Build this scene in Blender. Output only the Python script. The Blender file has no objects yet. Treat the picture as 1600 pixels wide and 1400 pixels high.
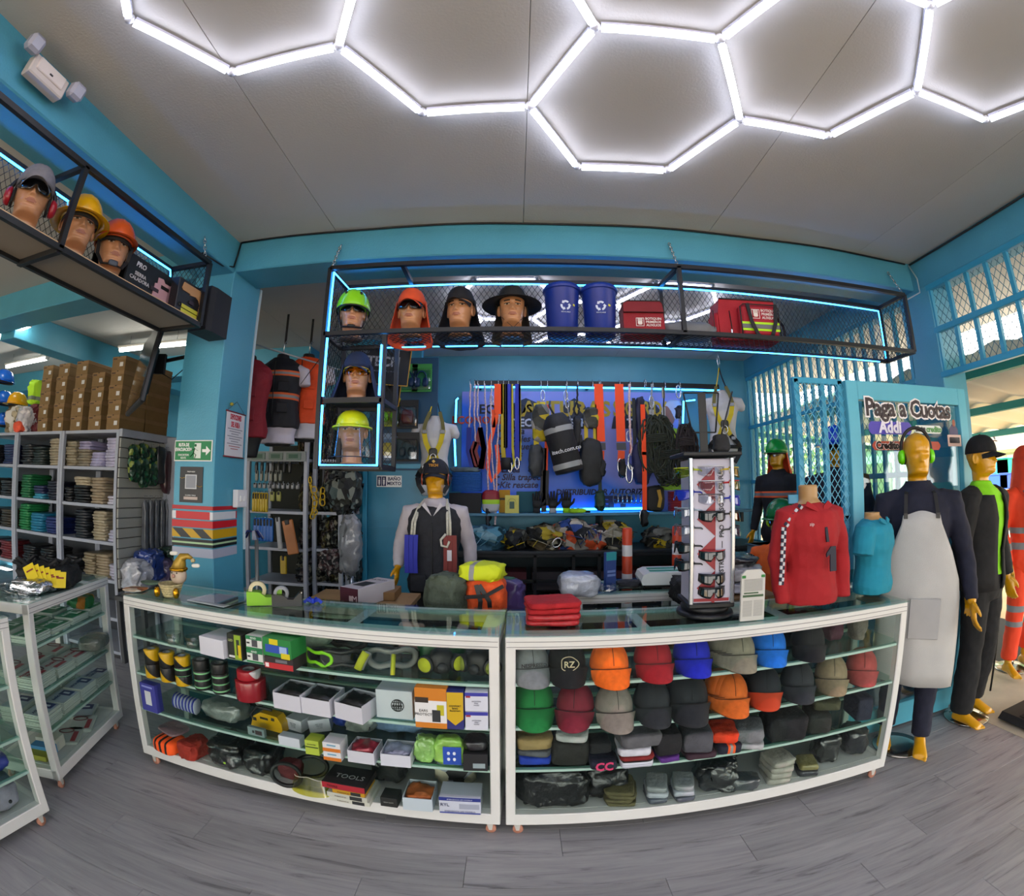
import bpy, math, random
import numpy as np
from mathutils import Vector, Matrix, noise as mn
PI = math.pi
R = math.radians
sc = bpy.context.scene
# ---------------- camera, sky, light, exposure ----------------
CAMZ = 1.6; PITCH = .0905; YAW = .00434; FPX = 698.7
KP = (1.00451832, -.0227058, -.09359439, .03774661)      # lens: angle as a polynomial of radius/FPX
cam_d = bpy.data.cameras.new('camera'); cam = bpy.data.objects.new('camera', cam_d)
sc.collection.objects.link(cam); sc.camera = cam
cam.location = (0, 0, CAMZ); cam.rotation_euler = (PI/2+PITCH, 0, YAW)
cam_d.type = 'PANO'; cam_d.sensor_width = 36; cam_d.sensor_height = 31.5; cam_d.sensor_fit = 'HORIZONTAL'
cam_d.clip_start = .02; cam_d.clip_end = 300
cy = cam_d.cycles if hasattr(cam_d, 'cycles') and hasattr(cam_d.cycles, 'panorama_type') else cam_d
cy.panorama_type = 'FISHEYE_LENS_POLYNOMIAL'; cy.fisheye_fov = R(200)
q_ = 1600/36/FPX
cy.fisheye_polynomial_k0 = 0
for i_, k_ in enumerate(KP): setattr(cy, 'fisheye_polynomial_k%d' % (i_+1), -k_*q_**(i_+1))
w = bpy.data.worlds.new('sky'); sc.world = w; w.use_nodes = True
wn = w.node_tree.nodes; wl = w.node_tree.links
bg = wn['Background']; bg.inputs[0].default_value = (1, .97, .92, 1); bg.inputs[1].default_value = 2.9
sun_d = bpy.data.lights.new('sun', 'SUN'); sun = bpy.data.objects.new('sun', sun_d); sc.collection.objects.link(sun)
sun_d.energy = 7.0; sun_d.color = (1, .93, .8); sun_d.angle = .03; sun.rotation_euler = Vector((-.6, .35, .75)).to_track_quat('Z', 'Y').to_euler()
sc.view_settings.view_transform = 'Standard'; sc.view_settings.look = 'None'
sc.view_settings.exposure = 0.58; sc.view_settings.gamma = 1.0
try: sc.view_settings.use_curve_mapping = False
except Exception: pass
try:
    sc.cycles.use_denoising = True; sc.cycles.max_bounces = 8; sc.cycles.diffuse_bounces = 3
    sc.cycles.transparent_max_bounces = 24; sc.cycles.caustics_reflective = False; sc.cycles.caustics_refractive = False
    sc.cycles.sample_clamp_indirect = 4
except Exception: pass
HEX_E = 8.5; TUBE_E = 20.0; NEON_E = 9.0
# ---------------- helpers ----------------
C = sc.collection
def ray(px, py):
    x = (px-800)/FPX; y = -(py-700)/FPX; r = math.hypot(x, y)
    a = sum(k*r**(i+1) for i, k in enumerate(KP)); s = math.sin(a)/r if r > 1e-9 else 1
    d = Vector((x*s, math.cos(a), y*s))
    return Matrix.Rotation(YAW, 3, 'Z') @ (Matrix.Rotation(PITCH, 3, 'X') @ d)
def at(px, py, X=None, Y=None, Z=None):
    d = ray(px, py)
    t = X/d.x if X is not None else Y/d.y if Y is not None else (Z-CAMZ)/d.z
    return Vector((d.x*t, d.y*t, CAMZ+d.z*t))
def lin(h):
    if isinstance(h, (tuple, list)): return tuple(h[:3])
    h = h.lstrip('#'); o = []
    for i in (0, 2, 4):
        c = int(h[i:i+2], 16)/255; o.append(c/12.92 if c <= .04045 else ((c+.055)/1.055)**2.4)
    return tuple(o)
_mc = {}
def mat_new(nm):
    m = bpy.data.materials.new(nm); m.use_nodes = True; nt = m.node_tree; return m, nt, nt.nodes, nt.links, nt.nodes['Principled BSDF']
def M(c, r=.5, m=0., var=0., vs=6., bump=0., bs=60., coat=0., al=1., sub=0., stretch=None):
    """plain procedural material: colour, roughness, metal, colour variation, bump grain"""
    key = (c, r, m, var, vs, bump, bs, coat, al, sub, stretch)
    if key in _mc: return _mc[key]
    mt, nt, N, L, b = mat_new('mat_%d' % len(_mc)); col = lin(c)
    b.inputs['Base Color'].default_value = (*col, 1); b.inputs['Roughness'].default_value = r
    b.inputs['Metallic'].default_value = m; b.inputs['Coat Weight'].default_value = coat
    if al < 1: b.inputs['Alpha'].default_value = al
    if var or bump:
        tc = N.new('ShaderNodeTexCoord'); mp = N.new('ShaderNodeMapping'); L.new(tc.outputs['Object'], mp.inputs[0])
        if stretch: mp.inputs['Scale'].default_value = stretch
    if var:
        n = N.new('ShaderNodeTexNoise'); n.inputs['Scale'].default_value = vs; n.inputs['Detail'].default_value = 5
        L.new(mp.outputs[0], n.inputs['Vector'])
        rp = N.new('ShaderNodeValToRGB'); L.new(n.outputs['Fac'], rp.inputs[0])
        rp.color_ramp.elements[0].position = .3; rp.color_ramp.elements[1].position = .7
        rp.color_ramp.elements[0].color = (*[max(0, x*(1-var)) for x in col], 1)
        rp.color_ramp.elements[1].color = (*[min(1, x*(1+var)+.02*var) for x in col], 1)
        L.new(rp.outputs[0], b.inputs['Base Color'])
    if bump:
        n2 = N.new('ShaderNodeTexNoise'); n2.inputs['Scale'].default_value = bs; n2.inputs['Detail'].default_value = 3
        L.new(mp.outputs[0], n2.inputs['Vector'])
        bp = N.new('ShaderNodeBump'); bp.inputs['Strength'].default_value = min(1, bump); bp.inputs['Distance'].default_value = .02
        L.new(n2.outputs['Fac'], bp.inputs['Height']); L.new(bp.outputs[0], b.inputs['Normal'])
    _mc[key] = mt; return mt
def E(c, s):
    key = ('E', c, s)
    if key in _mc: return _mc[key]
    mt, nt, N, L, b = mat_new('light_%d' % len(_mc))
    b.inputs['Base Color'].default_value = (*lin(c), 1); b.inputs['Emission Color'].default_value = (*lin(c), 1); b.inputs['Emission Strength'].default_value = s
    _mc[key] = mt; return mt
def bands(axis, stops, r=.5, slope=0, sax=0, var=0.):
    """hard colour bands along an object axis: stops = [(metres from, colour)...]; slope shears them along axis sax"""
    key = ('B', axis, tuple(stops), r, slope, sax)
    if key in _mc: return _mc[key]
    mt, nt, N, L, b = mat_new('bands_%d' % len(_mc))
    tc = N.new('ShaderNodeTexCoord'); sp = N.new('ShaderNodeSeparateXYZ'); L.new(tc.outputs['Object'], sp.inputs[0])
    src = sp.outputs[axis]
    if slope:
        a = N.new('ShaderNodeMath'); a.operation = 'MULTIPLY_ADD'; L.new(sp.outputs[sax], a.inputs[0]); a.inputs[1].default_value = slope
        L.new(src, a.inputs[2]); src = a.outputs[0]
    lo = stops[0][0]-.01; hi = stops[-1][0]+.01
    mr = N.new('ShaderNodeMapRange'); mr.inputs[1].default_value = lo; mr.inputs[2].default_value = hi; L.new(src, mr.inputs[0])
    rp = N.new('ShaderNodeValToRGB'); rp.color_ramp.interpolation = 'CONSTANT'; L.new(mr.outputs[0], rp.inputs[0])
    el = rp.color_ramp.elements
    for i, (p, c) in enumerate(stops):
        pos = (p-lo)/(hi-lo) if i else 0
        e = el[i] if i < 2 else el.new(pos)
        e.position = pos; e.color = (*lin(c), 1)
    L.new(rp.outputs[0], b.inputs['Base Color']); b.inputs['Roughness'].default_value = r
    _mc[key] = mt; return mt
def stripes(cols, w_, axis=0, slope=1., sax=2, r=.45):
    """repeating diagonal stripes of two colours"""
    key = ('S', tuple(cols), w_, axis, slope, sax)
    if key in _mc: return _mc[key]
    mt, nt, N, L, b = mat_new('stripes_%d' % len(_mc))
    tc = N.new('ShaderNodeTexCoord'); sp = N.new('ShaderNodeSeparateXYZ'); L.new(tc.outputs['Object'], sp.inputs[0])
    a = N.new('ShaderNodeMath'); a.operation = 'MULTIPLY_ADD'; L.new(sp.outputs[sax], a.inputs[0]); a.inputs[1].default_value = slope; L.new(sp.outputs[axis], a.inputs[2])
    d = N.new('ShaderNodeMath'); d.operation = 'PINGPONG'; L.new(a.outputs[0], d.inputs[0]); d.inputs[1].default_value = w_
    g = N.new('ShaderNodeMath'); g.operation = 'GREATER_THAN'; L.new(d.outputs[0], g.inputs[0]); g.inputs[1].default_value = w_/2
    mx = N.new('ShaderNodeMix'); mx.data_type = 'RGBA'; L.new(g.outputs[0], mx.inputs[0])
    mx.inputs[6].default_value = (*lin(cols[0]), 1); mx.inputs[7].default_value = (*lin(cols[1]), 1)
    L.new(mx.outputs[2], b.inputs['Base Color']); b.inputs['Roughness'].default_value = r
    _mc[key] = mt; return mt
def patches(cols, sc_=14., r=.7, seed=0.):
    """patchwork of colours: crumpled mixed goods"""
    key = ('P', tuple(cols), sc_, seed)
    if key in _mc: return _mc[key]
    mt, nt, N, L, b = mat_new('patches_%d' % len(_mc))
    tc = N.new('ShaderNodeTexCoord'); v = N.new('ShaderNodeTexVoronoi'); v.inputs['Scale'].default_value = sc_; n = N.new('ShaderNodeSeparateColor'); L.new(v.outputs['Color'], n.inputs[0])
    mp = N.new('ShaderNodeMapping'); mp.inputs['Location'].default_value = (seed, seed*2, 0); L.new(tc.outputs['Object'], mp.inputs[0]); L.new(mp.outputs[0], v.inputs['Vector'])
    bp_ = N.new('ShaderNodeBump'); bp_.inputs['Distance'].default_value = .03; bp_.inputs['Strength'].default_value = .7; L.new(v.outputs['Distance'], bp_.inputs['Height']); L.new(bp_.outputs[0], b.inputs['Normal'])
    rp = N.new('ShaderNodeValToRGB'); rp.color_ramp.interpolation = 'CONSTANT'; L.new(n.outputs[0], rp.inputs[0]); el = rp.color_ramp.elements
    k = len(cols)
    for i, c in enumerate(cols):
        pos = 0 if i == 0 else i/k
        e = el[i] if i < 2 else el.new(pos)
        e.position = pos; e.color = (*lin(c), 1)
    L.new(rp.outputs[0], b.inputs['Base Color']); b.inputs['Roughness'].default_value = r
    _mc[key] = mt; return mt
def glass(tint=(.93, .98, .96), gl=1.45, add=0.03, r=.02):
    key = ('G', tint, gl, add, r)
    if key in _mc: return _mc[key]
    mt, nt, N, L, b = mat_new('glass_%d' % len(_mc)); N.remove(b)
    o = N['Material Output']; t = N.new('ShaderNodeBsdfTransparent'); t.inputs[0].default_value = (*tint, 1)
    g = N.new('ShaderNodeBsdfGlossy'); g.inputs['Roughness'].default_value = r
    f = N.new('ShaderNodeLayerWeight'); f.inputs[0].default_value = .5
    pw_ = N.new('ShaderNodeMath'); pw_.operation = 'POWER'; pw_.inputs[1].default_value = 4.5; L.new(f.outputs['Facing'], pw_.inputs[0])
    ad = N.new('ShaderNodeMath'); ad.operation = 'ADD'; ad.inputs[1].default_value = add; ad.use_clamp = True; L.new(pw_.outputs[0], ad.inputs[0])
    mx = N.new('ShaderNodeMixShader'); L.new(ad.outputs[0], mx.inputs[0]); L.new(t.outputs[0], mx.inputs[1]); L.new(g.outputs[0], mx.inputs[2]); L.new(mx.outputs[0], o.inputs[0])
    _mc[key] = mt; return mt
class G:
    """collects geometry for ONE mesh"""
    def __init__(s): s.v = []; s.f = []; s.m = []; s.s = []
    def add(s, vs, fs, mi=0, sm=False):
        o = len(s.v); s.v += [tuple(v) for v in vs]
        for f in fs: s.f.append([i+o for i in f]); s.m.append(mi); s.s.append(sm)
        return s
    def box(s, c, d, rz=0., mi=0, ch=0., rx=0., ry=0.):
        x, y, z = d[0]/2, d[1]/2, d[2]/2; rot = None
        if rz or rx or ry: rot = Matrix.Rotation(rz, 3, 'Z') @ Matrix.Rotation(ry, 3, 'Y') @ Matrix.Rotation(rx, 3, 'X')
        if ch <= 0:
            vs = [Vector((a*x, b*y, e*z)) for a in (-1, 1) for b in (-1, 1) for e in (-1, 1)]
            fs = [(0, 1, 3, 2), (4, 6, 7, 5), (0, 4, 5, 1), (2, 3, 7, 6), (0, 2, 6, 4), (1, 5, 7, 3)]
        else:
            ch = min(ch, x*.9, y*.9, z*.9); vs = []; idx = {}
            for a in (-1, 1):
                for b in (-1, 1):
                    for e in (-1, 1):
                        for k in range(3):
                            p = [a*x, b*y, e*z]
                            for j in range(3):
                                if j != k: p[j] -= (a, b, e)[j]*ch
                            idx[(a, b, e, k)] = len(vs); vs.append(Vector(p))
            fs = []
            for a in (-1, 1):
                q = [idx[(a, b, e, 0)] for b, e in ((-1, -1), (1, -1), (1, 1), (-1, 1))]; fs.append(q if a > 0 else q[::-1])
                q = [idx[(b, a, e, 1)] for b, e in ((-1, -1), (1, -1), (1, 1), (-1, 1))]; fs.append(q[::-1] if a > 0 else q)
                q = [idx[(b, e, a, 2)] for b, e in ((-1, -1), (1, -1), (1, 1), (-1, 1))]; fs.append(q if a > 0 else q[::-1])
            for a in (-1, 1):
                for b in (-1, 1):
                    fs.append([idx[(a, b, -1, 0)], idx[(a, b, 1, 0)], idx[(a, b, 1, 1)], idx[(a, b, -1, 1)]])
                    fs.append([idx[(a, -1, b, 0)], idx[(a, 1, b, 0)], idx[(a, 1, b, 2)], idx[(a, -1, b, 2)]])
                    fs.append([idx[(-1, a, b, 1)], idx[(1, a, b, 1)], idx[(1, a, b, 2)], idx[(-1, a, b, 2)]])
                    for e in (-1, 1): fs.append([idx[(a, b, e, 0)], idx[(a, b, e, 1)], idx[(a, b, e, 2)]])
        if rot: vs = [rot @ v for v in vs]
        c = Vector(c); return s.add([v+c for v in vs], fs, mi)
    def loft(s, rings, mi=0, sm=True, cap=True, closed=False):
        n = len(rings[0]); vs = [p for r in rings for p in r]; fs = []; K = len(rings)
        for k in range(K if closed else K-1):
            for i in range(n):
                j = (i+1) % n; k2 = (k+1) % K
                fs.append((k*n+i, k*n+j, k2*n+j, k2*n+i))
        if cap and not closed: fs.append(tuple(range(n))[::-1]); fs.append(tuple((K-1)*n+i for i in range(n)))
        return s.add(vs, fs, mi, sm)
    def tube(s, pts, r, n=8, mi=0, closed=False, ry=None, up=None, sm=True, cap=True):
        pts = [Vector(p) for p in pts]; K = len(pts)
        rr = r if isinstance(r, (list, tuple)) else [r]*K
        rings = []; u = None
        for k in range(K):
            a = pts[(k-1) % K] if (k or closed) else pts[0]; b = pts[(k+1) % K] if (k < K-1 or closed) else pts[-1]
            t = (b-a); t = t.normalized() if t.length > 1e-9 else Vector((0, 0, 1))
            if up is not None: u = Vector(up) - t*Vector(up).dot(t)
            elif u is None: u = Vector((0, 0, 1)) if abs(t.z) < .9 else Vector((1, 0, 0)); u = u-t*u.dot(t)
            else: u = u-t*u.dot(t)
            if u.length < 1e-6: u = t.orthogonal()
            u.normalize(); vv = t.cross(u)
            b_ = (ry if ry else rr[k])
            if n == 4: rings.append([pts[k]+vv*(rr[k]*a_)+u*(b_*c_) for a_, c_ in ((-1, -1), (1, -1), (1, 1), (-1, 1))])
            else: rings.append([pts[k]+vv*(rr[k]*math.cos(2*PI*i/n))+u*(b_*math.sin(2*PI*i/n)) for i in range(n)])
        return s.loft(rings, mi, sm and n > 4, cap, closed)
    def lathe(s, prof, n=20, c=(0, 0, 0), mi=0, sx=1., sy=1., sm=True, cap=True):
        return s.loft([[(c[0]+r*sx*math.cos(2*PI*i/n), c[1]+r*sy*math.sin(2*PI*i/n), c[2]+z) for i in range(n)] for r, z in prof], mi, sm, cap)
    def disc_x(s, c, r, w_, n=16, mi=0):      # cylinder along X
        return s.loft([[(c[0]+dx, c[1]+r*math.cos(2*PI*i/n), c[2]+r*math.sin(2*PI*i/n)) for i in range(n)] for dx in (-w_/2, w_/2)], mi, True)
    def blob(s, c, d, e=.5, amp=0., sd=0, n=22, m=10, mi=0, fr=8., rz=0., flat=False):
        """rounded lump (superellipsoid) with noise folds"""
        rings = []; cs, sn = math.cos(rz), math.sin(rz)
        def sg(x, p): return math.copysign(abs(x)**p, x)
        for k in range(1, m):
            t = -PI/2+PI*k/m; ring = []
            for i in range(n):
                a = 2*PI*i/n
                x = sg(math.cos(t), e)*sg(math.cos(a), e); y = sg(math.cos(t), e)*sg(math.sin(a), e); z = sg(math.sin(t), e)
                if amp:
                    nv = mn.noise_vector(Vector((x*d[0]*fr+sd*7.1, y*d[1]*fr+sd*3.3, z*d[2]*fr*1.5+sd)))
                    n2 = mn.noise_vector(Vector((x*d[0]*fr*2.7+sd, y*d[1]*fr*2.7, z*d[2]*fr*4+9))); nv = nv+n2*.6
                    x += nv.x*amp/d[0]; y += nv.y*amp/d[1]; z += nv.z*amp/d[2]*(.4 if flat else 1)
                px, py, pz = x*d[0]/2, y*d[1]/2, z*d[2]/2
                if flat and pz < -d[2]/2: pz = -d[2]/2
                ring.append((c[0]+px*cs-py*sn, c[1]+px*sn+py*cs, c[2]+pz))
            rings.append(ring)
        return s.loft(rings, mi)
    def prism(s, poly, y0, y1, mi=0, axis=1, sm=False):
        """outline in two axes pulled along the third (axis)"""
        def mk(p, t): return {1: (p[0], t, p[1]), 0: (t, p[0], p[1]), 2: (p[0], p[1], t)}[axis]
        return s.loft([[mk(p, y0) for p in poly], [mk(p, y1) for p in poly]], mi, sm)
    def build(s, name, mats, parent=None, loc=None, rot=None, key=None):
        me = bpy.data.meshes.new(name); me.from_pydata(s.v, [], s.f)
        if not isinstance(mats, (list, tuple)): mats = [mats]
        for m_ in mats: me.materials.append(m_)
        if len(mats) > 1: me.polygons.foreach_set('material_index', s.m)
        me.polygons.foreach_set('use_smooth', s.s); me.update()
        return mesh_ob(name, me, parent, loc, rot)
def mesh_ob(name, me, parent=None, loc=None, rot=None):
    o = bpy.data.objects.new(name, me); C.objects.link(o)
    if parent is not None: o.parent = parent
    if loc is not None: o.location = loc
    if rot is not None: o.rotation_euler = rot
    return o
def tag(o, label=None, cat=None, group=None, kind=None):
    if label: o['label'] = label
    if cat: o['category'] = cat
    if group: o['group'] = group
    if kind: o['kind'] = kind
    return o
def T(name, label, cat, loc=(0, 0, 0), rz=0., group=None, rot=None):
    o = bpy.data.objects.new(name, None); C.objects.link(o); o.empty_display_size = .05
    o.location = loc; o.rotation_euler = rot if rot else (0, 0, rz)
    return tag(o, label, cat, group)
def S(name, g, mats, parent=None, **k):
    o = g.build(name, mats, parent, **k)
    if parent is None: o['kind'] = 'structure'
    return o
def kids(o): return [c for c in bpy.data.objects if c.parent == o]
_kids = {}
def dup(root, loc, rz=None, label=None, group=None, parent=None, rot=None):
    def cp(o, par):
        c = o.copy(); C.objects.link(c); c.parent = par
        for ch in o.children: cp(ch, c)
        return c
    c = cp(root, parent); c.location = loc
    if rot is not None: c.rotation_euler = rot
    elif rz is not None: c.rotation_euler = (0, 0, rz)
    if label: c['label'] = label
    if group: c['group'] = group
    return c
def text(parent, s, size, loc, rot=(PI/2, 0, 0), mat=None, name='lettering', al='CENTER', bold=0., sx=1., sh=0., ex=.0008):
    key = ('T', s, size, al, bold, sh, ex)
    if key not in _tm:
        cu = bpy.data.curves.new(name, 'FONT'); cu.body = s; cu.size = size; cu.align_x = al; cu.align_y = 'CENTER'
        cu.extrude = ex; cu.offset = bold; cu.shear = sh; cu.resolution_u = 2
        t_ = bpy.data.objects.new(name, cu); me = bpy.data.meshes.new_from_object(t_); me.name = name
        bpy.data.objects.remove(t_); bpy.data.curves.remove(cu); me.materials.clear(); _tm[key] = me
    me = _tm[key]
    if len(me.materials): me = me.copy(); me.materials.clear()
    me.materials.append(mat or M('111111'))
    o = bpy.data.objects.new(name, me); C.objects.link(o); o.parent = parent; o.location = loc; o.rotation_euler = rot; o.scale = (sx, 1, 1)
    o['kind'] = 'stuff'
    return o
_tm = {}
def rnd(a, b): return random.uniform(a, b)
random.seed(7)
ORD = ['first', 'second', 'third', 'fourth', 'fifth', 'sixth', 'seventh', 'eighth', 'ninth', 'tenth', 'eleventh', 'twelfth']
# shared materials
WHITE = M('f2f2f0', .45); BLACK = M('0b0b0d', .5); DGREY = M('26282b', .6); CHROME = M('d8d8d8', .18, 1.)
TEAL = M('4f9db8', .42, var=.08, vs=2.5, bump=.10, bs=90)
TEALM = M('3a9cc0', .35, var=.05, vs=3)
RACK = M('a9aebb', .45, var=.06)
ALU = M('dcdad6', .38, var=.04, vs=4)
BLK = M('111215', .45)
GLS = glass((.95, .985, .97), 1.45, .008); SHELFG = glass((.82, .94, .89), 1.5, .02)
NEON = E((.03, .32, 1.0), NEON_E)
# ---------------- structure ----------------
g = G(); g.box((-1.5, 1.5, -.06), (14, 11, .1)); FLOOR = S('floor', g, M('2c2d31', .8))
def plank_mat():
    mt, nt, N, L, b = mat_new('vinyl_plank')
    tc = N.new('ShaderNodeTexCoord'); oi = N.new('ShaderNodeObjectInfo')
    mp = N.new('ShaderNodeMapping'); mp.inputs['Scale'].default_value = (1.3, 16, 1); L.new(tc.outputs['Object'], mp.inputs[0])
    cm = N.new('ShaderNodeVectorMath'); cm.operation = 'MULTIPLY_ADD'; L.new(oi.outputs['Random'], cm.inputs[0]); cm.inputs[1].default_value = (40, 90, 0); L.new(mp.outputs[0], cm.inputs[2])
    n = N.new('ShaderNodeTexNoise'); n.inputs['Scale'].default_value = 1.6; n.inputs['Detail'].default_value = 8; n.inputs['Roughness'].default_value = .65; n.inputs['Distortion'].default_value = .8
    L.new(cm.outputs[0], n.inputs['Vector'])
    rp = N.new('ShaderNodeValToRGB'); L.new(n.outputs['Fac'], rp.inputs[0]); el = rp.color_ramp.elements
    el[0].position = .28; el[0].color = (*lin('5b5a5d'), 1); el[1].position = .42; el[1].color = (*lin('949296'), 1)
    e = el.new(.72); e.color = (*lin('aaa8aa'), 1)
    hs = N.new('ShaderNodeHueSaturation'); mr = N.new('ShaderNodeMapRange'); mr.inputs[3].default_value = .92; mr.inputs[4].default_value = 1.08
    L.new(oi.outputs['Random'], mr.inputs[0]); L.new(mr.outputs[0], hs.inputs['Value']); L.new(rp.outputs[0], hs.inputs['Color']); L.new(hs.outputs[0], b.inputs['Base Color'])
    b.inputs['Roughness'].default_value = .42
    bp = N.new('ShaderNodeBump'); bp.inputs['Strength'].default_value = .15; L.new(n.outputs['Fac'], bp.inputs['Height']); L.new(bp.outputs[0], b.inputs['Normal'])
    return mt
PM = plank_mat(); pw, pl = .185, 1.22
gp = G(); gp.box((0, 0, -.004), (pl-.0016, pw-.0014, .010), ch=.0012); pme = gp.build('plank', PM, FLOOR); pme.location = (0, .45, 0)
g = G()
for j in range(-19, 34):
    y = .28+j*pw
    for i in range(-7, 5):
        x = i*pl+(j % 3)*.41
        if x > 3.35+(.3 if y < 2.4 else 0) : continue
        if 0 <= j < 15 and -3.4 < x < 3.7 and (y < 2.0 or x < -1.9 or x > 1.9): mesh_ob('plank', pme.data, FLOOR, (x, y, 0))
        else: g.box((x, y, -.004), (pl-.0016, pw-.0014, .010))
bpy.data.objects.remove(pme)
o = g.build('plank_field', PM, FLOOR); o['kind'] = 'stuff'
# ceiling with board joints
CEILM = M('c4c1bb', .9, var=.05, vs=1.2, bump=.07, bs=90)
g = G(); g.box((-2, 1.7, 3.34), (14.4, 11.4, .14)); CEIL = S('ceiling', g, M('b9b6b0', .9))
cp = None
for i in range(-3, 3):
    for j in range(-1, 1):
        x = .06+i*1.22+.61; y = -1.22+j*2.44+1.22+1.3
        if cp is None:
            g = G(); g.box((0, 0, 0), (1.2175, 2.4375, .02), ch=.0015); cp = g.build('ceiling_panel', CEILM, CEIL); cp.location = (x, y, 3.262)
        elif x < 3.3: mesh_ob('ceiling_panel', cp.data, CEIL, (x, y, 3.262))
for i in range(-4, 3):
    for j in range(3):
        x = .06+i*1.22+.61; y = 2.55+j*1.22+.61
        o = mesh_ob('ceiling_panel', cp.data, CEIL, (x, y, 3.262)); o.scale = (1, .5, 1)
# beams and pillars
def S_box(name, c, d, m=TEAL, ch=.006, parent=None):
    g = G(); g.box((0, 0, 0), d, ch=ch); return S(name, g, m, parent, loc=c)
g = G(); g.box((0, 0, 0), (12.5, .30, .25), ch=.008); S('beam_back', g, TEAL, loc=(-3.15, 2.67, 3.155))
g = G(); g.box((0, 0, 0), (.33, 7.0, .27), ch=.008); S('beam_left', g, TEAL, loc=(-2.055, -.975, 3.155))
g = G(); g.box((0, 0, 0), (.25, 10.5, .28), ch=.006); S('beam_right', g, TEAL, loc=(3.175, .3, 3.16))
S_box('pillar_left', (-2.055, 2.695, 1.56), (.33, .35, 3.0))
S_box('pillar_right', (3.19, 2.52, 1.5), (.28, .28, 3.05))
S_box('wall_back', (.6, 5.48, 1.62), (5.2, .12, 3.3), ch=0)
S_box('wall_left', (-9.1, 1.5, 1.62), (.12, 11, 3.3), ch=0)
S_box('wall_rear', (-3, -3.6, 2.95), (13, .12, .65), m=M('8fb9c4', .6), ch=0)  # unseen header; the wide opening under it is made to let daylight in
for x in (-8.6, -3.2, 3.1): S_box('pillar_rear', (x, -3.6, 1.3), (.5, .2, 2.65))
S_box('wall_far', (-5.6, 6.46, 1.62), (7.2, .12, 3.3), ch=0)
S_box('wall_side', (-2.02, 5.95, 1.62), (.1, 1.1, 3.3), ch=0)
# toilet partition and its door
WCY = 4.6
p0 = at(547, 760, Y=WCY); p1 = at(573, 760, Y=WCY); p2 = at(642, 760, Y=WCY)
S_box('wall_partition', ((p0.x-.02+p1.x)/2, WCY+.06, 1.62), (p1.x-p0.x+.04, .1, 3.2), m=M('2f87a8', .4, var=.08), ch=.004)
pr_ = at(651, 760, Y=WCY).x
S_box('wall_partition', ((p1.x+pr_)/2, WCY+.11, 1.62), (pr_-p1.x+.02, .1, 3.2), m=M('2a7d9d', .45, var=.08), ch=.004)
top = at(600, 733, Y=WCY).z
dw = .72
D = bpy.data.objects.new('door_1', None); C.objects.link(D); D.location = (p1.x+.02, WCY, 0); D['kind'] = 'structure'
g = G(); g.box((dw/2, 0, top/2), (dw, .045, top-.02), ch=.003)
g.box((dw/2, -.028, top-.62), (dw-.02, .012, .02)); g.build('door_leaf', M('2f86a6', .38, var=.08), D)
g = G()
g.box((-.03, .0, top/2), (.05, .08, top), ch=.004); g.box((dw+.03, 0, top/2), (.05, .08, top), ch=.004); g.box((dw/2, 0, top+.03), (dw+.1, .08, .05), ch=.004)
g.build('door_frame', TEALM, D)
sg = T('toilet_sign', 'white and navy toilet sign reading BAÑO MIXTO on the blue door', 'sign', at(608, 752, Y=WCY-.03))
g = G(); g.box((0, 0, 0), (.27, .004, .12), ch=.001); g.build('plate', WHITE, sg)
for sx in (-.105, -.055): g = G(); g.box((sx, -.003, 0), (.045, .002, .10)); g.build('panel', M('17204e'), sg)
for sx in (-.105, -.055):
    g = G(); g.box((sx, -.005, -.005), (.018, .002, .045)); g.lathe([(.001, 0), (.008, .0), (.008, .002)], 10, (sx, -.005, .028))
    g.blob((sx, -.005, .03), (.014, .003, .014), 1, n=10, m=6); g.box((sx, -.005, -.032), (.01, .002, .02))
    g.build('figure_symbol', WHITE, sg)
text(sg, 'BAÑO\nMIXTO', .048, (.055, -.004, 0), mat=M('17204e'), bold=.0012)
# cable and cable trunking on the pillar
def cable(name, pts, r, m, label, cat='cable', **k):
    g = G(); g.tube(pts, r, 6, **k); o = g.build(name, m); return tag(o, label, cat)
g = G(); g.box((0, 0, 0), (.016, .02, 1.9)); tag(g.build('conduit', M('c9dde4', .4), loc=(-1.895, 2.885, 2.1)), 'pale vertical conduit on the right edge of the blue pillar', 'conduit')
pts = [(x, 2.508, 3.243-.004*math.sin(x*5)) for x in np.linspace(-1.87, 3.0, 26)]
cable('cable', pts, .006, BLK, 'thin black cable running along the top of the back beam')
cable('cable', [(-1.87, 2.505, 3.243), (-1.875, 2.50, 3.15), (-1.882, 2.49, 3.05), (-1.91, 2.4, 3.02), (-1.93, 2.2, 3.015)], .006, BLK, 'black cable dropping round the corner where the two beams meet')
cable('cable', [(3.04, y, 3.235) for y in np.linspace(2.5, -.5, 12)], .008, DGREY, 'dark cable along the top of the right wall beam')
cable('cable', [(3.03, 2.5, 3.23), (3.035, 2.45, 3.1), (3.02, 2.44, 2.98), (2.9, 2.5, 2.92)], .006, M('9fb6c0', .5), 'grey cable hanging down in the right ceiling corner')
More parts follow.
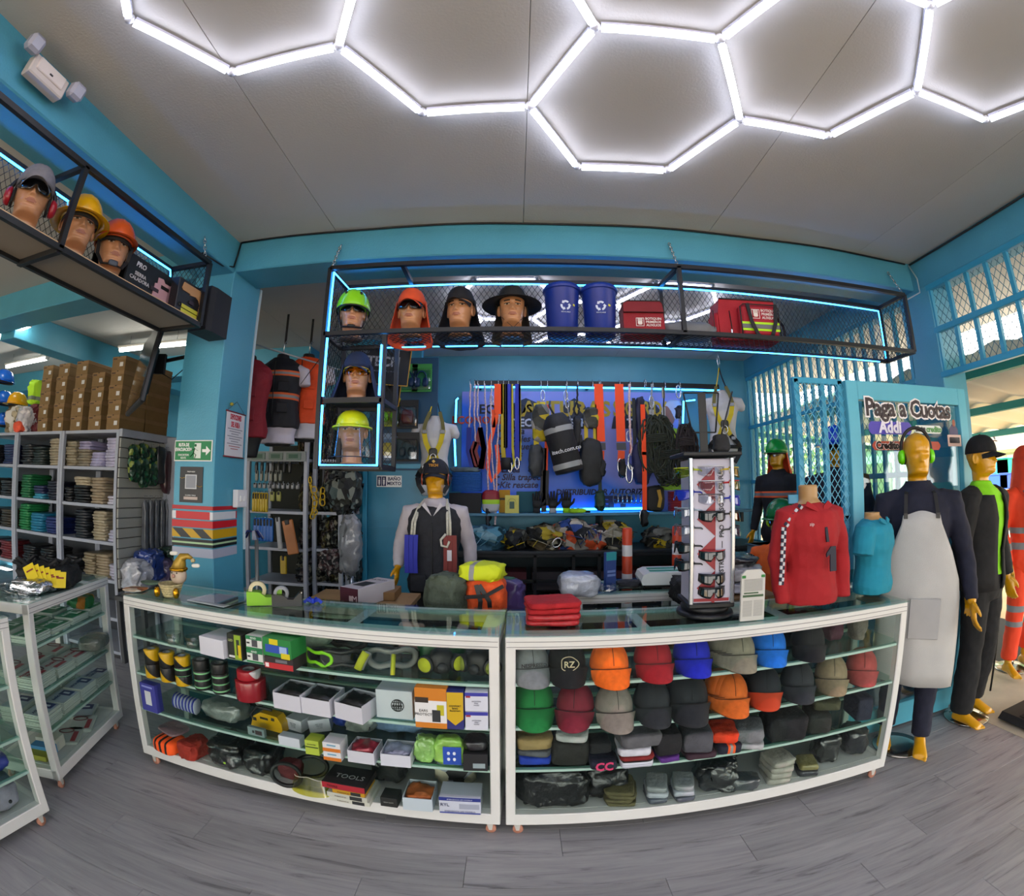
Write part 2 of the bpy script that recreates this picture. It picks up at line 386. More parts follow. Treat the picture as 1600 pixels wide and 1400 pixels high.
# ceiling hexagon lights
TUBEM = E('e9ecff', HEX_E); TUBEH = M('c9cbe0', .5)
def hexlight(label, edges, Z, name='hexagon_light'):
    t = T(name, label, 'ceiling light', (0, 0, Z))
    nodes = {}
    for a, b in edges:
        A = Vector((*a, 0)); B = Vector((*b, 0)); d = (B-A); L_ = d.length; ang = math.atan2(d.y, d.x); m_ = (A+B)/2
        nodes[(round(a[0], 2), round(a[1], 2))] = A; nodes[(round(b[0], 2), round(b[1], 2))] = B
        g = G(); g.box((0, 0, .014), (L_-.045, .026, .014), mi=1)
        g.loft([[(x, .016*math.cos(t_), -.002+.013*math.sin(t_)) for t_ in np.linspace(0, -PI, 9)] for x in (-(L_-.05)/2, (L_-.05)/2)], 0, True)
        g.build('light_tube', [TUBEM, TUBEH], t, loc=m_, rot=(0, 0, ang))
    for k, A in nodes.items():
        g = G(); g.lathe([(.014, -.008), (.02, 0), (.02, .018)], 10); g.build('connector', M('dfe0ea', .4), t, loc=A)
    return t
hs = .2965*1.6; hx, hy, ha = .341*1.6, .9408*1.6, -.0379; s3 = .8660254
def HN(u, v):
    a, b = u, -v; c, s_ = math.cos(ha), math.sin(ha)
    return (hx+hs*(a*c-b*s_), hy+hs*(a*s_+b*c))
def hexcell(cu, cv): return [(cu+math.cos(R(60*k)), cv+math.sin(R(60*k))) for k in range(6)]
ed = {}
for cu, cv in ((0, 0), (1.5, s3), (-1.5, s3), (3, 2*s3), (-3, 2*s3), (0, 2*s3), (1.5, 3*s3), (-1.5, 3*s3), (0, 4*s3), (3, 4*s3), (-3, 4*s3), (1.5, 5*s3), (-1.5, 5*s3), (0, 6*s3)):
    P_ = hexcell(cu, cv)
    for k in range(6):
        a = (round(P_[k][0], 2), round(P_[k][1], 2)); b = (round(P_[(k+1) % 6][0], 2), round(P_[(k+1) % 6][1], 2))
        ed[tuple(sorted((a, b)))] = 1
# one full cell in front; unseen cells behind the camera added for light
drop = {tuple(sorted(((-2.0, round(0*s3, 2)), (-1.0, 0.0))))} - {tuple(sorted(((-2.0, 0.0), (-1.0, 0.0))))}
edges = [(HN(*a), HN(*b)) for a, b in ed if (a, b) not in drop]
hexlight('white honeycomb of LED tubes on the ceiling above the counters', edges, 3.215)
ed = {}
for cx_, cy_ in ((-.06, 3.665), (-.06, 4.497), (1.38, 3.665), (1.38, 4.497), (.66, 4.08)):
    P_ = hexcell(0, 0); P_ = [(cx_+.48*a, cy_+.48*b) for a, b in P_]
    for k in range(6):
        a = tuple(round(x, 2) for x in P_[k]); b = tuple(round(x, 2) for x in P_[(k+1) % 6]); ed[tuple(sorted((a, b)))] = 1
hexlight('white honeycomb of LED tubes beyond the beam, seen through the hanging cage', list(ed), 3.215)
def batten(a, b, label):
    A = Vector(a); B = Vector(b); d = B-A; L_ = d.length
    t = T('tube_light', label, 'ceiling light', (A+B)/2, math.atan2(d.y, d.x))
    g = G(); g.box((0, 0, .03), (L_+.04, .07, .03), ch=.006); g.build('housing', WHITE, t)
    g = G(); g.tube([(-L_/2, 0, 0), (L_/2, 0, 0)], .024, 12); g.build('light_tube', E('fdfdf4', TUBE_E), t)
    for s_ in (-1, 1): g = G(); g.tube([(s_*L_*.35, 0, .04), (s_*L_*.35, 0, .16)], .004, 5); g.build('suspension_rod', CHROME, t)
    for s_ in (-1, 1): g = G(); g.box((s_*L_/2, 0, .005), (.02, .05, .05), ch=.004); g.build('end_cap', WHITE, t)
batten((-5.64, 3.03, 3.1), (-4.83, 2.92, 3.1), 'tube light at the photograph edge above the yellow helmet, the higher one')
batten((-7.05, 3.99, 3.1), (-5.92, 3.93, 3.1), 'tube light just above the shoe box stacks on the left, the lower one')
batten((-4.54, 4.0, 3.1), (-3.51, 4.02, 3.1), 'tube light behind the television, beside the blue pillar')
batten((-4.6, 5.2, 3.1), (-3.5, 5.2, 3.1), 'tube light deep in the store room beyond the pillar')
g = G(); g.box((0, 0, 0), (.3, 3.6, .3), ch=.006); S('beam_store', g, TEAL, loc=(-5.15, 4.65, 3.12))
g = G(); g.box((0, 0, 0), (7, .3, .3), ch=.006); S('beam_store', g, TEAL, loc=(-5.9, 5.0, 3.12))
# right wall: barred transom over the entrance
def barred(name, A, B, z0, z1, nb, rails, mesh=True, panes=None, wire=M('35788f', .5), th=.03, pitch=.055):
    """A, B = ends on plan; upright bars, rails and an expanded-metal sheet"""
    A = Vector((A[0], A[1], 0)); B = Vector((B[0], B[1], 0)); d = B-A; L_ = d.length
    W = bpy.data.objects.new(name, None); C.objects.link(W); W.location = A; W.rotation_euler = (0, 0, math.atan2(d.y, d.x)); W['kind'] = 'structure'
    g = G(); g.box((0, 0, (z0+z1)/2), (.03, .03, z1-z0-.04)); b0 = None
    for i in range(nb+1):
        x = L_*i/nb
        if b0 is None: b0 = g.build('bar', TEALM, W, loc=(x, 0, 0)).data
        else: mesh_ob('bar', b0, W, (x, 0, 0))
    for z in [z0, z1]+list(rails):
        g = G(); g.box((L_/2, 0, 0), (L_+.05, .045, .045), ch=.004); g.build('rail', TEALM, W, loc=(0, 0, z))
    if mesh:
        g = G(); mesh_sheet(g, L_, z1-z0, pitch, .0022); o = g.build('wire_mesh', wire, W, loc=(0, .03, z0)); o['kind'] = 'stuff'
    return W
def mesh_sheet(g, L_, H_, p, r, ph=1.35):
    """expanded metal: diamonds p wide, ph*p tall, in the local X-Z plane"""
    nx = int(L_/p); nz = max(1, int(H_/(p*ph))); px = L_/nx; pz = H_/nz
    for i in range(nx):
        for k in range(nz):
            x = i*px; z = k*pz
            for a, b in (((x, z+pz/2), (x+px/2, z)), ((x+px/2, z), (x+px, z+pz/2)), ((x+px, z+pz/2), (x+px/2, z+pz)), ((x+px/2, z+pz), (x, z+pz/2))):
                dx, dz = b[0]-a[0], b[1]-a[1]; l = math.hypot(dx, dz); nx_, nz_ = -dz/l*r, dx/l*r
                g.add([(a[0]-nx_, -r, a[1]-nz_), (a[0]+nx_, -r, a[1]+nz_), (b[0]+nx_, -r, b[1]+nz_), (b[0]-nx_, -r, b[1]-nz_),
                       (a[0], r, a[1]), (b[0], r, b[1])], [(0, 1, 2, 3), (1, 4, 5, 2), (4, 0, 3, 5)])
barred('window_1', (3.07, 2.38), (3.07, -.8), 2.34, 3.0, 18, [2.67])
barred('window_2', (3.07, 5.38), (3.07, 2.68), .9, 2.99, 20, [1.65, 2.35], pitch=.07)
S_box('wall_right', (3.12, 4.0, .44), (.12, 2.9, .9), ch=0)
S_box('wall_right', (3.12, -2.2, 1.5), (.12, 2.8, 3.0), ch=0)
# street outside
g = G(); g.box((10, 6, -.07), (14, 34, .1)); g.box((-3, -10, -.075), (26, 13, .1)); S('pavement', g, M('cdb48e', .85, var=.12, vs=1.5))
g = G(); g.box((3.6, 1.2, -.012), (1.1, 3.0, .03)); S('threshold', g, M('c2b7a4', .6, var=.08))
aw = T('awning', 'corrugated sheet awning on teal purlins above the entrance', 'awning', (3.36, 1.5, 2.52), rot=(0, R(5), 0))
g = G(); N_ = 90; w_ = 3.3
rows = []
for x in (0., w_):
    rows.append([(x, -4+9*i/N_, .025*math.sin(i*2*PI/4.5)) for i in range(N_+1)])
g.add(rows[0]+rows[1], [(i, i+1, N_+2+i, N_+1+i) for i in range(N_)], 0, True); o = g.build('corrugated_sheet', M('f4efe2', .6), aw)
o.modifiers.new('s', 'SOLIDIFY').thickness = .004
for k, x in enumerate((.35, 1.7, 3.2)):
    g = G(); g.box((x, .5, -.06), (.05, 9, .08)); g.build('purlin', M('2a8a86', .5), aw)
for y in (-2, 4.8):
    g = G(); g.box((1.6, y, -.12), (3.3, .05, .06)); g.build('rafter', M('2a8a86', .5), aw)
def house(x, y0, y1, h, label, wall, roof, zs=1):
    t = T('shop_building', label, 'building', (x, (y0+y1)/2, 0)); L_ = y1-y0
    g = G(); g.box((1.5, 0, h/2), (3, L_, h)); g.build('wall', M(wall, .9, var=.05), t)
    g = G(); g.box((.9, 0, h+.35), (4.6, L_+.6, .08), ry=R(12)); g.build('roof', M(roof, .8, var=.25, vs=5), t)
    for k in range(int(L_/2.4)):
        yy = -L_/2+1.2+k*2.4
        g = G(); g.box((-.02, yy, 1.1), (.06, 1.2, 2.1), ch=.01); dr = g.build('door', M('5d7f54', .6), t)
        g = G(); g.box((-.04, yy+1.1, 1.6), (.06, .8, 1.0), ch=.01); wdw = g.build('window', M('c9cfa0', .5), t)
        g = G(); g.box((-.075, yy+1.1, 1.6), (.01, .68, .88)); g.build('pane', M('dfe6d8', .2), wdw)
    g = G(); g.box((-.1, 0, h-.5), (.05, L_, .5)); g.build('fascia', M('e9ecdc', .7), t)
    g = G(); g.box((-.14, 0, h-.78), (.05, L_, .07)); g.build('gutter', M('86a05a', .6), t)
house(10.5, 1.5, 9.3, 2.9, 'pale shop across the street with a tiled roof, right of the glass door', 'f4f0e4', 'c9a777')
house(10.8, 10, 19, 3.4, 'pale green shop across the street, seen through the barred window', '8fc0a4', '6f8f86')
k_ = 0
for (px, py, c, nm) in ((1567, 728, '2a9fd0', 'light blue'), (1585, 727, '17b58a', 'green'), (1566, 752, '2a5fd0', 'dark blue'), (1590, 750, '3558c8', 'royal blue')):
    p = at(px, py, X=8.6)
    t = T('plastic_crate', nm+' plastic crate stacked on the shop front table outside', 'crate', (p.x, p.y, p.z-.13), R(90))
    g = G(); g.box((0, -.2, .13), (.5, .02, .26), ch=.005); g.box((0, .2, .13), (.5, .02, .26), ch=.005); g.box((-.24, 0, .13), (.02, .4, .26)); g.box((.24, 0, .13), (.02, .4, .26)); g.box((0, 0, .01), (.48, .4, .02))
    g.build('body', M(c, .4), t)
    for q in (-.205, .205): g = G(); g.box((0, q, .25), (.53, .03, .03), ch=.008); g.build('rim', M(c, .35), t)
tb = T('street_table', 'plain table under the plastic crates across the street', 'table', (8.6, 4.6, 0))
zt = at(1566, 752, X=8.6).z-.13
g = G(); g.box((0, 0, zt-.02), (.7, 2.4, .035), ch=.005); g.build('tabletop', M('b9a98c', .6), tb)
for sx in (-.3, .3):
    for sy in (-1.1, 1.1): g = G(); g.box((sx, sy, (zt-.04)/2), (.04, .04, zt-.04)); g.build('leg', M('8b8d90', .5), tb)
# trees behind the barred windows
for i, (x, y, hh) in enumerate(((6.6, 9.6, 3.4), (6.0, 12.4, 3.8))):
    t = T('street_tree', ['bushy green tree outside, right half of the barred windows', 'bushy green tree outside, farther along the barred windows'][i], 'tree', (x, y, 0))
    g = G(); g.tube([(0, 0, 0), (.05, 0, hh*.35), (0, .05, hh*.6)], [.12, .09, .05], 8); g.build('trunk', M('6b5338', .9, var=.2), t)
    g = G(); random.seed(i)
    for k in range(900):
        a = rnd(0, 2*PI); u = rnd(-1, 1); rr = rnd(.55, 1.)**.5*1.15; c = Vector((rr*math.cos(a)*math.sqrt(1-u*u), rr*math.sin(a)*math.sqrt(1-u*u), hh*.72+rr*u*.85))
        q = Vector((rnd(-1, 1), rnd(-1, 1), rnd(-1, 1))).normalized()*.09; p = q.orthogonal().normalized()*.05
        g.add([c-q, c+p, c+q, c-p], [(0, 1, 2, 3)])
    g.build('foliage', M('6fa35c', .7, var=.3, vs=2), t)['kind'] = 'stuff'
random.seed(7)
# ---------------- heads, hats, bodies ----------------
def interp(tab, z):
    for (a, va), (b, vb) in zip(tab, tab[1:]):
        if z <= b:
            t = (z-a)/(b-a) if b > a else 0; t = max(0, min(1, t)); t = t*t*(3-2*t)*.5+t*.5
            return va+(vb-va)*t
    return tab[-1][1]
H_F = [(-.14, .052), (-.05, .050), (-.018, .050), (-.006, .062), (.004, .080), (.02, .090), (.034, .087), (.045, .090), (.06, .092), (.07, .089), (.09, .090), (.112, .087), (.13, .093), (.15, .094), (.175, .091), (.20, .078), (.22, .056), (.232, .030), (.2375, .001)]
H_B = [(-.14, .062), (-.05, .055), (0, .060), (.03, .076), (.07, .092), (.12, .105), (.16, .106), (.19, .095), (.215, .070), (.231, .036), (.2375, .001)]
H_W = [(-.14, .066), (-.05, .056), (-.018, .056), (0, .058), (.02, .058), (.045, .063), (.07, .068), (.11, .074), (.15, .077), (.18, .073), (.21, .055), (.229, .028), (.2375, .001)]
def gs(x, c, s_): return math.exp(-((x-c)/s_)**2/2)
def head_geo(g, off=(0, 0, 0), sc_=1., zmin=-.14, n=72, m=78, yaw=0., paint=True, tilt=0.):
    zs = []
    for k in range(m):
        t = k/(m-1)
        zs.append(zmin+(.2372-zmin)*t if t < .9 else zmin+(.2372-zmin)*(.9+.1*math.sin((t-.9)/.1*PI/2)))
    rings = []; cy_, sy_ = math.cos(yaw), math.sin(yaw); ct, st = math.cos(tilt), math.sin(tilt)
    loc = []
    for z in zs:
        f, b, w_ = interp(H_F, z), interp(H_B, z), interp(H_W, z); ring = []
        for i in range(n):
            u = i/n; a = 2*PI*u; a = a-.42*math.sin(2*a)*0-.45*math.sin(a)   # denser at the front (a=0)
            c_, s_ = math.cos(a), math.sin(a)
            ex = .82 if (z < .05 and z > -.01 and c_ > 0) else 1.
            x = w_*math.copysign(abs(s_)**ex if c_ > 0 else abs(s_), s_)
            y = -(f if c_ > 0 else b)*c_
            if z < -.012: y += .018
            elif z < .004: y += .018*(.004-z)/.016
            if c_ > 0:
                q = min(1, c_*1.8)
                nt = max(0, (.128-z)/.055) if z > .073 else max(0, (z-.061)/.012)
                if .061 < z < .13: y -= .026*min(1, nt)**1.3*gs(x, 0, .0055+.0055*max(0, (.1-z)/.03))
                if .061 < z < .08: y -= .007*(gs(x, .012, .005)+gs(x, -.012, .005))*gs(z, .069, .005)
                for sx in (-1, 1):
                    y += .012*gs(x, sx*.030, .014)*gs(z, .111, .010)*q
                    y -= .006*gs(x, sx*.031, .0085)*gs(z, .110, .006)
                    y -= .005*gs(x, sx*.032, .018)*gs(z, .127, .006)
                    y -= .004*gs(x, sx*.045, .014)*gs(z, .085, .014)
                y -= .006*gs(z, .053, .0038)*gs(x, 0, .016); y += .004*gs(z, .0475, .0018)*gs(x, 0, .018)
                y -= .0055*gs(z, .0415, .004)*gs(x, 0, .014); y += .005*gs(z, .030, .005)*gs(x, 0, .02); y -= .004*gs(z, .016, .008)*gs(x, 0, .013)
            loc.append((x, y, z))
            y2 = y*ct-z*st; z2 = y*st+z*ct
            X_, Y_ = x*cy_-y2*sy_, x*sy_+y2*cy_
            ring.append((off[0]+X_*sc_, off[1]+Y_*sc_, off[2]+z2*sc_))
        rings.append(ring)
    o0 = len(g.f); g.loft(rings)
    if paint:
        for k in range(len(g.f)-o0):
            f = g.f[o0+k]
            if len(f) != 4: continue
            r_, i_ = divmod(k, n)
            x = sum(loc[j][0] for j in (r_*n+i_, r_*n+(i_+1) % n))/2; y = loc[r_*n+i_][1]; z = (zs[r_]+zs[min(r_+1, m-1)])/2
            if y > -.04: continue
            ax = abs(x)
            if .0375 < z < .0565 and ax < .025*(1-((z-.047)/.0125)**2): g.m[o0+k] = 1
            elif .1235+.25*(.03-abs(ax-.03))*.4 < z < .1305+.1*(.03-abs(ax-.03)) and .014 < ax < .050: g.m[o0+k] = 2
            elif abs(z-.1095) < .0052*(1-((ax-.031)/.0165)**2) and .015 < ax < .047: g.m[o0+k] = 2 if ax > .0265 and ax < .0365 else 3
            elif abs(z-.1155) < .0018 and .014 < ax < .049: g.m[o0+k] = 2
    for sx in (-1, 1):
        rings = []
        for t in np.linspace(0, 2*PI, 12, endpoint=False):
            ring = []
            for q in np.linspace(0, 2*PI, 8, endpoint=False):
                ry_, rz_ = .015+.005*math.cos(q), .029+.006*math.cos(q)
                x = sx*(.077+.007*math.sin(q)+.006*(math.cos(t))); y = .012+ry_*math.cos(t); z = .098+rz_*math.sin(t)
                y2 = y*ct-z*st; z2 = y*st+z*ct
                ring.append((off[0]+(x*cy_-y2*sy_)*sc_, off[1]+(x*sy_+y2*cy_)*sc_, off[2]+z2*sc_))
            rings.append(ring)
        g.loft(rings, closed=True)
        x = sx*.074; y = .012; z = .098; y2 = y*ct-z*st; z2 = y*st+z*ct
        g.blob((off[0]+(x*cy_-y2*sy_)*sc_, off[1]+(x*sy_+y2*cy_)*sc_, off[2]+z2*sc_), (.016*sc_, .03*sc_, .05*sc_), 1, n=10, m=6, rz=yaw)
SKIN = M('c08a62', .33, var=.08, vs=12, coat=.25)
LIPS = M('9a5f48', .4); HAIRM = M('2a1c14', .6); EYEW = M('c9b9a6', .3)
YEL = M('d79a06', .28, var=.05, vs=4, coat=.35)
_hd = {}
def shelf_head(label, loc, rz, group=None, sk=SKIN, zmin=-.14, yaw=0):
    """display head standing on its cut neck; origin under the neck"""
    t = T('head_mannequin', label, 'mannequin head', loc, rz, group)
    if (zmin,) not in _hd:
        g = G(); head_geo(g, (0, 0, -zmin), zmin=zmin)
        g.lathe([(.07, 0), (.072, .004), (.066, .012)], 24, (0, .018, 0)); o = g.build('head', [sk, LIPS, HAIRM, EYEW], t); _hd[(zmin,)] = o.data
    else: mesh_ob('head', _hd[(zmin,)], t)
    return t
def dome(g, rx, ry, h, z0=0., y0=0., n=32, m=10, mi=0, ridge=0., front=0., flat=1.):
    rings = []
    for k in range(m):
        t = (k/(m-1))*PI/2*.985; ring = []
        for i in range(n):
            a = 2*PI*i/n; c_, s_ = math.cos(t)**flat, math.sin(t)
            x = rx*c_*math.sin(a); y = y0-ry*c_*math.cos(a); z = z0+h*s_+(front*max(0, math.cos(a))*math.cos(t))
            if ridge:
                z += ridge*(gs(x, 0, .010)+.7*gs(abs(x), .032, .007))*s_**.5
            ring.append((x, y, z))
        rings.append(ring)
    g.loft(rings, mi)
def brim(g, rx, ry, w_f, w_s, w_b, z0, y0=0., n=36, drop=.012, th=.003, mi=0, front=0.):
    rings = [[], [], [], []]
    for i in range(n):
        a = 2*PI*i/n; ca = math.cos(a); w_ = w_f*max(0, ca)**1.5+w_b*max(0, -ca)**1.5+w_s*(1-abs(ca)**1.5)
        for j, (k, dz) in enumerate(((0, 0), (1, 0), (1, -th), (0, -th))):
            rx_, ry_ = rx+w_*k-(0 if k else .004), ry+w_*k-(0 if k else .004)
            rings[j].append((rx_*math.sin(a), y0-ry_*ca, z0+dz-drop*k+front*max(0, ca)))
    g.loft(rings, mi, True, False, True)
def visor(g, wx=.078, y0=-.09, ln=.075, z0=0., drop=.022, th=.004, mi=0, curl=.018):
    n, m = 15, 7; top, bot = [], []
    for j in range(m):
        v = j/(m-1)
        for i in range(n):
            u = -1+2*i/(n-1); x = wx*u*(1-.10*v*abs(u)); base = y0+.055*(abs(u)**2.2)
            y = base-ln*v*(math.cos(u*PI/2)**.55 if abs(u) < .999 else 0)
            z = z0-drop*v-curl*u*u
            top.append((x, y, z)); bot.append((x, y, z-th))
    fs = []
    for j in range(m-1):
        for i in range(n-1):
            a = j*n+i; fs.append((a, a+1, a+n+1, a+n)); b_ = a+n*m; fs.append((b_, b_+n, b_+n+1, b_+1))
    for i in range(n-1): a = (m-1)*n+i; fs.append((a, a+1, a+1+n*m, a+n*m))
    g.add(top+bot, fs, mi, True)
def capcrown(g, z0=0., rx=.087, ry=.106, h=.115, y0=.006, mi=0, seams=True):
    rings = []; n, m = 36, 12
    for k in range(m):
        t = (k/(m-1))*PI/2*.985; ring = []
        for i in range(n):
            a = 2*PI*i/n; c_ = math.cos(t)**.80; s_ = math.sin(t)
            rr = 1+.0*mn.noise(Vector((a, t, 1)))
            sd = 1-.018*(abs(math.cos(3*a))**24) if k > 0 else 1
            ring.append((rx*c_*sd*math.sin(a)*rr, y0-ry*c_*sd*math.cos(a)*rr, z0+h*s_*sd+.006*max(0, math.cos(a))*(1-s_)))
        rings.append(ring)
    g.loft(rings, mi)
def cap_parts(parent, c, z0=.135, vis=None, btn=True, logo=None, s_=1., fab=None, y=0.):
    fb = fab or M(c, .85, var=.12, vs=40, bump=.15, bs=300)
    g = G(); capcrown(g, z0); o = g.build('crown', fb, parent, loc=(0, y, 0))
    g = G(); visor(g, z0=z0+.008); g.build('visor', (M(vis, .8) if vis else fb), parent, loc=(0, y, 0))
    if btn: g = G(); g.blob((0, .006, z0+.115), (.014, .014, .008), 1, n=10, m=6); g.build('button', fb, parent, loc=(0, y, 0))
    return o
def neck_flap(parent, m, z0=.15, z1=-.11, a0=60, rx=.09, ry=.108, flare=.045, name='neck_flap'):
    g = G(); n, k_ = 40, 12; top = []; 
    for j in range(k_):
        v = j/(k_-1)
        for i in range(n):
            a = R(a0)+(2*PI-2*R(a0))*i/(n-1); f = 1+.0*v
            w_ = flare*v**1.3+.006*v*math.sin(a*9+v*2)
            top.append(((rx+w_)*math.sin(a), .006-(ry+w_*.8)*math.cos(a), z0+(z1-z0)*v))
    g.add(top, [(j*n+i, j*n+i+1, (j+1)*n+i+1, (j+1)*n+i) for j in range(k_-1) for i in range(n-1)], 0, True)
    o = g.build(name, m, parent); o.modifiers.new('t', 'SOLIDIFY').thickness = .003; return o
def hardhat(parent, c, style='cap', z0=.125, extra=None):
    m = M(c, .25, coat=.3)
    g = G(); dome(g, .100, .124, .125, z0, .004, ridge=.006, n=40, m=12, flat=.8); g.build('shell', m, parent)
    g = G()
    if style == 'full': brim(g, .096, .12, .055, .045, .055, z0+.004, .004, drop=.016)
    else: brim(g, .096, .12, .055, .008, .010, z0+.004, .004, drop=.012)
    g.build('brim', m, parent)
    g = G(); g.tube([(.085*math.sin(a), .004-.108*math.cos(a), z0-.012) for a in np.linspace(0, 2*PI, 24, endpoint=False)], .003, 6, closed=True, ry=.012); g.build('headband', M('1b1b1d', .7), parent)
def glasses(parent, lens, frame='101012', z0=.110, tint=None):
    g = G(); n = 26; top = []
    for j in range(6):
        v = j/5
        for i in range(n):
            u = -1+2*i/(n-1); a = u*1.12; x = .080*math.sin(a)*1.0; y = -.112*math.cos(a)+.004-.006*v; z = z0+.022-(.040*v)*(1-.55*abs(u)**3)-(.012*v if abs(u) > .15 else 0)
            if abs(u) < .12 and v > .5: z += .016*(v-.5)*2
            top.append((x, y, z))
    g.add(top, [(j*n+i, j*n+i+1, (j+1)*n+i+1, (j+1)*n+i) for j in range(5) for i in range(n-1)], 0, True)
    o = g.build('lens', lens, parent); o.modifiers.new('t', 'SOLIDIFY').thickness = .0015
    for s_ in (-1, 1): g = G(); g.tube([(s_*.073, -.048, z0+.014), (s_*.083, -.01, z0+.012), (s_*.080, .03, z0-.004)], .003, 6, ry=.005); g.build('temple', M(frame, .3), parent)
    g = G(); g.tube([(.080*math.sin(a), -.112*math.cos(a)+.003, z0+.023) for a in np.linspace(-1.1, 1.1, 18)], .0028, 6); g.build('frame', M(frame, .3), parent)
DARKLENS = M('08090b', .08, coat=.5)
def earmuffs(parent, c, z0=.10, band='141416', over=.258, rx=.098, y=.012):
    for s_ in (-1, 1):
        g = G(); prof = [(.018, .0), (.030, .004), (.038, .014), (.036, .024)]
        g.loft([[(s_*(rx+.022-d*1.3), y+r_*.85*math.cos(t), z0+r_*1.12*math.sin(t)) for t in np.linspace(0, 2*PI, 20, endpoint=False)] for r_, d in prof], 0)
        g.build('ear_cup', M(c, .3, coat=.3), parent)
        g = G(); g.loft([[(s_*(rx-.012-d), y+.036*math.cos(t), z0+.042*math.sin(t)) for t in np.linspace(0, 2*PI, 20, endpoint=False)] for d in (0, .012)], 0); g.build('ear_cushion', M('151517', .8), parent)
    g = G(); g.tube([(rx*1.06*math.sin(a), y, z0+(over-z0)*max(0, math.cos(a))**.7) for a in np.linspace(-PI/2, PI/2, 22)], .011, 6, ry=.003, up=(0, 1, 0)) if 0 else g.tube([(rx*1.06*math.sin(a), y, z0+(over-z0)*max(0, math.cos(a))**.7) for a in np.linspace(-PI/2, PI/2, 22)], .010, 8)
    g.build('headband', M(band, .5), parent)
# bodies
def ell(cx, cyy, z, rx, ry, n=20, ax=None):
    return [(cx+rx*math.cos(2*PI*i/n), cyy+ry*math.sin(2*PI*i/n), z) for i in range(n)]
def limb(g, pts, rad, n=12):
    """closed tapered limb with rounded ends"""
    P_ = [Vector(p) for p in pts]; d0 = (P_[0]-P_[1]).normalized(); d1 = (P_[-1]-P_[-2]).normalized()
    q = [P_[0]+d0*rad[0]*.8]+P_+[P_[-1]+d1*rad[-1]*.8]; r_ = [rad[0]*.45]+list(rad)+[rad[-1]*.45]
    g.tube(q, r_, n)
TORSO = [(.80, .14, .09), (.86, .160, .105), (.92, .165, .112), (1.0, .150, .105), (1.1, .137, .098), (1.2, .152, .108), (1.3, .172, .118), (1.38, .180, .112), (1.44, .158, .092), (1.48, .10, .072), (1.51, .062, .058)]
def hand(g, wr, dr, side=1, s_=1., curl=.5):
    """palm, four bent fingers and a side thumb, hanging from wrist wr in direction dr"""
    w_ = Vector(wr); d = Vector(dr).normalized(); fw = Vector((0, -1, 0)); fw = (fw-d*fw.dot(d)).normalized(); out = d.cross(fw)*side
    def pt(a, b, c): return w_+(d*a+fw*b+out*c)*s_
    g.tube([pt(-.02, 0, 0), pt(.02, 0, 0), pt(.055, .002, 0), pt(.088, .002, 0), pt(.096, .002, 0)], [.022*s_, .027*s_, .038*s_, .037*s_, .022*s_], 12, ry=.0165*s_, up=out)
    for k, (b, ln) in enumerate(((.029, .070), (.010, .078), (-.009, .072), (-.027, .056))):
        c1 = curl*.35; cc = -1
        p = [pt(.075, b, 0), pt(.095, b*1.05, 0)]; a_, c_ = .095, 0.
        for j, f in enumerate((.45, .32, .23)):
            th = curl*(.35+.4*j); a_ += ln*f*math.cos(th); c_ += ln*f*math.sin(th)*cc; p.append(pt(a_, b*1.08, c_))
        limb(g, p, [.0095*s_, .0095*s_, .009*s_, .0082*s_, .007*s_], 8)
    limb(g, [pt(.018, .026, -.003), pt(.045, .046, -.012), pt(.070, .052, -.022), pt(.092, .050, -.030)], [.014*s_, .012*s_, .0105*s_, .008*s_], 8)
def foot(g, an, yaw=0., s_=1.):
    a = Vector(an); c_, sn = math.cos(yaw), math.sin(yaw)
    def pt(x, y, z): return (a.x+x*c_-y*sn, a.y+x*sn+y*c_, z)
    g.loft([[pt(rx*math.cos(t), yy, max(.004, zz+rz*math.sin(t))) for t in np.linspace(0, 2*PI, 12, endpoint=False)] for yy, zz, rx, rz in
            ((.055, .035, .012, .015), (.048, .035, .028, .030), (.02, .050, .033, .048), (-.03, .052, .034, .048), (-.07, .038, .037, .034), (-.12, .026, .044, .024), (-.155, .020, .046, .018), (-.165, .018, .040, .014))])
    for k, (x, r_) in enumerate(((.030, .012), (.012, .0085), (-.002, .008), (-.016, .0075), (-.030, .007))):
        limb(g, [pt(x, -.15, .016), pt(x, -.182+.004*k, .012)], [r_, r_*.9], 8)
def remesh(o, vx, sm=2, f=.5):
    r_ = o.modifiers.new('remesh', 'REMESH'); r_.mode = 'VOXEL'; r_.voxel_size = vx; r_.use_smooth_shade = True
    if sm: m_ = o.modifiers.new('smooth', 'SMOOTH'); m_.iterations = sm; m_.factor = f
    return o
_tx = {}
def folds(o, size=.09, strength=.012, sd=0):
    k = (size,)
    if k not in _tx:
        tx = bpy.data.textures.new('cloth_folds', 'CLOUDS'); tx.noise_scale = size; tx.noise_depth = 1; _tx[k] = tx
    d = o.modifiers.new('folds', 'DISPLACE'); d.texture = _tx[k]; d.strength = strength; d.mid_level = .5; d.texture_coords = 'LOCAL'
    return o
def pose(armL=None, armR=None, legL=None, legR=None):
    """joints of a standing figure 1.8 m tall facing -Y; L is the figure's left, +X"""
    return dict(sL=(.185, 0, 1.42), eL=(.25, .02, 1.14), wL=(.265, -.05, .90), sR=(-.185, 0, 1.42), eR=(-.25, .02, 1.14), wR=(-.265, -.05, .90),
                hL=(.085, 0, .90), kL=(.10, -.02, .49), aL=(.115, .02, .09), hR=(-.085, 0, .90), kR=(-.10, -.02, .49), aR=(-.115, .02, .09), **{})
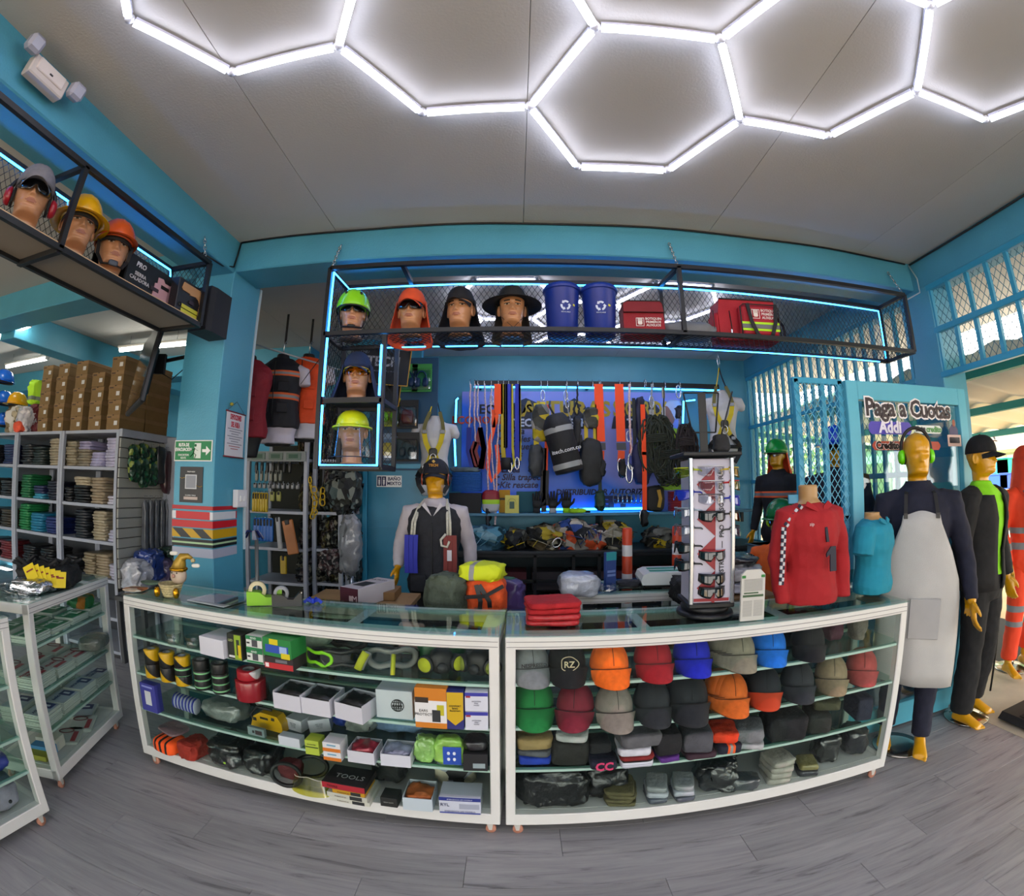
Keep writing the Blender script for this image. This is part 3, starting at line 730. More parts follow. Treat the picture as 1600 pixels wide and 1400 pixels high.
def body(parent, J, m=YEL, hyaw=0., htilt=0., vx=.0065, legs=True, arms=True, curl=.5, zcut=None):
    g = G()
    g.loft([ell(0, .005, z, rx, ry) for z, rx, ry in TORSO if zcut is None or z > zcut])
    g.loft([ell(0, .012+.004*k, z, r_, r_) for k, (z, r_) in enumerate(((1.44, .072), (1.49, .056), (1.53, .051), (1.58, .052)))])
    head_geo(g, (0, -.002, 1.565), .99, zmin=-.09, n=56, m=60, yaw=hyaw, paint=False, tilt=htilt)
    if arms:
        for s_ in 'LR':
            S_, E_, W_ = (Vector(J[k+s_]) for k in 'sew'); sg_ = 1 if s_ == 'L' else -1
            limb(g, [S_-Vector((sg_*.05, 0, -.01)), S_, S_.lerp(E_, .4), E_, E_.lerp(W_, .3), W_], [.055, .056, .047, .038, .040, .025])
            hand(g, W_, J.get('d'+s_, W_-E_), sg_, curl=curl)
    if legs:
        for s_ in 'LR':
            H_, K_, A_ = (Vector(J[k+s_]) for k in 'hka')
            limb(g, [H_, H_.lerp(K_, .35), K_+Vector((0, 0, .05)), K_, K_.lerp(A_, .3)+Vector((0, .012, 0)), A_+Vector((0, 0, .08)), A_-Vector((0, 0, .02))], [.085, .080, .056, .052, .056, .034, .032])
            foot(g, A_, J.get('f'+s_, 0))
    o = g.build('body', m, parent); remesh(o, vx, 1, .35); return o
def shirt(parent, J, m, name='shirt', sleeve=1., grow=.018, z0=.80, z1=1.47, hem=1.06, vx=.009, fold=.014, n0=0., arms=True, bulge=0.):
    g = G(); rings = []
    for z, rx, ry in TORSO:
        if z0-.06 <= z <= z1: rings.append(ell(0, .005, z, (rx+grow)*(hem if z < 1.0 else 1), (ry+grow+bulge)*(hem if z < 1.0 else 1)))
    rings.append(ell(0, .014, z1+.035, .085, .072)); rings.append(ell(0, .014, z1+.058, .070, .066))
    rings[0] = [(x, y, z0) for x, y, z in rings[0]]
    g.loft(rings)
    if arms:
        for s_ in 'LR':
            S_, E_, W_ = (Vector(J[k+s_]) for k in 'sew'); sg_ = 1 if s_ == 'L' else -1
            S0 = S_-Vector((sg_*.06, 0, -.005))
            if sleeve >= 1: g.tube([S0, S_, S_.lerp(E_, .45), E_, E_.lerp(W_, .4), E_.lerp(W_, .85), E_.lerp(W_, .97)], [.066, .072, .062, .054, .050, .040, .036], 14)
            else: g.tube([S0, S_, S_.lerp(E_, sleeve)], [.066, .072, .070], 14)
    o = g.build(name, m, parent); remesh(o, vx, 3); folds(o, .07, fold); return o
def trousers(parent, J, m, name='trousers', flare=1., z1=1.0, vx=.009, fold=.014, low=.05):
    g = G(); g.loft([ell(0, .005, z, rx, ry) for z, rx, ry in ((.80, .165, .118), (.86, .178, .125), (.93, .175, .124), (z1, .160, .114))])
    for s_ in 'LR':
        H_, K_, A_ = (Vector(J[k+s_]) for k in 'hka')
        g.tube([H_+Vector((0, 0, -.02)), H_.lerp(K_, .35), K_, K_.lerp(A_, .5), A_.lerp(K_, low*.6), A_.lerp(K_, low*.6)-Vector((0, 0, .012))], [.098, .096, .076, .072*flare, .070*flare, .068*flare], 16)
    o = g.build(name, m, parent); remesh(o, vx, 3); folds(o, .08, fold); return o
def stand_base(label, loc, r_=.165, rod=(0, .02), h_=.35):
    t = T('mannequin_stand', label, 'stand', loc)
    g = G(); g.lathe([(.01, .004), (r_, .002), (r_+.004, .008), (r_, .016), (r_*.5, .019), (.01, .02)], 40); g.build('plate', M('9a9690', .16, .95, var=.15, vs=7), t)
    g = G(); g.tube([(rod[0], rod[1], .015), (rod[0], rod[1], h_)], .009, 10); g.lathe([(.022, .018), (.022, .05), (.012, .055)], 14, (rod[0], rod[1], 0)); g.build('rod', CHROME, t)
    return t
# ---------------- hanging cages over the counters ----------------
def bar_part(parent, name, pts, r=.0125, m=None):
    g = G(); g.tube(pts, r, 4); return g.build(name, m or BLK, parent)
def neon_part(parent, pts, name='neon_strip', m=None, r=.0055):
    g = G(); g.tube(pts, r, 6); return g.build(name, m or NEON, parent)
CX0, CX1, CY0, CY1, CZ0, CZ1, CM = -1.11, 2.785, 2.40, 2.68, 2.487, 2.912, .99
cage = T('hanging_cage', 'long black steel cage hung under the back beam, edged with blue light strips', 'display cage', (0, 0, 0))
for nm, pts in (('rail', [(CX0, CY0, CZ1), (CX1, CY0, CZ1)]), ('rail', [(CX0, CY1, CZ1), (CX1, CY1, CZ1)]), ('rail', [(CX0, CY0, CZ0), (CX1, CY0, CZ0)]), ('rail', [(CX0, CY1, CZ0), (CX1, CY1, CZ0)]),
                ('post', [(CM, CY0, CZ0), (CM, CY0, CZ1)]), ('post', [(CM-.03, CY1, CZ0), (CM-.03, CY1, CZ1)]), ('post', [(-.66, CY1, CZ0), (-.66, CY1, CZ1)]),
                ('post', [(CX1, CY0, CZ0), (CX1, CY0, CZ1)]), ('post', [(CX1, CY1, CZ0), (CX1, CY1, CZ1)]), ('post', [(CX0, CY1, CZ0), (CX0, CY1, CZ1)]), ('post', [(CX0, CY0, 1.70), (CX0, CY0, CZ1)]),
                ('crossbar', [(CX0, CY0, CZ1), (CX0, CY1, CZ1)]), ('crossbar', [(CX1, CY0, CZ1), (CX1, CY1, CZ1)]), ('crossbar', [(-.66, CY0, CZ1), (-.66, CY1, CZ1)]), ('crossbar', [(CM, CY0, CZ1), (CM-.03, CY1, CZ1)]),
                ('crossbar', [(CX0, CY0, CZ0), (CX0, CY1, CZ0)]), ('crossbar', [(CX1, CY0, CZ0), (CX1, CY1, CZ0)]), ('crossbar', [(CM, CY0, CZ0), (CM, CY1, CZ0)])):
    bar_part(cage, nm, pts)
WIRE = M('15161a', .5)
for nm, L_, H_, loc, rot in (('rear_mesh', CX1-CX0, CZ1-CZ0, (CX0, CY1, CZ0), (0, 0, 0)), ('floor_mesh', CX1-CX0, CY1-CY0, (CX0, CY0, CZ0+.004), (-PI/2, 0, 0)),
                         ('side_mesh', CY1-CY0, CZ1-CZ0, (CX1, CY0, CZ0), (0, 0, PI/2)), ('side_mesh', CY1-CY0, CZ1-CZ0, (CX0, CY0, CZ0), (0, 0, PI/2))):
    g = G(); mesh_sheet(g, L_, H_, .036, .0016); o = g.build(nm, WIRE, cage, loc=loc, rot=((PI/2 if nm == 'floor_mesh' else 0), 0, rot[2])); o['kind'] = 'stuff'
    if nm == 'floor_mesh': o.rotation_euler = (-PI/2, 0, 0)
zz = CZ1-.022
neon_part(cage, [(CX0+.02, CY0+.01, CZ0+.02), (CX0+.02, CY0+.01, zz), (CX0+.03, CY1-.02, zz), (-.3, CY1-.02, zz+.004), (.4, CY1-.02, zz-.004), (1.2, CY1-.02, zz+.003), (2.1, CY1-.02, zz-.006), (CX1-.03, CY1-.02, zz-.012), (CX1-.03, CY1-.02, CZ0+.02)])
neon_part(cage, [(CX0+.3, CY1-.02, CZ0-.012), (CX1-.1, CY1-.02, CZ0-.012)], r=.004)
def chain(name, a, b, label, m=CHROME, link=.03, r=.003):
    A, B = Vector(a), Vector(b); d = B-A; n = max(2, int(d.length/(link*.8))); g = G(); dn = d.normalized(); u = dn.orthogonal().normalized(); v = dn.cross(u)
    for i in range(n):
        c = A+d*(i+.5)/n; w_ = u if i % 2 else v
        g.tube([c+dn*(link*.5*math.cos(t))+w_*(link*.28*math.sin(t)) for t in np.linspace(0, 2*PI, 10, endpoint=False)], r, 5, closed=True)
    o = g.build(name, m); o['kind'] = 'thing'; return tag(o, label, 'chain')
for x, lb in ((CX0, 'left end'), (CM, 'middle'), (CX1, 'right end')):
    chain('chain', (x, 2.512, 3.14), (x, CY0+.01, CZ1+.01), 'short steel chain holding the %s of the long hanging cage' % lb)
# side cage below the left end
LX1, LZ0 = -.735, 1.712
lc = T('side_cage', 'black two-storey cage with blue light strips under the left end of the long cage', 'display cage')
for nm, pts in (('post', [(LX1, CY0, LZ0), (LX1, CY0, CZ0-.02)]), ('post', [(CX0+.02, CY1, LZ0), (CX0+.02, CY1, CZ0-.02)]), ('post', [(LX1, CY1, LZ0), (LX1, CY1, CZ0-.02)]),
                ('rail', [(CX0+.03, CY0, LZ0), (LX1, CY0, LZ0)]), ('rail', [(CX0+.03, CY1, LZ0), (LX1, CY1, LZ0)]), ('rail', [(CX0+.03, CY0, 2.085), (LX1, CY0, 2.085)]), ('rail', [(CX0+.03, CY1, 2.085), (LX1, CY1, 2.085)]),
                ('crossbar', [(LX1, CY0, LZ0), (LX1, CY1, LZ0)]), ('crossbar', [(CX0+.03, CY0, LZ0), (CX0+.03, CY1, LZ0)]), ('crossbar', [(LX1, CY0, 2.085), (LX1, CY1, 2.085)])):
    bar_part(lc, nm, pts)
for z in (LZ0+.014, 2.1): g = G(); g.box(((CX0+LX1)/2+.01, (CY0+CY1)/2, z), (LX1-CX0-.02, CY1-CY0, .012)); g.build('shelf_board', M('2a2724', .6), lc)
g = G(); mesh_sheet(g, LX1-CX0, CZ0-LZ0, .036, .0016); g.build('rear_mesh', WIRE, lc, loc=(CX0, CY1, LZ0))['kind'] = 'stuff'
g = G(); mesh_sheet(g, CY1-CY0, CZ0-LZ0, .036, .0016); g.build('side_mesh', WIRE, lc, loc=(CX0, CY0, LZ0), rot=(0, 0, PI/2))['kind'] = 'stuff'
for a, b in ((LZ0+.01, 2.06), (2.11, CZ0-.03)):
    neon_part(lc, [(CX0+.028, CY0-.016, b), (CX0+.026, CY0-.016, a), (LX1-.012, CY0-.016, a), (LX1-.012, CY0-.016, b)] if a < 1.8 else [(CX0+.028, CY0-.016, a), (CX0+.03, CY0-.016, b)], r=.0065)
neon_part(lc, [(LX1-.012, CY0-.016, 2.11), (LX1-.012, CY0-.016, 2.40), (LX1-.05, CY1-.1, 2.47)], r=.0065)
# heads in the long cage
def headat(px, py_base, Y, z=None, **k):
    return at(px, py_base, Y=Y)
HZ = CZ0+.012
hx_ = lambda px: at(px, 510, Y=2.53).x
def face_rz(x, y, extra=0): return -math.atan2(-x, y)*0+extra
h1 = shelf_head('display head in the long cage with a lime climbing helmet and wraparound glasses', (hx_(549), 2.54, HZ), R(18), zmin=-.06)
hz = .06
def climb_helmet(t, c, z0):
    g = G(); dome(g, .105, .132, .135, z0+.118, .004, n=40, m=14, flat=.72, ridge=.004); g.build('helmet_shell', M(c, .3, coat=.2), t)
    g = G(); brim(g, .102, .128, .012, .004, .006, z0+.121, .004, drop=.004, th=.008); g.build('helmet_rim', M('222425', .6), t)
    for s_ in (-1, 1):
        for (x, y, z) in ((.045, -.085, .20), (.07, -.02, .215), (.06, .06, .22)): g = G(); g.blob((s_*x, y, z0+z+.006), (.016, .034, .022), .8, n=10, m=6); g.build('vent', M('101211', .5), t)
    for s_ in (-1, 1):
        g = G(); g.tube([(s_*.086, -.055, z0+.122), (s_*.080, -.02, z0+.06), (s_*.062, -.045, z0+.0), (0, -.088, z0-.012)], .0025, 4, ry=.009); g.tube([(s_*.086, .045, z0+.122), (s_*.080, -.02, z0+.055)], .0025, 4, ry=.007); g.build('chin_strap', M('121214', .7), t)
    g = G(); g.blob((0, -.090, z0-.006), (.05, .014, .018), .6, n=12, m=6); g.build('chin_cup', M('171719', .6), t)
def wrap_at(t, z0, fn, *a, **k):
    """accessories are modelled around a head whose chin is at z=0"""
    e = len(bpy.data.objects); before = set(t.children); fn(t, *a, **k)
    for o in list(t.children):
        if o not in before: o.location.z += z0
def outfit(t, z0, name, label, cat, fn, loc_from=None):
    """a wearable that could be lifted off: a thing of its own, at the head's place"""
    e = T(name, label, cat, t.location+Vector((0, 0, z0)), t.rotation_euler.z); fn(e); return e
outfit(h1, hz, 'climbing_helmet', 'lime green climbing helmet on the leftmost head of the long cage', 'helmet', lambda e: climb_helmet(e, '8fe01c', 0))
outfit(h1, hz, 'safety_glasses', 'black wraparound glasses under the lime climbing helmet', 'glasses', lambda e: glasses(e, DARKLENS))
h2 = shelf_head('display head in the long cage wearing the orange sun cap', (hx_(641), 2.54, HZ), R(4), zmin=-.06)
def suncap(e, c, z1=-.10, a0=58, **k):
    f = M(c, .85, var=.08, vs=30, bump=.1, bs=250); cap_parts(e, c, z0=.137, fab=f); neck_flap(e, f, z0=.16, z1=z1, a0=a0, **k)
outfit(h2, hz, 'sun_hat', 'orange cap with long neck flap, second head from the left in the long cage', 'cap', lambda e: suncap(e, 'd9512a', a0=74))
outfit(h2, hz, 'safety_glasses', 'black sport glasses below the orange sun cap', 'glasses', lambda e: glasses(e, DARKLENS))
h3 = shelf_head('bare-faced display head in the long cage wearing a black flap cap', (hx_(718), 2.54, HZ), R(-8), zmin=-.06)
outfit(h3, hz, 'sun_hat', 'black cap with neck flap, third head from the left in the long cage', 'cap', lambda e: suncap(e, '15151b', a0=78, flare=.06))
h4 = shelf_head('bare-faced display head under the wide black hat', (hx_(800), 2.54, HZ), R(2), zmin=-.06)
def widehat(e):
    f = M('141518', .85, var=.1, vs=30, bump=.1, bs=250)
    g = G(); dome(g, .088, .108, .10, .150, .004, n=36, m=10, flat=.6); g.build('crown', f, e)
    g = G(); brim(g, .086, .106, .075, .095, .08, .156, .004, drop=.028); g.build('brim', f, e)
    neck_flap(e, M('3a3328', .85), z0=.14, z1=-.09, a0=95, flare=.035)
    g = G(); g.tube([(-.076, -.03, .15), (-.068, -.05, .04), (0, -.07, -.03), (.02, -.075, -.08)], .0018, 5); g.tube([(.076, -.03, .15), (.068, -.05, .04), (.01, -.07, -.03)], .0018, 5); g.build('chin_cord', BLK, e)
outfit(h4, hz, 'wide_brim_hat', 'black wide-brimmed hat on the fourth head of the long cage', 'hat', widehat)
# recycling bins
def recycle_bin(label, px, rz):
    p = at(px, 519, Y=2.55); t = T('recycling_bin', label, 'bin', (p.x, 2.55, CZ0+.006), rz, 'blue recycling bins in the hanging cage')
    bm = M('16318f', .4, var=.08, vs=6)
    g = G(); g.lathe([(.085, 0), (.090, .004), (.106, .285), (.110, .29)], 36); g.build('body', bm, t)
    g = G(); g.lathe([(.112, .282), (.116, .286), (.116, .300), (.106, .316), (.06, .322), (.002, .324)], 36); g.build('lid', bm, t)
    w_ = M('c9d4ea', .5)
    for k in range(3):
        a = R(90+120*k); g = G(); c = Vector((0, 0, .17)); 
        def q(r_, t_): 
            x = r_*math.cos(t_); z = .165+r_*math.sin(t_); return (x, -math.sqrt(max(.0001, (.0965+.0045*(z-.1)/.1)**2-x*x))-.0015, z)
        a0, a1 = a-R(42), a+R(30); pts_o = [q(.030, a0+(a1-a0)*i/5) for i in range(6)]; pts_i = [q(.018, a0+(a1-a0)*i/5) for i in range(6)]
        g.add(pts_o+pts_i, [(i, i+1, i+7, i+6) for i in range(5)]); g.add([q(.036, a1), q(.012, a1), q(.025, a1+R(30))], [(0, 1, 2)]); g.build('recycling_arrow', w_, t)
    text(t, 'RECICLABLE', .010, (0, -.1015, .122), mat=w_)
    g = G(); g.box((0, -.095, .022), (.036, .002, .012)); g.build('sticker', M('b05a4a', .5), t)
    g = G(); g.box((.052, -.088, .172), (.014, .002, .012), rz=R(30), ry=R(20)); g.build('sticker', M('d5d24a', .5), t)
    return t
recycle_bin('blue recycling bin beside the wide black hat', 879, R(6)); recycle_bin('blue recycling bin beside the small red first aid bag', 938, R(-6))
# first aid bags
REDB = M('8e1422', .75, var=.12, vs=8, bump=.2, bs=180); LIME = M('b4ee1c', .5); GREYR = M('6d6f70', .5)
p = at(1004, 519, Y=2.54)
t = T('first_aid_bag', 'small dark red first aid bag with one lime stripe', 'bag', (p.x, 2.54, CZ0+.006), R(-4))
g = G(); g.prism([(-.125, 0), (.125, 0), (.115, .17), (.10, .205), (-.10, .205), (-.125, .17)], -.07, .07); g.build('body', REDB, t)
g = G(); g.prism([(-.123, .135), (.118, .135), (.112, .195), (.10, .21), (-.10, .21), (-.128, .195)], -.078, .075); g.build('flap', M('7a1420', .75, var=.1), t)
g = G(); g.tube([(-.125, -.08, .137), (.12, -.08, .137), (.114, -.08, .195), (.10, -.08, .21), (-.10, -.08, .21), (-.128, -.08, .195)], .003, 6, closed=True); g.build('piping', BLK, t)
g = G(); g.box((0, -.0725, .025), (.245, .003, .014)); g.build('reflective_stripe', LIME, t)
def botiquin(t, x, y, z, s_=1., rz=0):
    w_ = M('e6dcd8', .6)
    g = G(); 
    for a, b, c, d in ((-.05, .026, .05, .003), (-.05, -.026, .05, .003), (-.074, 0, .003, .05), (-.026, 0, .003, .05)): g.box((x+a*s_, y, z+b*s_), (c*s_, .002, d*s_))
    g.build('emblem_frame', w_, t)
    g = G(); g.blob((x-.05*s_, y, z-.006*s_), (.03*s_, .003, .026*s_), .8, n=12, m=6)
    for k, dx in enumerate((-.012, -.004, .004, .012)): g.box((x+(-.05+dx)*s_, y, z+.014*s_), (.005*s_, .003, .022*s_))
    g.build('hand_emblem', w_, t)
    text(t, 'BOTIQUIN\nPRIMEROS\nAUXILIOS', .0215*s_, (x+.035*s_, y, z), mat=w_, bold=.0004)
botiquin(t, .02, -.073, .078, .95)
p = at(1172, 528, Y=2.50)
t = T('first_aid_bag', 'large red first aid holdall with black straps and two lime stripes', 'bag', (p.x, 2.52, CZ0+.006), R(-3))
REDC = M('a51626', .7, var=.1, vs=8, bump=.2, bs=180)
g = G(); g.prism([(-.2, 0), (.2, 0), (.205, .18), (.19, .27), (-.19, .27), (-.205, .18)], -.03, .12); g.build('body', REDC, t)
g = G(); g.box((.05, -.06, .115), (.265, .06, .21), ch=.02); g.build('front_pocket', M('a2182a', .7, var=.1, vs=8), t)
g = G(); g.tube([(-.08, -.092, .01), (-.082, -.092, .20), (-.06, -.092, .218), (.16, -.092, .218), (.182, -.092, .2), (.182, -.092, .01)], .004, 6); g.build('pocket_zip', BLK, t)
g = G(); g.box((-.21, .03, .10), (.05, .11, .17), ch=.02); g.build('side_pocket', REDC, t)
g = G(); g.tube([(-.236, -.03, .04), (-.238, -.03, .19)], .003, 6); g.tube([(-.12, -.035, .03), (-.13, -.035, .19)], .003, 6); g.tube([(-.19, -.033, .272), (.19, -.033, .272)], .005, 6); g.build('zip', BLK, t)['kind'] = 'stuff'
for z, m_, h_ in ((.095, LIME, .014), (.074, GREYR, .026), (.052, LIME, .014)): g = G(); g.box((.05, -.0915, z), (.258, .003, h_)); g.build('reflective_stripe', m_, t)
for s_, x in ((1, -.0), (-1, .125)):
    g = G(); g.tube([(x-.035*s_, -.1, .22), (x-.02*s_, -.108, .1), (x+.01*s_, -.112, .02), (x+.03*s_, -.12, -.01)], .002, 4, ry=.012, up=(1, 0, 0)); g.build('strap', BLK, t)
g = G(); g.tube([(.2, 0, .2), (.26, .0, .12), (.27, 0, .03), (.2, 0, .02)], .002, 4, ry=.012, up=(0, 1, 0)); g.build('shoulder_strap', BLK, t)
g = G(); g.box((-.128, -.04, .05), (.012, .004, .035), ch=.002); g.build('zip_pull', CHROME, t)
botiquin(t, .075, -.093, .155, 1.1)
p = at(1075, 518, Y=2.55)
t = T('folded_tarp', 'grey folded raincoat bundle between the two red bags', 'folded clothing', (p.x, 2.56, CZ0+.012))
g = G(); g.blob((0, 0, .055), (.34, .17, .11), .6, .05, 3, n=34, m=12, fr=6, flat=True); g.build('folded_cloth', M('6d7178', .6, var=.15, vs=9), t)
# heads in the side cage
yb = (CY0+CY1)/2-.0
h5 = shelf_head('display head with yellow glasses in the upper side cage', (at(556, 628, Y=yb).x, yb, 2.106), R(14), zmin=-.055)
outfit(h5, .055, 'sun_hat', 'navy cap with neck cape in the upper side cage', 'cap', lambda e: suncap(e, '1c2740', z1=-.05, a0=58, flare=.06))
outfit(h5, .055, 'safety_glasses', 'amber safety glasses on the head in the upper side cage', 'glasses', lambda e: glasses(e, glass((.95, .75, .1), 1.5, .08), frame='c9a91e'))
h6 = shelf_head('display head behind the clear face shield in the lower side cage', (at(549, 726, Y=yb).x, yb, LZ0+.022), R(12), zmin=-.09)
def fshield(e):
    g = G(); dome(g, .098, .122, .10, .128, .0, n=36, m=9, flat=.7, front=.0)
    g.build('shell', M('d7e01a', .3, coat=.2), e)
    g = G(); brim(g, .1, .122, .03, .018, .004, .132, 0, drop=.006, th=.01); g.build('visor_bracket', M('c3d61e', .3), e)
    g = G(); n = 26; vs = []
    for j in range(8):
        v = j/7
        for i in range(n):
            a = R(-82)+R(164)*i/(n-1); r_ = .118+.022*v; vs.append((r_*math.sin(a), -(.135+.012*v)*math.cos(a)+.005, .135-.185*v))
    g.add(vs, [(j*n+i, j*n+i+1, (j+1)*n+i+1, (j+1)*n+i) for j in range(7) for i in range(n-1)], 0, True); g.build('face_shield', glass((.9, .94, .97), 1.4, .07), e)
    g = G(); g.tube([((.141)*math.sin(a), -.148*math.cos(a)+.005, -.052) for a in np.linspace(R(-82), R(82), 20)], .003, 5); g.build('shield_edge', M('23262a', .4), e)
outfit(h6, .09, 'face_shield', 'clear face shield with lime brow guard in the lower side cage', 'face shield', fshield)
# ---------------- left hanging shelf ----------------
LX, LXr, LY0, LY1, LZa, LZb = -1.80, -2.10, -.6, 2.14, 2.50, 2.895
ls = T('hanging_shelf', 'black framed hanging shelf with a pale board under the left beam', 'shelf')
for nm, pts in (('rail', [(LX, LY0, LZa), (LX, LY1, LZa)]), ('rail', [(LXr, LY0, LZa), (LXr, LY1, LZa)]), ('rail', [(LX, LY0, LZb), (LX, LY1, LZb)]), ('rail', [(LXr, LY0, LZb), (LXr, LY1, LZb)]),
                ('post', [(LX, LY1, LZa), (LX, LY1, LZb)]), ('post', [(LXr, LY1, LZa), (LXr, LY1, LZb)]), ('post', [(LX, 1.14, LZa), (LX, 1.14, LZb)]), ('post', [(LX, .1, LZa), (LX, .1, LZb)]),
                ('crossbar', [(LX, LY1, LZa), (LXr, LY1, LZa)]), ('crossbar', [(LX, LY1, LZb), (LXr, LY1, LZb)]), ('crossbar', [(LX, 1.14, LZb), (LXr, 1.14, LZb)]), ('crossbar', [(LX, 1.14, LZa-.01), (LXr, 1.14, LZa-.01)])):
    bar_part(ls, nm, pts)
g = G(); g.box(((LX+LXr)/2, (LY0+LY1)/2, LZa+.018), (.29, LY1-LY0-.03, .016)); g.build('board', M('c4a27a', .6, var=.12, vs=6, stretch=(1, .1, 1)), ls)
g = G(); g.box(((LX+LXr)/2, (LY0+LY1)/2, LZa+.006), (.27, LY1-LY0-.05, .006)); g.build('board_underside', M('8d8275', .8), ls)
g = G(); mesh_sheet(g, LY1-LY0, LZb-LZa, .036, .0016); g.build('rear_mesh', WIRE, ls, loc=(LXr, LY0, LZa), rot=(0, 0, PI/2))['kind'] = 'stuff'
g = G(); mesh_sheet(g, LX-LXr, LZb-LZa, .036, .0016); g.build('side_mesh', WIRE, ls, loc=(LXr, LY1, LZa))['kind'] = 'stuff'
neon_part(ls, [(LXr+.02, LY0, LZb-.02), (LXr+.02, LY1-.03, LZb-.02), (LXr+.02, LY1-.02, LZb-.05), (LXr+.02, LY1-.02, LZa+.1)])
chain('chain', (-1.885, 2.14, 3.09), (-1.83, 2.13, 2.90), 'short steel chain holding the left hanging shelf near the corner')
BZ = LZa+.027
def onleft(px, py): return at(px, py, Z=BZ)
e1 = at(35, 352, X=-1.93); e2 = at(115, 383, X=-1.93); e3 = at(170, 420, X=-1.93)
def lh(label, e, rz): return shelf_head(label, (-1.93, e.y, BZ), rz, zmin=-.07)
k1 = lh('display head on the left shelf wearing red ear muffs and black glasses', e1, R(62))
def greycap(e): cap_parts(e, '77757c', z0=.137)
outfit(k1, .07, 'baseball_cap', 'grey baseball cap above the red ear muffs', 'cap', greycap)
outfit(k1, .07, 'ear_muffs', 'red ear muffs on the head at the left edge of the hanging shelf', 'ear muffs', lambda e: earmuffs(e, '9c0f22', over=.20, z0=.085))
outfit(k1, .07, 'safety_glasses', 'black glasses below the grey baseball cap', 'glasses', lambda e: glasses(e, DARKLENS))
k2 = lh('display head on the left shelf under the yellow full-brim helmet', e2, R(66))
outfit(k2, .07, 'safety_helmet', 'yellow full-brim safety helmet on the left hanging shelf', 'helmet', lambda e: hardhat(e, 'e0a600', 'full', z0=.135))
k3 = lh('display head on the left shelf under the orange helmet with a chin strap', e3, R(60))
def orhelm(e):
    hardhat(e, 'd2561c', 'cap', z0=.132); neck_flap(e, M('101010', .8), z0=.13, z1=-.05, a0=100, flare=.0, name='inner_liner')
    for s_ in (-1, 1): g = G(); g.tube([(s_*.086, -.03, .13), (s_*.078, -.03, .05), (s_*.05, -.06, -.005), (0, -.092, -.008)], .0025, 4, ry=.009); g.build('chin_strap', M('141416', .7), e)
    g = G(); g.blob((0, -.094, -.004), (.05, .016, .03), .6, n=12, m=6); g.build('chin_cup', M('3c4450', .5), e)
outfit(k3, .07, 'safety_helmet', 'orange safety helmet with black chin strap on the left hanging shelf', 'helmet', orhelm)
# two boxed tools on the left shelf
def toolbox_card(label, pa, pb, h_, xx, cut, mcol, txt):
    A = at(*pa, X=xx); B = at(*pb, X=xx); L_ = abs(B.y-A.y); t = T('tool_box', label, 'box', (xx, (A.y+B.y)/2, BZ), PI/2)
    g = G(); g.box((0, 0, h_/2), (L_, .06, h_), ch=.003); g.build('carton', M('1b1a1c', .4), t)
    g = G(); pts = [(x*L_, z*h_) for x, z in cut]; g.prism(pts, -.036, -.031); g.build('tool_picture', M(mcol, .6), t)
    g = G(); g.box((cut[0][0]*L_*.2+.05*L_, -.037, h_*.42), (L_*.16, .003, h_*.1), ch=.001); g.build('picture_label', M('3a2f38', .6), t)
    if txt: text(t, txt, h_*.13, (-L_*.24, -.032, h_*.5), mat=M('c9c4c4', .5), bold=.0006); text(t, 'PRO', h_*.18, (-L_*.26, -.032, h_*.8), mat=M('d9d4d4', .5), sh=.2, bold=.001)
    return t, L_
SAW = [(.03, .25), (.05, .6), (.10, .62), (.10, .78), (.2, .8), (.24, .72), (.36, .72), (.40, .8), (.44, .68), (.46, .5), (.44, .42), (.47, .2), (.40, .14), (.33, .2), (.28, .1), (.2, .12), (.12, .2)]
t, L_ = toolbox_card('black boxed jigsaw reading PRO on the left hanging shelf', (190, 428), (266, 470), .215, -1.95, SAW, 'c79aa2', 'SIERRA\nCALADORA')
g = G(); g.box((.25*L_, -.038, .58*.215), (.17*L_, .003, .02), ch=.004); g.build('handle_slot', M('1b1a1c', .5), t)
DRL = [(-.40, .72), (-.36, .9), (.2, .92), (.28, .84), (.42, .8), (.42, .72), (.36, .68), (.4, .3), (.36, .12), (.26, .14), (.24, .3), (.27, .5), (.2, .62), (.1, .66), (-.1, .62), (-.12, .66), (-.36, .66)]
t, L_ = toolbox_card('black boxed drill with pale drill picture at the end of the left hanging shelf', (268, 474), (312, 500), .20, -1.86, DRL, 'b98a5c', None)
for z in (.045, .018): g = G(); g.box((-.05*L_, -.033, z), (.55*L_, .004, .022), ch=.001); g.build('yellow_band', M('c9c23a', .5), t)
g = G(); g.disc_x((0, 0, 0), .013, .004, 16); o = g.build('badge', M('111111', .5), t, loc=(-.38*L_, -.034, .045), rot=(0, 0, PI/2))
# speaker
p = at(336, 482, Y=2.31)
t = T('loudspeaker', 'black loudspeaker on the pillar at the end of the left hanging shelf', 'speaker', (-1.875, 2.30, 2.50), R(-4)); t.scale = (.72, .72, .85)
g = G(); g.prism([(-.10, -.12), (.10, -.12), (.115, -.06), (.10, .16), (-.10, .16)], 0, .33, axis=2); g.build('cabinet', M('161519', .6), t)
g = G(); g.prism([(-.095, -.125), (.095, -.125), (.108, -.066), (.10, -.11), (-.10, -.11)], .02, .31, axis=2); g.build('grille', M('201f24', .9, bump=.4, bs=400), t)
g = G(); g.box((.03, -.127, .045), (.03, .003, .012)); g.build('badge', M('cfd0d4', .4), t)
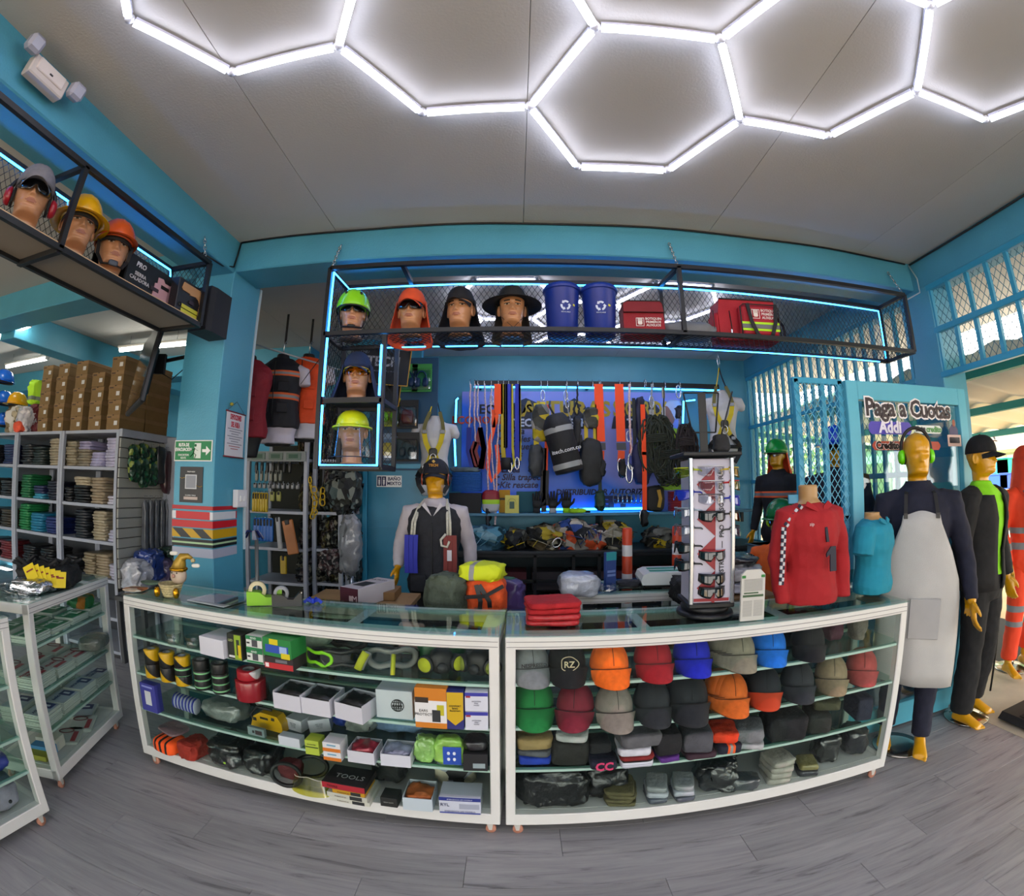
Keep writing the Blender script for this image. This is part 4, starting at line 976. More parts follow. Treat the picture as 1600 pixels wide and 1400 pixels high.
# emergency light
E0 = at(62, 128, X=-1.87)
t = T('emergency_light', 'white twin-spot emergency light on the left beam', 'emergency light', (-1.86, E0.y, E0.z), PI/2)
EW = M('cfc6c2', .4)
g = G(); g.box((0, -.03, 0), (.21, .06, .095), ch=.006); g.build('body', EW, t); g = G(); g.box((0, -.062, .012), (.16, .012, .06), ch=.004); g.build('cover', M('e0d6d2', .4), t)
for s_ in (-1, 1):
    g = G(); g.box((s_*.145, -.075, .02 if s_ > 0 else .05), (.075, .06, .075), ch=.014, rx=R(15)); g.build('lamp_head', M('a9abbd', .3), t)
g = G(); g.box((.0, -.07, .0), (.018, .004, .006)); g.build('indicator', M('3a3a3e', .4), t)
# television on its arm
A = at(232, 528, Y=2.45); B = at(262, 610, Y=2.45)
t = T('television', 'flat television seen almost edge-on beside the blue pillar', 'television', (-2.56, 2.50, 2.37), rot=(R(-8), 0, R(-37))); t.scale = (1.0, 1, 1.25)
g = G(); g.box((0, 0, 0), (.80, .035, .46), ch=.008); g.box((0, .03, -.03), (.4, .04, .26), ch=.01); g.build('casing', M('121318', .35), t)
g = G(); g.box((0, -.019, .005), (.77, .003, .43)); g.build('screen', M('08090c', .08), t)
t2 = T('monitor_arm', 'black wall arm between the television and the blue pillar', 'wall bracket', (-2.22, 2.62, 2.46))
g = G(); g.box((.0, 0, 0), (.03, .08, .2), ch=.003); g.build('wall_plate', BLK, t2)
g = G(); g.tube([(-.0, 0, .03), (-.12, .04, .03), (-.22, -.08, -.03)], .014, 6); g.build('arm', BLK, t2)
g = G(); g.box((-.22, -.1, -.05), (.1, .03, .14), ch=.003, rz=R(20)); g.build('mount_plate', BLK, t2)
g = G(); g.tube([(-.02, -.02, -.05), (-.1, -.08, -.16), (-.18, -.1, -.12), (-.2, -.1, -.03)], .004, 5); g.build('cable', BLK, t2)
# ---------------- glass counters ----------------
HC = 1.003
def caster(parent, x, y, col='c98a72'):
    g = G(); g.box((x, y, .066), (.04, .04, .006)); g.prism([(x-.016, .064), (x+.016, .064), (x+.010, .022), (x-.004, .022)], y-.014, y-.010); g.prism([(x-.016, .064), (x+.016, .064), (x+.010, .022), (x-.004, .022)], y+.010, y+.014)
    c = g.build('caster', M('d8d4cc', .35, .3), parent)
    g = G(); g.loft([[(x+.004+.024*math.cos(t), y+dy, .025+.024*math.sin(t)) for t in np.linspace(0, 2*PI, 18, endpoint=False)] for dy in (-.008, .008)], 0); g.build('wheel', M(col, .5), c)
def showcase(name, label, loc, rz, L_, D_, shelves=(.785, .58, .37), cross=(), H_=HC, z0=.075, group=None, back=True):
    t = T(name, label, 'showcase', loc, rz, group); w_ = .042
    def fr(nm, c, d): g = G(); g.box(c, d, ch=.004); return g.build(nm, ALU, t)
    for y in (w_/2, D_-w_/2):
        o = fr('top_rail', (L_/2, y, H_-.034), (L_, w_, .056))
        if y < D_/2:
            for dz in (-.016, .006): g = G(); g.box((L_/2, -.0008, H_-.034+dz), (L_-.01, .002, .0025)); g.build('groove', M('8f8c8c', .5), o)
        fr('bottom_rail', (L_/2, y, z0+.03), (L_, w_, .06))
        for x in (w_/2, L_-w_/2): fr('post', (x, y, (H_+z0)/2-.003), (w_, w_+.001, H_-z0-.01))
    for x in (w_/2, L_-w_/2): fr('top_side_rail', (x, D_/2, H_-.034), (w_, D_-2*w_, .05)); fr('bottom_side_rail', (x, D_/2, z0+.03), (w_, D_-2*w_, .055))
    for y in (.046, D_-.046): g = G(); g.box((L_/2, y, H_-.011), (L_-.01, .085, .008)); g.build('top_lip', M('c4e2d6', .45), t)
    for x in [.046, L_-.046]+list(cross): fr('crossbar', (x, D_/2, H_-.013), (.08 if x in (.046, L_-.046) else .055, D_-.16, .010))
    g = G(); g.box((L_/2, D_/2, H_-.003), (L_+.012, D_+.012, .006)); g.build('top_glass', glass((.86, .95, .92), 1.5, .03), t)
    g = G(); g.box((L_/2, .008, (H_+z0)/2), (L_-2*w_, .004, H_-z0-.11)); g.build('front_glass', GLS, t)
    for x in (.01, L_-.01): g = G(); g.box((x, D_/2, (H_+z0)/2), (.004, D_-2*w_, H_-z0-.11)); g.build('side_glass', GLS, t)
    if back:
        for k in (0, 1):
            g = G(); g.box((L_*(.27+.46*k), D_-.012-.012*k, (H_+z0)/2), (L_*.5, .005, H_-z0-.11)); g.build('sliding_door', glass((.55, .62, .60), 1.5, .05), t)
    g = G(); g.box((L_/2, D_/2, z0+.055), (L_-2*w_, D_-2*w_, .012)); g.build('base_board', M('c9c9c6', .6), t)
    for z in shelves:
        g = G(); g.box((L_/2, D_/2-.01, z), (L_-.03, D_-.06, .006)); s_ = g.build('glass_shelf', SHELFG, t)
        g = G(); g.box((L_/2, .026, z-.010), (L_-.05, .022, .012)); g.box((L_/2, D_-.06, z-.010), (L_-.05, .022, .012)); g.build('support_strip', M('b9cfc6', .4), s_)['kind'] = 'stuff'
    for x in (.05, L_-.05):
        for y in (.04, D_-.04): caster(t, x, y)
    return t
LA = math.atan2(-.11, 1.995)
showcase('display_counter', 'long white-framed glass counter on the left, filled with boxed safety gear', (-2.053, 1.905, 0), LA, 1.996, .42, cross=(.62, 1.33))
showcase('display_counter', 'long white-framed glass counter on the right, filled with caps and folded clothes', (-.035, 1.795, 0), 0, 1.99, .40, cross=(.60, 1.28), shelves=(.79, .585, .375))
def XY(px, py, z, dy=0.): p = at(px, py, Z=z); return (p.x, p.y+dy, z)
# cartons
def carton(label, loc, d, rz=0., c='c9c9cf', cat='box', name='carton_box', faces=(), txt=(), openf=None, group=None, fill=None, flaps=False, tilt=0.):
    """faces: (face, u, v, w, h, colour) as fractions of that face; F front, T top, R right; txt: (face, text, size, u, v, colour)"""
    t = T(name, label, cat, loc, rz, group, rot=(0, tilt, rz) if tilt else None); x, y, z = d
    cm = M(c, .65, var=.04, vs=6)
    if openf is None: g = G(); g.box((0, y/2, z/2), d, ch=.0015); g.build('carton', cm, t)
    else:
        g = G(); th = .003
        g.box((0, th/2, z*.46), (x, th, z*.92)); g.box((0, y-th/2, z/2), (x, th, z)); g.box((-x/2+th/2, y/2, z/2), (th, y-th*2, z)); g.box((x/2-th/2, y/2, z/2), (th, y-th*2, z)); g.box((0, y/2, th/2), (x-.002, y-.002, th)); g.build('carton', cm, t)
        g = G(); g.blob((0, y*.5, z*.62), (x*.92, y*.88, z*.8), .6, .03, int(x*1000), n=26, m=10, fr=14); g.build('contents', openf, t)
    def place(f, u, v, e=.0012):
        if f == 'F': return (u*x/2, -e, z/2+v*z/2), (0, 0, 0)
        if f == 'T': return (u*x/2, y/2+v*y/2, z+e), (-PI/2, 0, 0)
        if f == 'R': return (x/2+e, y/2+u*y/2, z/2+v*z/2), (0, 0, PI/2)
        return (-x/2-e, y/2-u*y/2, z/2+v*z/2), (0, 0, -PI/2)
    for k, (f, u, v, w_, h_, col) in enumerate(faces):
        p, r_ = place(f, u, v, .0006+.0003*k); fx = x if f in 'FT' else y; fz = y if f == 'T' else z
        g = G(); g.box((0, 0, 0), (w_*fx, .0012, h_*fz)); g.build('print_panel', M(col, .5), t, loc=p, rot=r_)
    for f, s_, sz, u, v, col in txt:
        p, r_ = place(f, u, v, .0036); text(t, s_, sz, p, rot=(r_[0]+PI/2, 0, r_[2]), mat=M(col, .5), ex=.0003)
    return t
def roll_stack(label, loc, rx, h_, n, mats, core='8a8a8e'):
    t = T('tape_stack', label, 'tape roll', loc, rnd(-.3, .3))
    for k in range(n):
        g = G(); hh = h_/n; z = k*hh
        g.lathe([(rx*.52, z+.001), (rx*.98, z+.001), (rx, z+.004), (rx, z+hh-.004), (rx*.98, z+hh-.001), (rx*.52, z+hh-.001)], 28, cap=False); g.build('tape_roll', mats[k % len(mats)], t)
    g = G(); g.lathe([(rx*.52, .001), (rx*.52, h_-.001), (rx*.46, h_-.001), (rx*.46, .001)], 20, cap=False); g.build('core', M(core, .8), t)
    return t
YB = stripes(('caa012', '18181a'), .09, 0, 1.0, 2, .3); BG = bands(2, [(0, '1b1d1c'), (.012, '7fbf86'), (.020, '1b1d1c'), (.048, '7fbf86'), (.056, '1b1d1c'), (.085, '7fbf86'), (.093, '1b1d1c'), (.12, '1b1d1c')], .35)
for k, (px, lb, ms) in enumerate(((229, 'yellow and black tape rolls, leftmost stack in the left counter', [YB]), (253, 'yellow and black tape rolls, second stack in the left counter', [YB]), (277, 'stack of tape rolls mixing green-lined black and striped yellow', [YB, BG]),
                        (307, 'green-lined black tape rolls, left of the two plain stacks', [BG]), (336, 'green-lined black tape rolls beside the red tape', [BG]))):
    x, y, z = XY(px, 1062+k*6.5, .584, .06); roll_stack(lb, (x, y, z), .043, .155, 3 if k > 1 else 2, ms)
x, y, z = XY(382, 1098, .584, .07)
t = roll_stack('large red tape rolls with a white-printed roll on top', (x, y, z), .075, .10, 1, [M('8e1420', .25, coat=.4)])
t2 = roll_stack('red and white barrier tape roll lying on the large red roll', (x-.005, y, z+.101), .058, .045, 1, [stripes(('a01825', 'c9c5c6'), .12, 0, .4, 2, .35)])
# shelf 1, left counter
Z1, Z2, Z3, Z4 = .7885, .5835, .3735, .1365
def cup(label, px, py):
    p = XY(px, py, Z1, .05); t = T('plastic_cup', label, 'cup', p); g = G(); g.lathe([(.028, 0), (.040, .06), (.042, .06), (.030, .0)], 20, cap=False); g.lathe([(.001, .002), (.028, .002)], 20, cap=False); g.build('cup', glass((.85, .9, .88), 1.4, .08), t)
cup('clear plastic cup at the left end of the top counter shelf', 262, 1010); cup('clear plastic cup nearest the white carton', 292, 1016)
p = XY(331, 1026, Z1, .0); carton('white carton open at the back on the top counter shelf, left', p, (.155, .16, .09), R(-8), 'd4d3dc')
p = XY(368, 1031, Z1, .0); carton('black and yellow lamp carton beside the white carton', p, (.085, .12, .125), R(-6), '20241c', faces=[('F', .45, 0, .45, .95, '8fae2a'), ('F', .5, 0, .2, .6, '2a2f22'), ('F', .7, -.3, .2, .5, 'd8b814'), ('F', -.4, -.75, .4, .08, 'd8d8d8')], txt=[('F', 'LED', .016, -.45, .5, 'c9d08a')])
for k in range(2):
    p = XY(397, 1037, Z1, .01); carton('green and white knob carton, %s of the two' % ('lower', 'upper')[k], (p[0], p[1], p[2]+.065*k), (.09, .1, .063), R(-5), 'd9dbd6', faces=[('F', 0, .72, 1, .28, '1c7a45'), ('F', 0, -.85, 1, .14, '1c7a45'), ('F', .1, -.08, .34, .5, '4a4a50'), ('F', -.7, -.08, .18, .12, '333333')], txt=[('F', 'BEND', .013, 0, .72, 'e8efe8')])
p = XY(436, 1046, Z1, .0); carton('red carton with a tool picture under the green carton', p, (.15, .12, .055), R(-4), '2e2426', faces=[('F', .0, -.5, .98, .48, 'b8232a'), ('F', .2, .4, .4, .25, '6a6a70'), ('F', -.8, -.45, .12, .35, 'e6d8d8')])
carton('green carton with a blue pipe picture on top of the red carton', (p[0]-.005, p[1]+.0, p[2]+.056), (.155, .12, .085), R(-8), '23803c', faces=[('F', 0, -.15, .8, .42, '2b4fae'), ('F', .45, -.15, .25, .36, '9fb8e0'), ('F', -.2, .62, .3, .3, 'd8c414'), ('F', .6, -.75, .3, .3, 'd8c414')])
def goggles(label, loc, rz, fc, lens, s_=1., rx=0.):
    t = T('goggles', label, 'goggles', loc, rz, rot=(rx, 0, rz)); t.scale = (s_,)*3
    g = G(); g.tube([(.078*math.copysign(abs(math.cos(a))**.7, math.cos(a)), .02*math.cos(a)**2-.0, .035+.033*math.copysign(abs(math.sin(a))**.8, math.sin(a))-(.012*gs(math.cos(a), 0, .2) if math.sin(a) > 0 else -.014*gs(math.cos(a), 0, .16))) for a in np.linspace(0, 2*PI, 36, endpoint=False)], .007, 6, closed=True, ry=.012); g.build('frame', M(fc, .35), t)
    g = G(); n = 20; vs = [((-.07+.14*i/(n-1)), .018*(-1+2*i/(n-1))**2-.004, .035+(.027 if j else -.027)) for j in (0, 1) for i in range(n)]
    g.add(vs, [(i, i+1, n+i+1, n+i) for i in range(n-1)], 0, True); g.build('lens', lens, t)
    g = G(); g.tube([(.08, .02, .035), (.1, .06, .03), (.05, .12, .02), (-.05, .12, .025), (-.1, .06, .03), (-.08, .02, .035)], .002, 4, ry=.010); g.build('strap', M('1a1a1c', .7), t)
    return t
goggles('neon green framed goggles on the top counter shelf', XY(490, 1042, Z1, .03), R(-20), '8fdc1a', DARKLENS)
goggles('black goggles lying behind the neon green ones', XY(528, 1049, Z1, .05), R(15), '1a1c1a', glass((.2, .22, .2), 1.5, .1), 1.15)
goggles('dark goggles with an orange strap at the back of the top shelf', XY(520, 1032, Z1, .18), R(-10), '1c1614', DARKLENS, 1.3)
goggles('clear goggles with a grey frame and yellow ear pad', XY(607, 1052, Z1, .06), R(12), '7e7f7c', glass((.9, .93, .92), 1.5, .08), 1.35)
def pad(label, px, py, rz, rx=0):
    t = T('foam_pad', label, 'ear pad', XY(px, py, Z1, .03), rz); g = G(); g.tube([(-.018, 0, .010), (.0, 0, .05), (.022, 0, .088)], .010, 8, ry=.018); g.build('pad', M('b9bd2a', .7), t); g = G(); g.tube([(-.008, .006, .010), (.012, .006, .05), (.032, .006, .088)], .008, 8, ry=.016); g.build('backing', M('8a8c8a', .6), t)
pad('narrow yellow pad leaning on the top shelf, left of the clear goggles', 562, 1053, R(10)); pad('narrow yellow pad lying under the clear goggles', 612, 1060, R(95))
def respirator(label, loc, rz, c='1b1c1d', fil='c9cf2a', s_=1., two=True):
    t = T('respirator', label, 'respirator', loc, rz); t.scale = (s_,)*3
    g = G(); g.blob((0, .03, .05), (.09, .08, .10), .8, .01, 2, n=20, m=10); g.build('mask', M(c, .5), t)
    g = G(); g.loft([[(.018*math.cos(a), -.028+dy, .035+.018*math.sin(a)) for a in np.linspace(0, 2*PI, 16, endpoint=False)] for dy in (0, .03)]); g.build('valve', M('2a2b2c', .5), t)
    for s2 in (-1, 1) if two else (1,):
        o = T('x', 'x', 'x'); bpy.data.objects.remove(o)
        g = G(); g.loft([[(r_*math.cos(a), dy, r_*math.sin(a)) for a in np.linspace(0, 2*PI, 24, endpoint=False)] for r_, dy in ((.022, .04), (.034, .02), (.036, -.0), (.034, -.006), (.030, -.006))]); f = g.build('filter_holder', M('17181a', .5), t, loc=(s2*.062, .012, .040), rot=(0, 0, s2*R(38)))
        g = G(); g.loft([[(r_*math.cos(a), dy, r_*math.sin(a)) for a in np.linspace(0, 2*PI, 24, endpoint=False)] for r_, dy in ((.029, -.004), (.0285, -.0075), (.002, -.0085))]); g.build('filter', M(fil, .8, bump=.5, bs=500), f)
    return t
respirator('black respirator with round yellow filters, on the top shelf', XY(688, 1062, Z1, .05), R(14), s_=1.15)
respirator('black respirator at the right end of the top shelf', XY(742, 1066, Z1, .06), R(-20), fil='8f9a3a', s_=1.15)
t = T('packed_helmet', 'green plastic-wrapped harness pad behind the yellow filters', 'safety gear', XY(680, 1058, Z1, .2)); g = G(); g.blob((0, 0, .08), (.23, .12, .16), .5, .02, 4); g.build('pad', M('1c5a34', .35, var=.3, vs=10, coat=.5), t)
t = T('paper_packet', 'pinkish paper packet at the back of the top shelf', 'packet', XY(630, 1040, Z1, .2)); g = G(); g.blob((0, 0, .07), (.14, .03, .15), .3, .01, 5); g.build('packet', M('b98f88', .6), t)
# shelf 2
for k, (px, py, lb) in enumerate(((449, 1110, 'open white carton of black goggles, left of three'), (494, 1118, 'open white carton of black goggles, middle of three'), (545, 1127, 'open white carton of black goggles, right of three, turned aslant'))):
    carton(lb, XY(px, py, Z2), (.145, .15, .085), R((-6, -6, -16)[k]), 'c9c8d2', openf=M('141416', .45, var=.5, vs=30, coat=.3))
t = carton('square white carton with a black globe mark', XY(617, 1123, Z2), (.165, .14, .135), R(-2), 'cfd0d8')
g = G(); 
for k in range(3): g.tube([(.028*math.sin(a)*(1, .6, .2)[k], 0, .028*math.cos(a)) for a in np.linspace(0, 2*PI, 20, endpoint=False)], .0016, 4, closed=True)
for z in (-.014, .014): g.tube([(-.025, 0, z), (.025, 0, z)], .0014, 4)
g.build('globe_mark', M('121212', .5), t, loc=(.015, -.001, .066))['kind'] = 'stuff'; text(t, 'supply', .018, (.015, -.004, .066), mat=M('121212'), bold=.0008)
carton('orange and white ear muff carton', XY(674, 1138, Z2), (.135, .10, .185), R(-2), 'c97816', faces=[('F', 0, -.15, 1, .55, 'dedcdc'), ('F', -.55, .42, .42, .13, '2a1c10'), ('F', .62, -.05, .22, .26, 'b9b020'), ('F', .35, -.35, .26, .3, '26272b')], txt=[('F', 'EARS\nPROTECT', .017, -.45, -.2, '444444')])
t = carton('narrow yellow and blue carton with a pointed yellow front', XY(712, 1140, Z2), (.072, .09, .175), R(0), '25286e')
g = G(); g.prism([(-.034, .172), (.034, .172), (.034, .05), (0, .02), (-.034, .05)], -.0015, -.0004); g.build('print_panel', M('c9a30c', .5), t); text(t, 'COMFORT\nSafety\nEquipment', .0105, (0, -.003, .10), mat=M('2a2a10'))
for k in range(2): p = XY(745, 1141, Z2); carton('white and violet-blue carton, %s of two at the right end' % ('lower', 'upper')[k], (p[0], p[1], p[2]+.088*k), (.095, .12, .086), R(0), 'cfd0dc', faces=[('F', 0, .8, 1, .18, '34359a'), ('F', -.72, .55, .2, .1, 'a02838')], txt=[('F', 'particulate\nfilter\nmodel', .009, .0, -.1, '55556a')])
# shelf 3
t = carton('blue booklet carton standing at the left end of the third shelf', XY(235, 1112, Z3, 0), (.115, .05, .16), R(-4), '3a3c90', faces=[('F', 0, .0, .4, .5, 'c9ccd0'), ('F', 0, .8, .7, .06, '8a90d0')])
t = T('dust_masks', 'row of nested blue and white dust masks in a clear bag', 'dust masks', XY(285, 1118, Z3, .05), R(-8))
for k in range(14):
    g = G(); g.blob((-.085+k*.0125, 0, .05), (.012, .085, .085), .9, 0, n=16, m=8, rz=R(16)); g.build('mask', M(('3a46a8', 'c3c7d8')[k % 2], .6), t)
def packed(label, loc, d, c, rz=0., amp=.04, sd=1, name='wrapped_pack', cat='packaged clothing', coat=1., var=.3, fr=9, e=.5, mat=None, group=None, wrap=True):
    t = T(name, label, cat, loc, rz, group); g = G(); g.blob((0, 0, d[2]/2), d, e, amp, sd, n=44, m=20, fr=fr, flat=True); g.build('pack', mat or M(c, .28 if wrap else .8, var=var, vs=12, coat=coat if wrap else 0, bump=.9, bs=16), t); return t
packed('clear plastic bag of dark gear on the third shelf', XY(345, 1128, Z3, .07), (.25, .16, .10), '6f7672', R(-6), sd=3)
packed('black bundle in plastic behind the clear bag', XY(372, 1118, Z3, .16), (.2, .12, .14), '17181a', R(-6), sd=5)
t = T('crimping_tool', 'yellow plastic strap tool on the third shelf', 'tool', XY(415, 1143, Z3, .05), R(-8))
g = G(); g.prism([(-.10, 0), (.10, 0), (.095, .05), (.07, .085), (-.03, .09), (-.08, .06)], -.03, .03); g.build('body', M('d0a00c', .3, coat=.3), t)
g = G(); g.box((-.07, -.031, .045), (.022, .003, .018), ch=.001); g.build('window', M('26241c', .4), t); g = G(); g.box((-.01, -.031, .06), (.05, .003, .012), ch=.001); g.build('slot', M('26241c', .4), t); g = G(); g.box((.045, -.031, .066), (.02, .003, .016), ch=.001); g.build('slot', M('26241c', .4), t)
g = G(); g.tube([(-.1, 0, .01), (-.12, 0, .05), (-.07, 0, .1), (.02, 0, .1)], .008, 8); g.build('handle', M('1b1b1b', .5), t)
carton('flat grey connector card in front of the yellow tool', XY(402, 1149, Z3, -.01), (.10, .02, .045), R(-6), '7d8f90', faces=[('F', -.3, 0, .12, .3, '1a1a1a'), ('F', .35, 0, .4, .5, '3a2a2c')])
carton('small white carton with fine print, left of two tilted ones', XY(454, 1148, Z3, .04), (.10, .08, .065), R(-14), 'c4c5cf', txt=[('F', 'REF 2200\nPIEZAS\n12 UN', .010, 0, 0, '55586a')])
carton('small white carton with fine print, tilted, right of two', XY(494, 1153, Z3, .06), (.11, .08, .07), R(14), 'c4c5cf', txt=[('F', 'REF 2300\nPIEZAS\n12 UN', .010, 0, 0, '55586a')], tilt=R(-7))
carton('plain white carton sleeve at the front edge of the third shelf', XY(453, 1166, Z3, -.005), (.115, .05, .05), R(-4), 'c3cad2')
carton('lime green carton with a dark stripe', XY(490, 1178, Z3, -.01), (.07, .07, .075), R(-2), 'a9bb3c', faces=[('F', 0, .1, .9, .08, '4a5a1c')], txt=[('F', 'GUANTES', .010, 0, .5, '2f3a12')])
for k in range(2): p = XY(521, 1187, Z3, -.01); carton('white carton with an orange wave, %s of the pair' % ('lower', 'upper')[k], (p[0], p[1], p[2]+.047*k), (.085, .09, .045), R(-2), 'd2d2d4', faces=[('F', 0, -.6, 1, .38, 'c9701c'), ('F', .0, .45, .5, .16, '6fa0b8')])
carton('white tray carton with a red bag inside', XY(565, 1192, Z3, -.005), (.125, .12, .065), R(-3), 'c6c6cf', openf=M('a03040', .35, var=.5, vs=20, coat=.6))
carton('white tray carton of wrapped parts, right of the red bag tray', XY(619, 1197, Z3, -.005), (.135, .12, .065), R(-1), 'cacbd6', openf=M('9a9cb8', .3, var=.5, vs=22, coat=.6))
packed('pale blue disposable cloths bundled at the back of the third shelf', XY(610, 1170, Z3, .2), (.3, .1, .15), '8fb0d8', 0, .05, 8, coat=.2)
packed('clear bag beside the pale blue cloths', XY(550, 1165, Z3, .16), (.14, .1, .13), '9aa09a', 0, .05, 9)
packed('royal blue roll end behind the white cartons', XY(515, 1155, Z3, .16), (.08, .08, .12), '2444b0', 0, .02, 10)
t = packed('lime and blue packet of gloves, right part of the third shelf', XY(702, 1198, Z3, .03), (.125, .07, .14), '9fcf5a', 0, .02, 11, name='glove_packet', cat='packet')
g = G(); g.box((.015, -.036, .06), (.08, .004, .09), ch=.002); g.build('label_card', M('2a4db0', .35), t)
for k in range(4): g = G(); g.blob((.0+.018*(k % 2)*1.4, -.040, .045+.03*(k//2)), (.014, .003, .018), 1, n=10, m=6); g.build('print_spot', M('dfe6f4', .5), t)
packed('loose lime wrapped gloves beside the packet', XY(663, 1196, Z3, .05), (.09, .07, .13), '9cc86a', 0, .04, 12, name='glove_packet', cat='packet')
carton('black carton with a small grey label at the right end', XY(743, 1205, Z3, .0), (.105, .12, .085), R(0), '17171a', faces=[('F', .3, -.35, .5, .28, '8f9ea2')])
packed('dark plastic bag lying on the black carton', (XY(743, 1205, Z3, .06)[0], XY(743, 1205, Z3, .06)[1], Z3+.087), (.10, .09, .05), '241c22', 0, .02, 13)
# bottom
packed('black and orange folded vest at the left end of the bottom shelf', XY(258, 1178, Z4, .05), (.17, .14, .085), '1a1412', R(-6), .01, 14, wrap=False, mat=bands(0, [(-.085, '17120f'), (-.075, 'ff5a14'), (-.052, '17120f'), (-.036, 'ff5a14'), (-.014, '17120f'), (.004, 'ff5a14'), (.03, '17120f'), (.045, 'ff5a14'), (.1, 'ff5a14')], .8))
packed('crumpled dark red cloth right of the orange vest', XY(295, 1190, Z4, .06), (.12, .16, .11), '9a2a18', R(-6), .04, 15, wrap=False)
packed('flat red and grey packet on the orange vest', (XY(262, 1172, Z4, .08)[0], XY(262, 1172, Z4, .08)[1], Z4+.088), (.18, .14, .02), '8f6a72', R(-18), .01, 16)
packed('large wrinkled black bag on the bottom shelf', XY(350, 1200, Z4, .09), (.22, .2, .14), '0f1210', R(-6), .05, 17)
t = carton('small lime tag lying on the black bag', (XY(350, 1200, Z4, 0)[0], XY(350, 1200, Z4, -.012)[1], Z4+.03), (.05, .004, .018), R(-6), '9fd22a')
packed('dark wrapped bundle in the middle of the bottom shelf', XY(400, 1215, Z4, .11), (.16, .2, .13), '131414', R(-6), .05, 18)
def hoop(label, loc, rz, rx, r_, m, th=.011):
    t = T('welding_strap', label, 'harness part', loc, rz, rot=(rx, 0, rz)); g = G(); g.tube([(r_*math.cos(a), 0, r_*.62*(1+math.sin(a))) for a in np.linspace(0, 2*PI, 28, endpoint=False)], th, 8, closed=True); g.build('ring', m, t)
hoop('thick black ring leaning on the bottom shelf', XY(440, 1232, Z4, .03), R(-8), R(-30), .085, M('101112', .45)); hoop('black ring lying behind the first one', XY(470, 1235, Z4, .12), R(10), R(-35), .085, M('141617', .45))
t = T('visor_lens', 'yellow curved visor lens at the front of the bottom shelf', 'visor', XY(482, 1246, Z4, .05), R(-4)); g = G(); n = 20; g.add([(.11*math.sin(a)*(1-.15*j), -.05*math.cos(a)+.02*j, .005+.095*j*(1-.3*abs(math.sin(a)))) for j in (0, .5, 1) for a in np.linspace(-1.3, 1.3, n)], [(k*n+i, k*n+i+1, (k+1)*n+i+1, (k+1)*n+i) for k in (0, 1) for i in range(n-1)], 0, True); g.build('lens', glass((.62, .6, .05), 1.5, .12), t)
g = G(); g.tube([(.094*math.sin(a), -.05*math.cos(a)+.02, .103-.028*abs(math.sin(a))) for a in np.linspace(-1.3, 1.3, n)], .002, 5); g.build('edge', M('c9c9b4', .3), t)
packed('dark red pouch behind the yellow visor', XY(440, 1234, Z4, .12), (.12, .08, .10), '5a1418', 0, .02, 20, wrap=False)
px = [(546, 1253, (.20, .16, .022), 'c9c8ba', 'white boxed tool set, lowest of the stack', 0), (542, 1249, (.20, .15, .026), 'bdbcae', 'white boxed tool set, second in the stack', .0225), (541, 1240, (.16, .14, .022), 'bc8c14', 'yellow boxed tool set, third in the stack', .049), (546, 1234, (.215, .15, .034), '1b1718', 'black and red box reading TOOLS on top of the stack', .072)]
x0, y0, z0_ = XY(546, 1256, Z4, .0)
for k, (a, b, d, c, lb, dz) in enumerate(px): carton(lb, (x0-.01*(k % 2)+(-.012 if k == 3 else 0), y0, Z4+dz), d, R(-4), c, faces=[('F', 0, 0, .98, .9, 'a3202c')] if k == 3 else [('F', .45, 0, .3, .8, '2a2c2c')], txt=[('F', 'TOOLS', .017, -.5, 0, '2a1012'), ('T', 'TOOLS', .045, .1, -.2, 'b8b4b4')] if k == 3 else [('F', 'Professional set', .009, -.3, 0, '50302a')])
packed('dark wrapped fittings behind the tool boxes', XY(600, 1240, Z4, .14), (.16, .12, .13), '1d2120', 0, .05, 21)
carton('small black carton with fine white print', XY(608, 1261, Z4, .0), (.08, .08, .05), R(-3), '1c1d1a', txt=[('F', 'HEAVY DUTY', .008, 0, .1, '9fa09a')])
carton('open white tray of orange pads on the bottom shelf', XY(653, 1267, Z4, .0), (.135, .14, .075), R(-1), 'b9c4cc', openf=M('b9622a', .7, var=.4, vs=18))
carton('blue and white boxed emergency lamp reading RYL', XY(719, 1272, Z4, .0), (.185, .12, .092), R(-1), 'c3c6d4', faces=[('F', 0, .78, 1, .2, '24307e'), ('F', .45, -.05, .48, .3, '9fa3b4'), ('F', 0, -.88, .98, .08, '4a5498')], txt=[('F', 'RYL', .024, -.72, .1, '1c2450'), ('F', 'EMERGENCIA LED MODELO', .011, .0, -.66, '3a427a'), ('F', 'EMERGENCIA LED MODELO', .009, 0, .78, 'c9cde0')])
packed('beige and black cards behind the RYL box', XY(705, 1262, Z4, .2), (.2, .08, .15), 'a8a48c', 0, .03, 23, mat=patches(('b9b29a', '1e1e20', '8a9098', 'c9c3b0'), 9, .6))
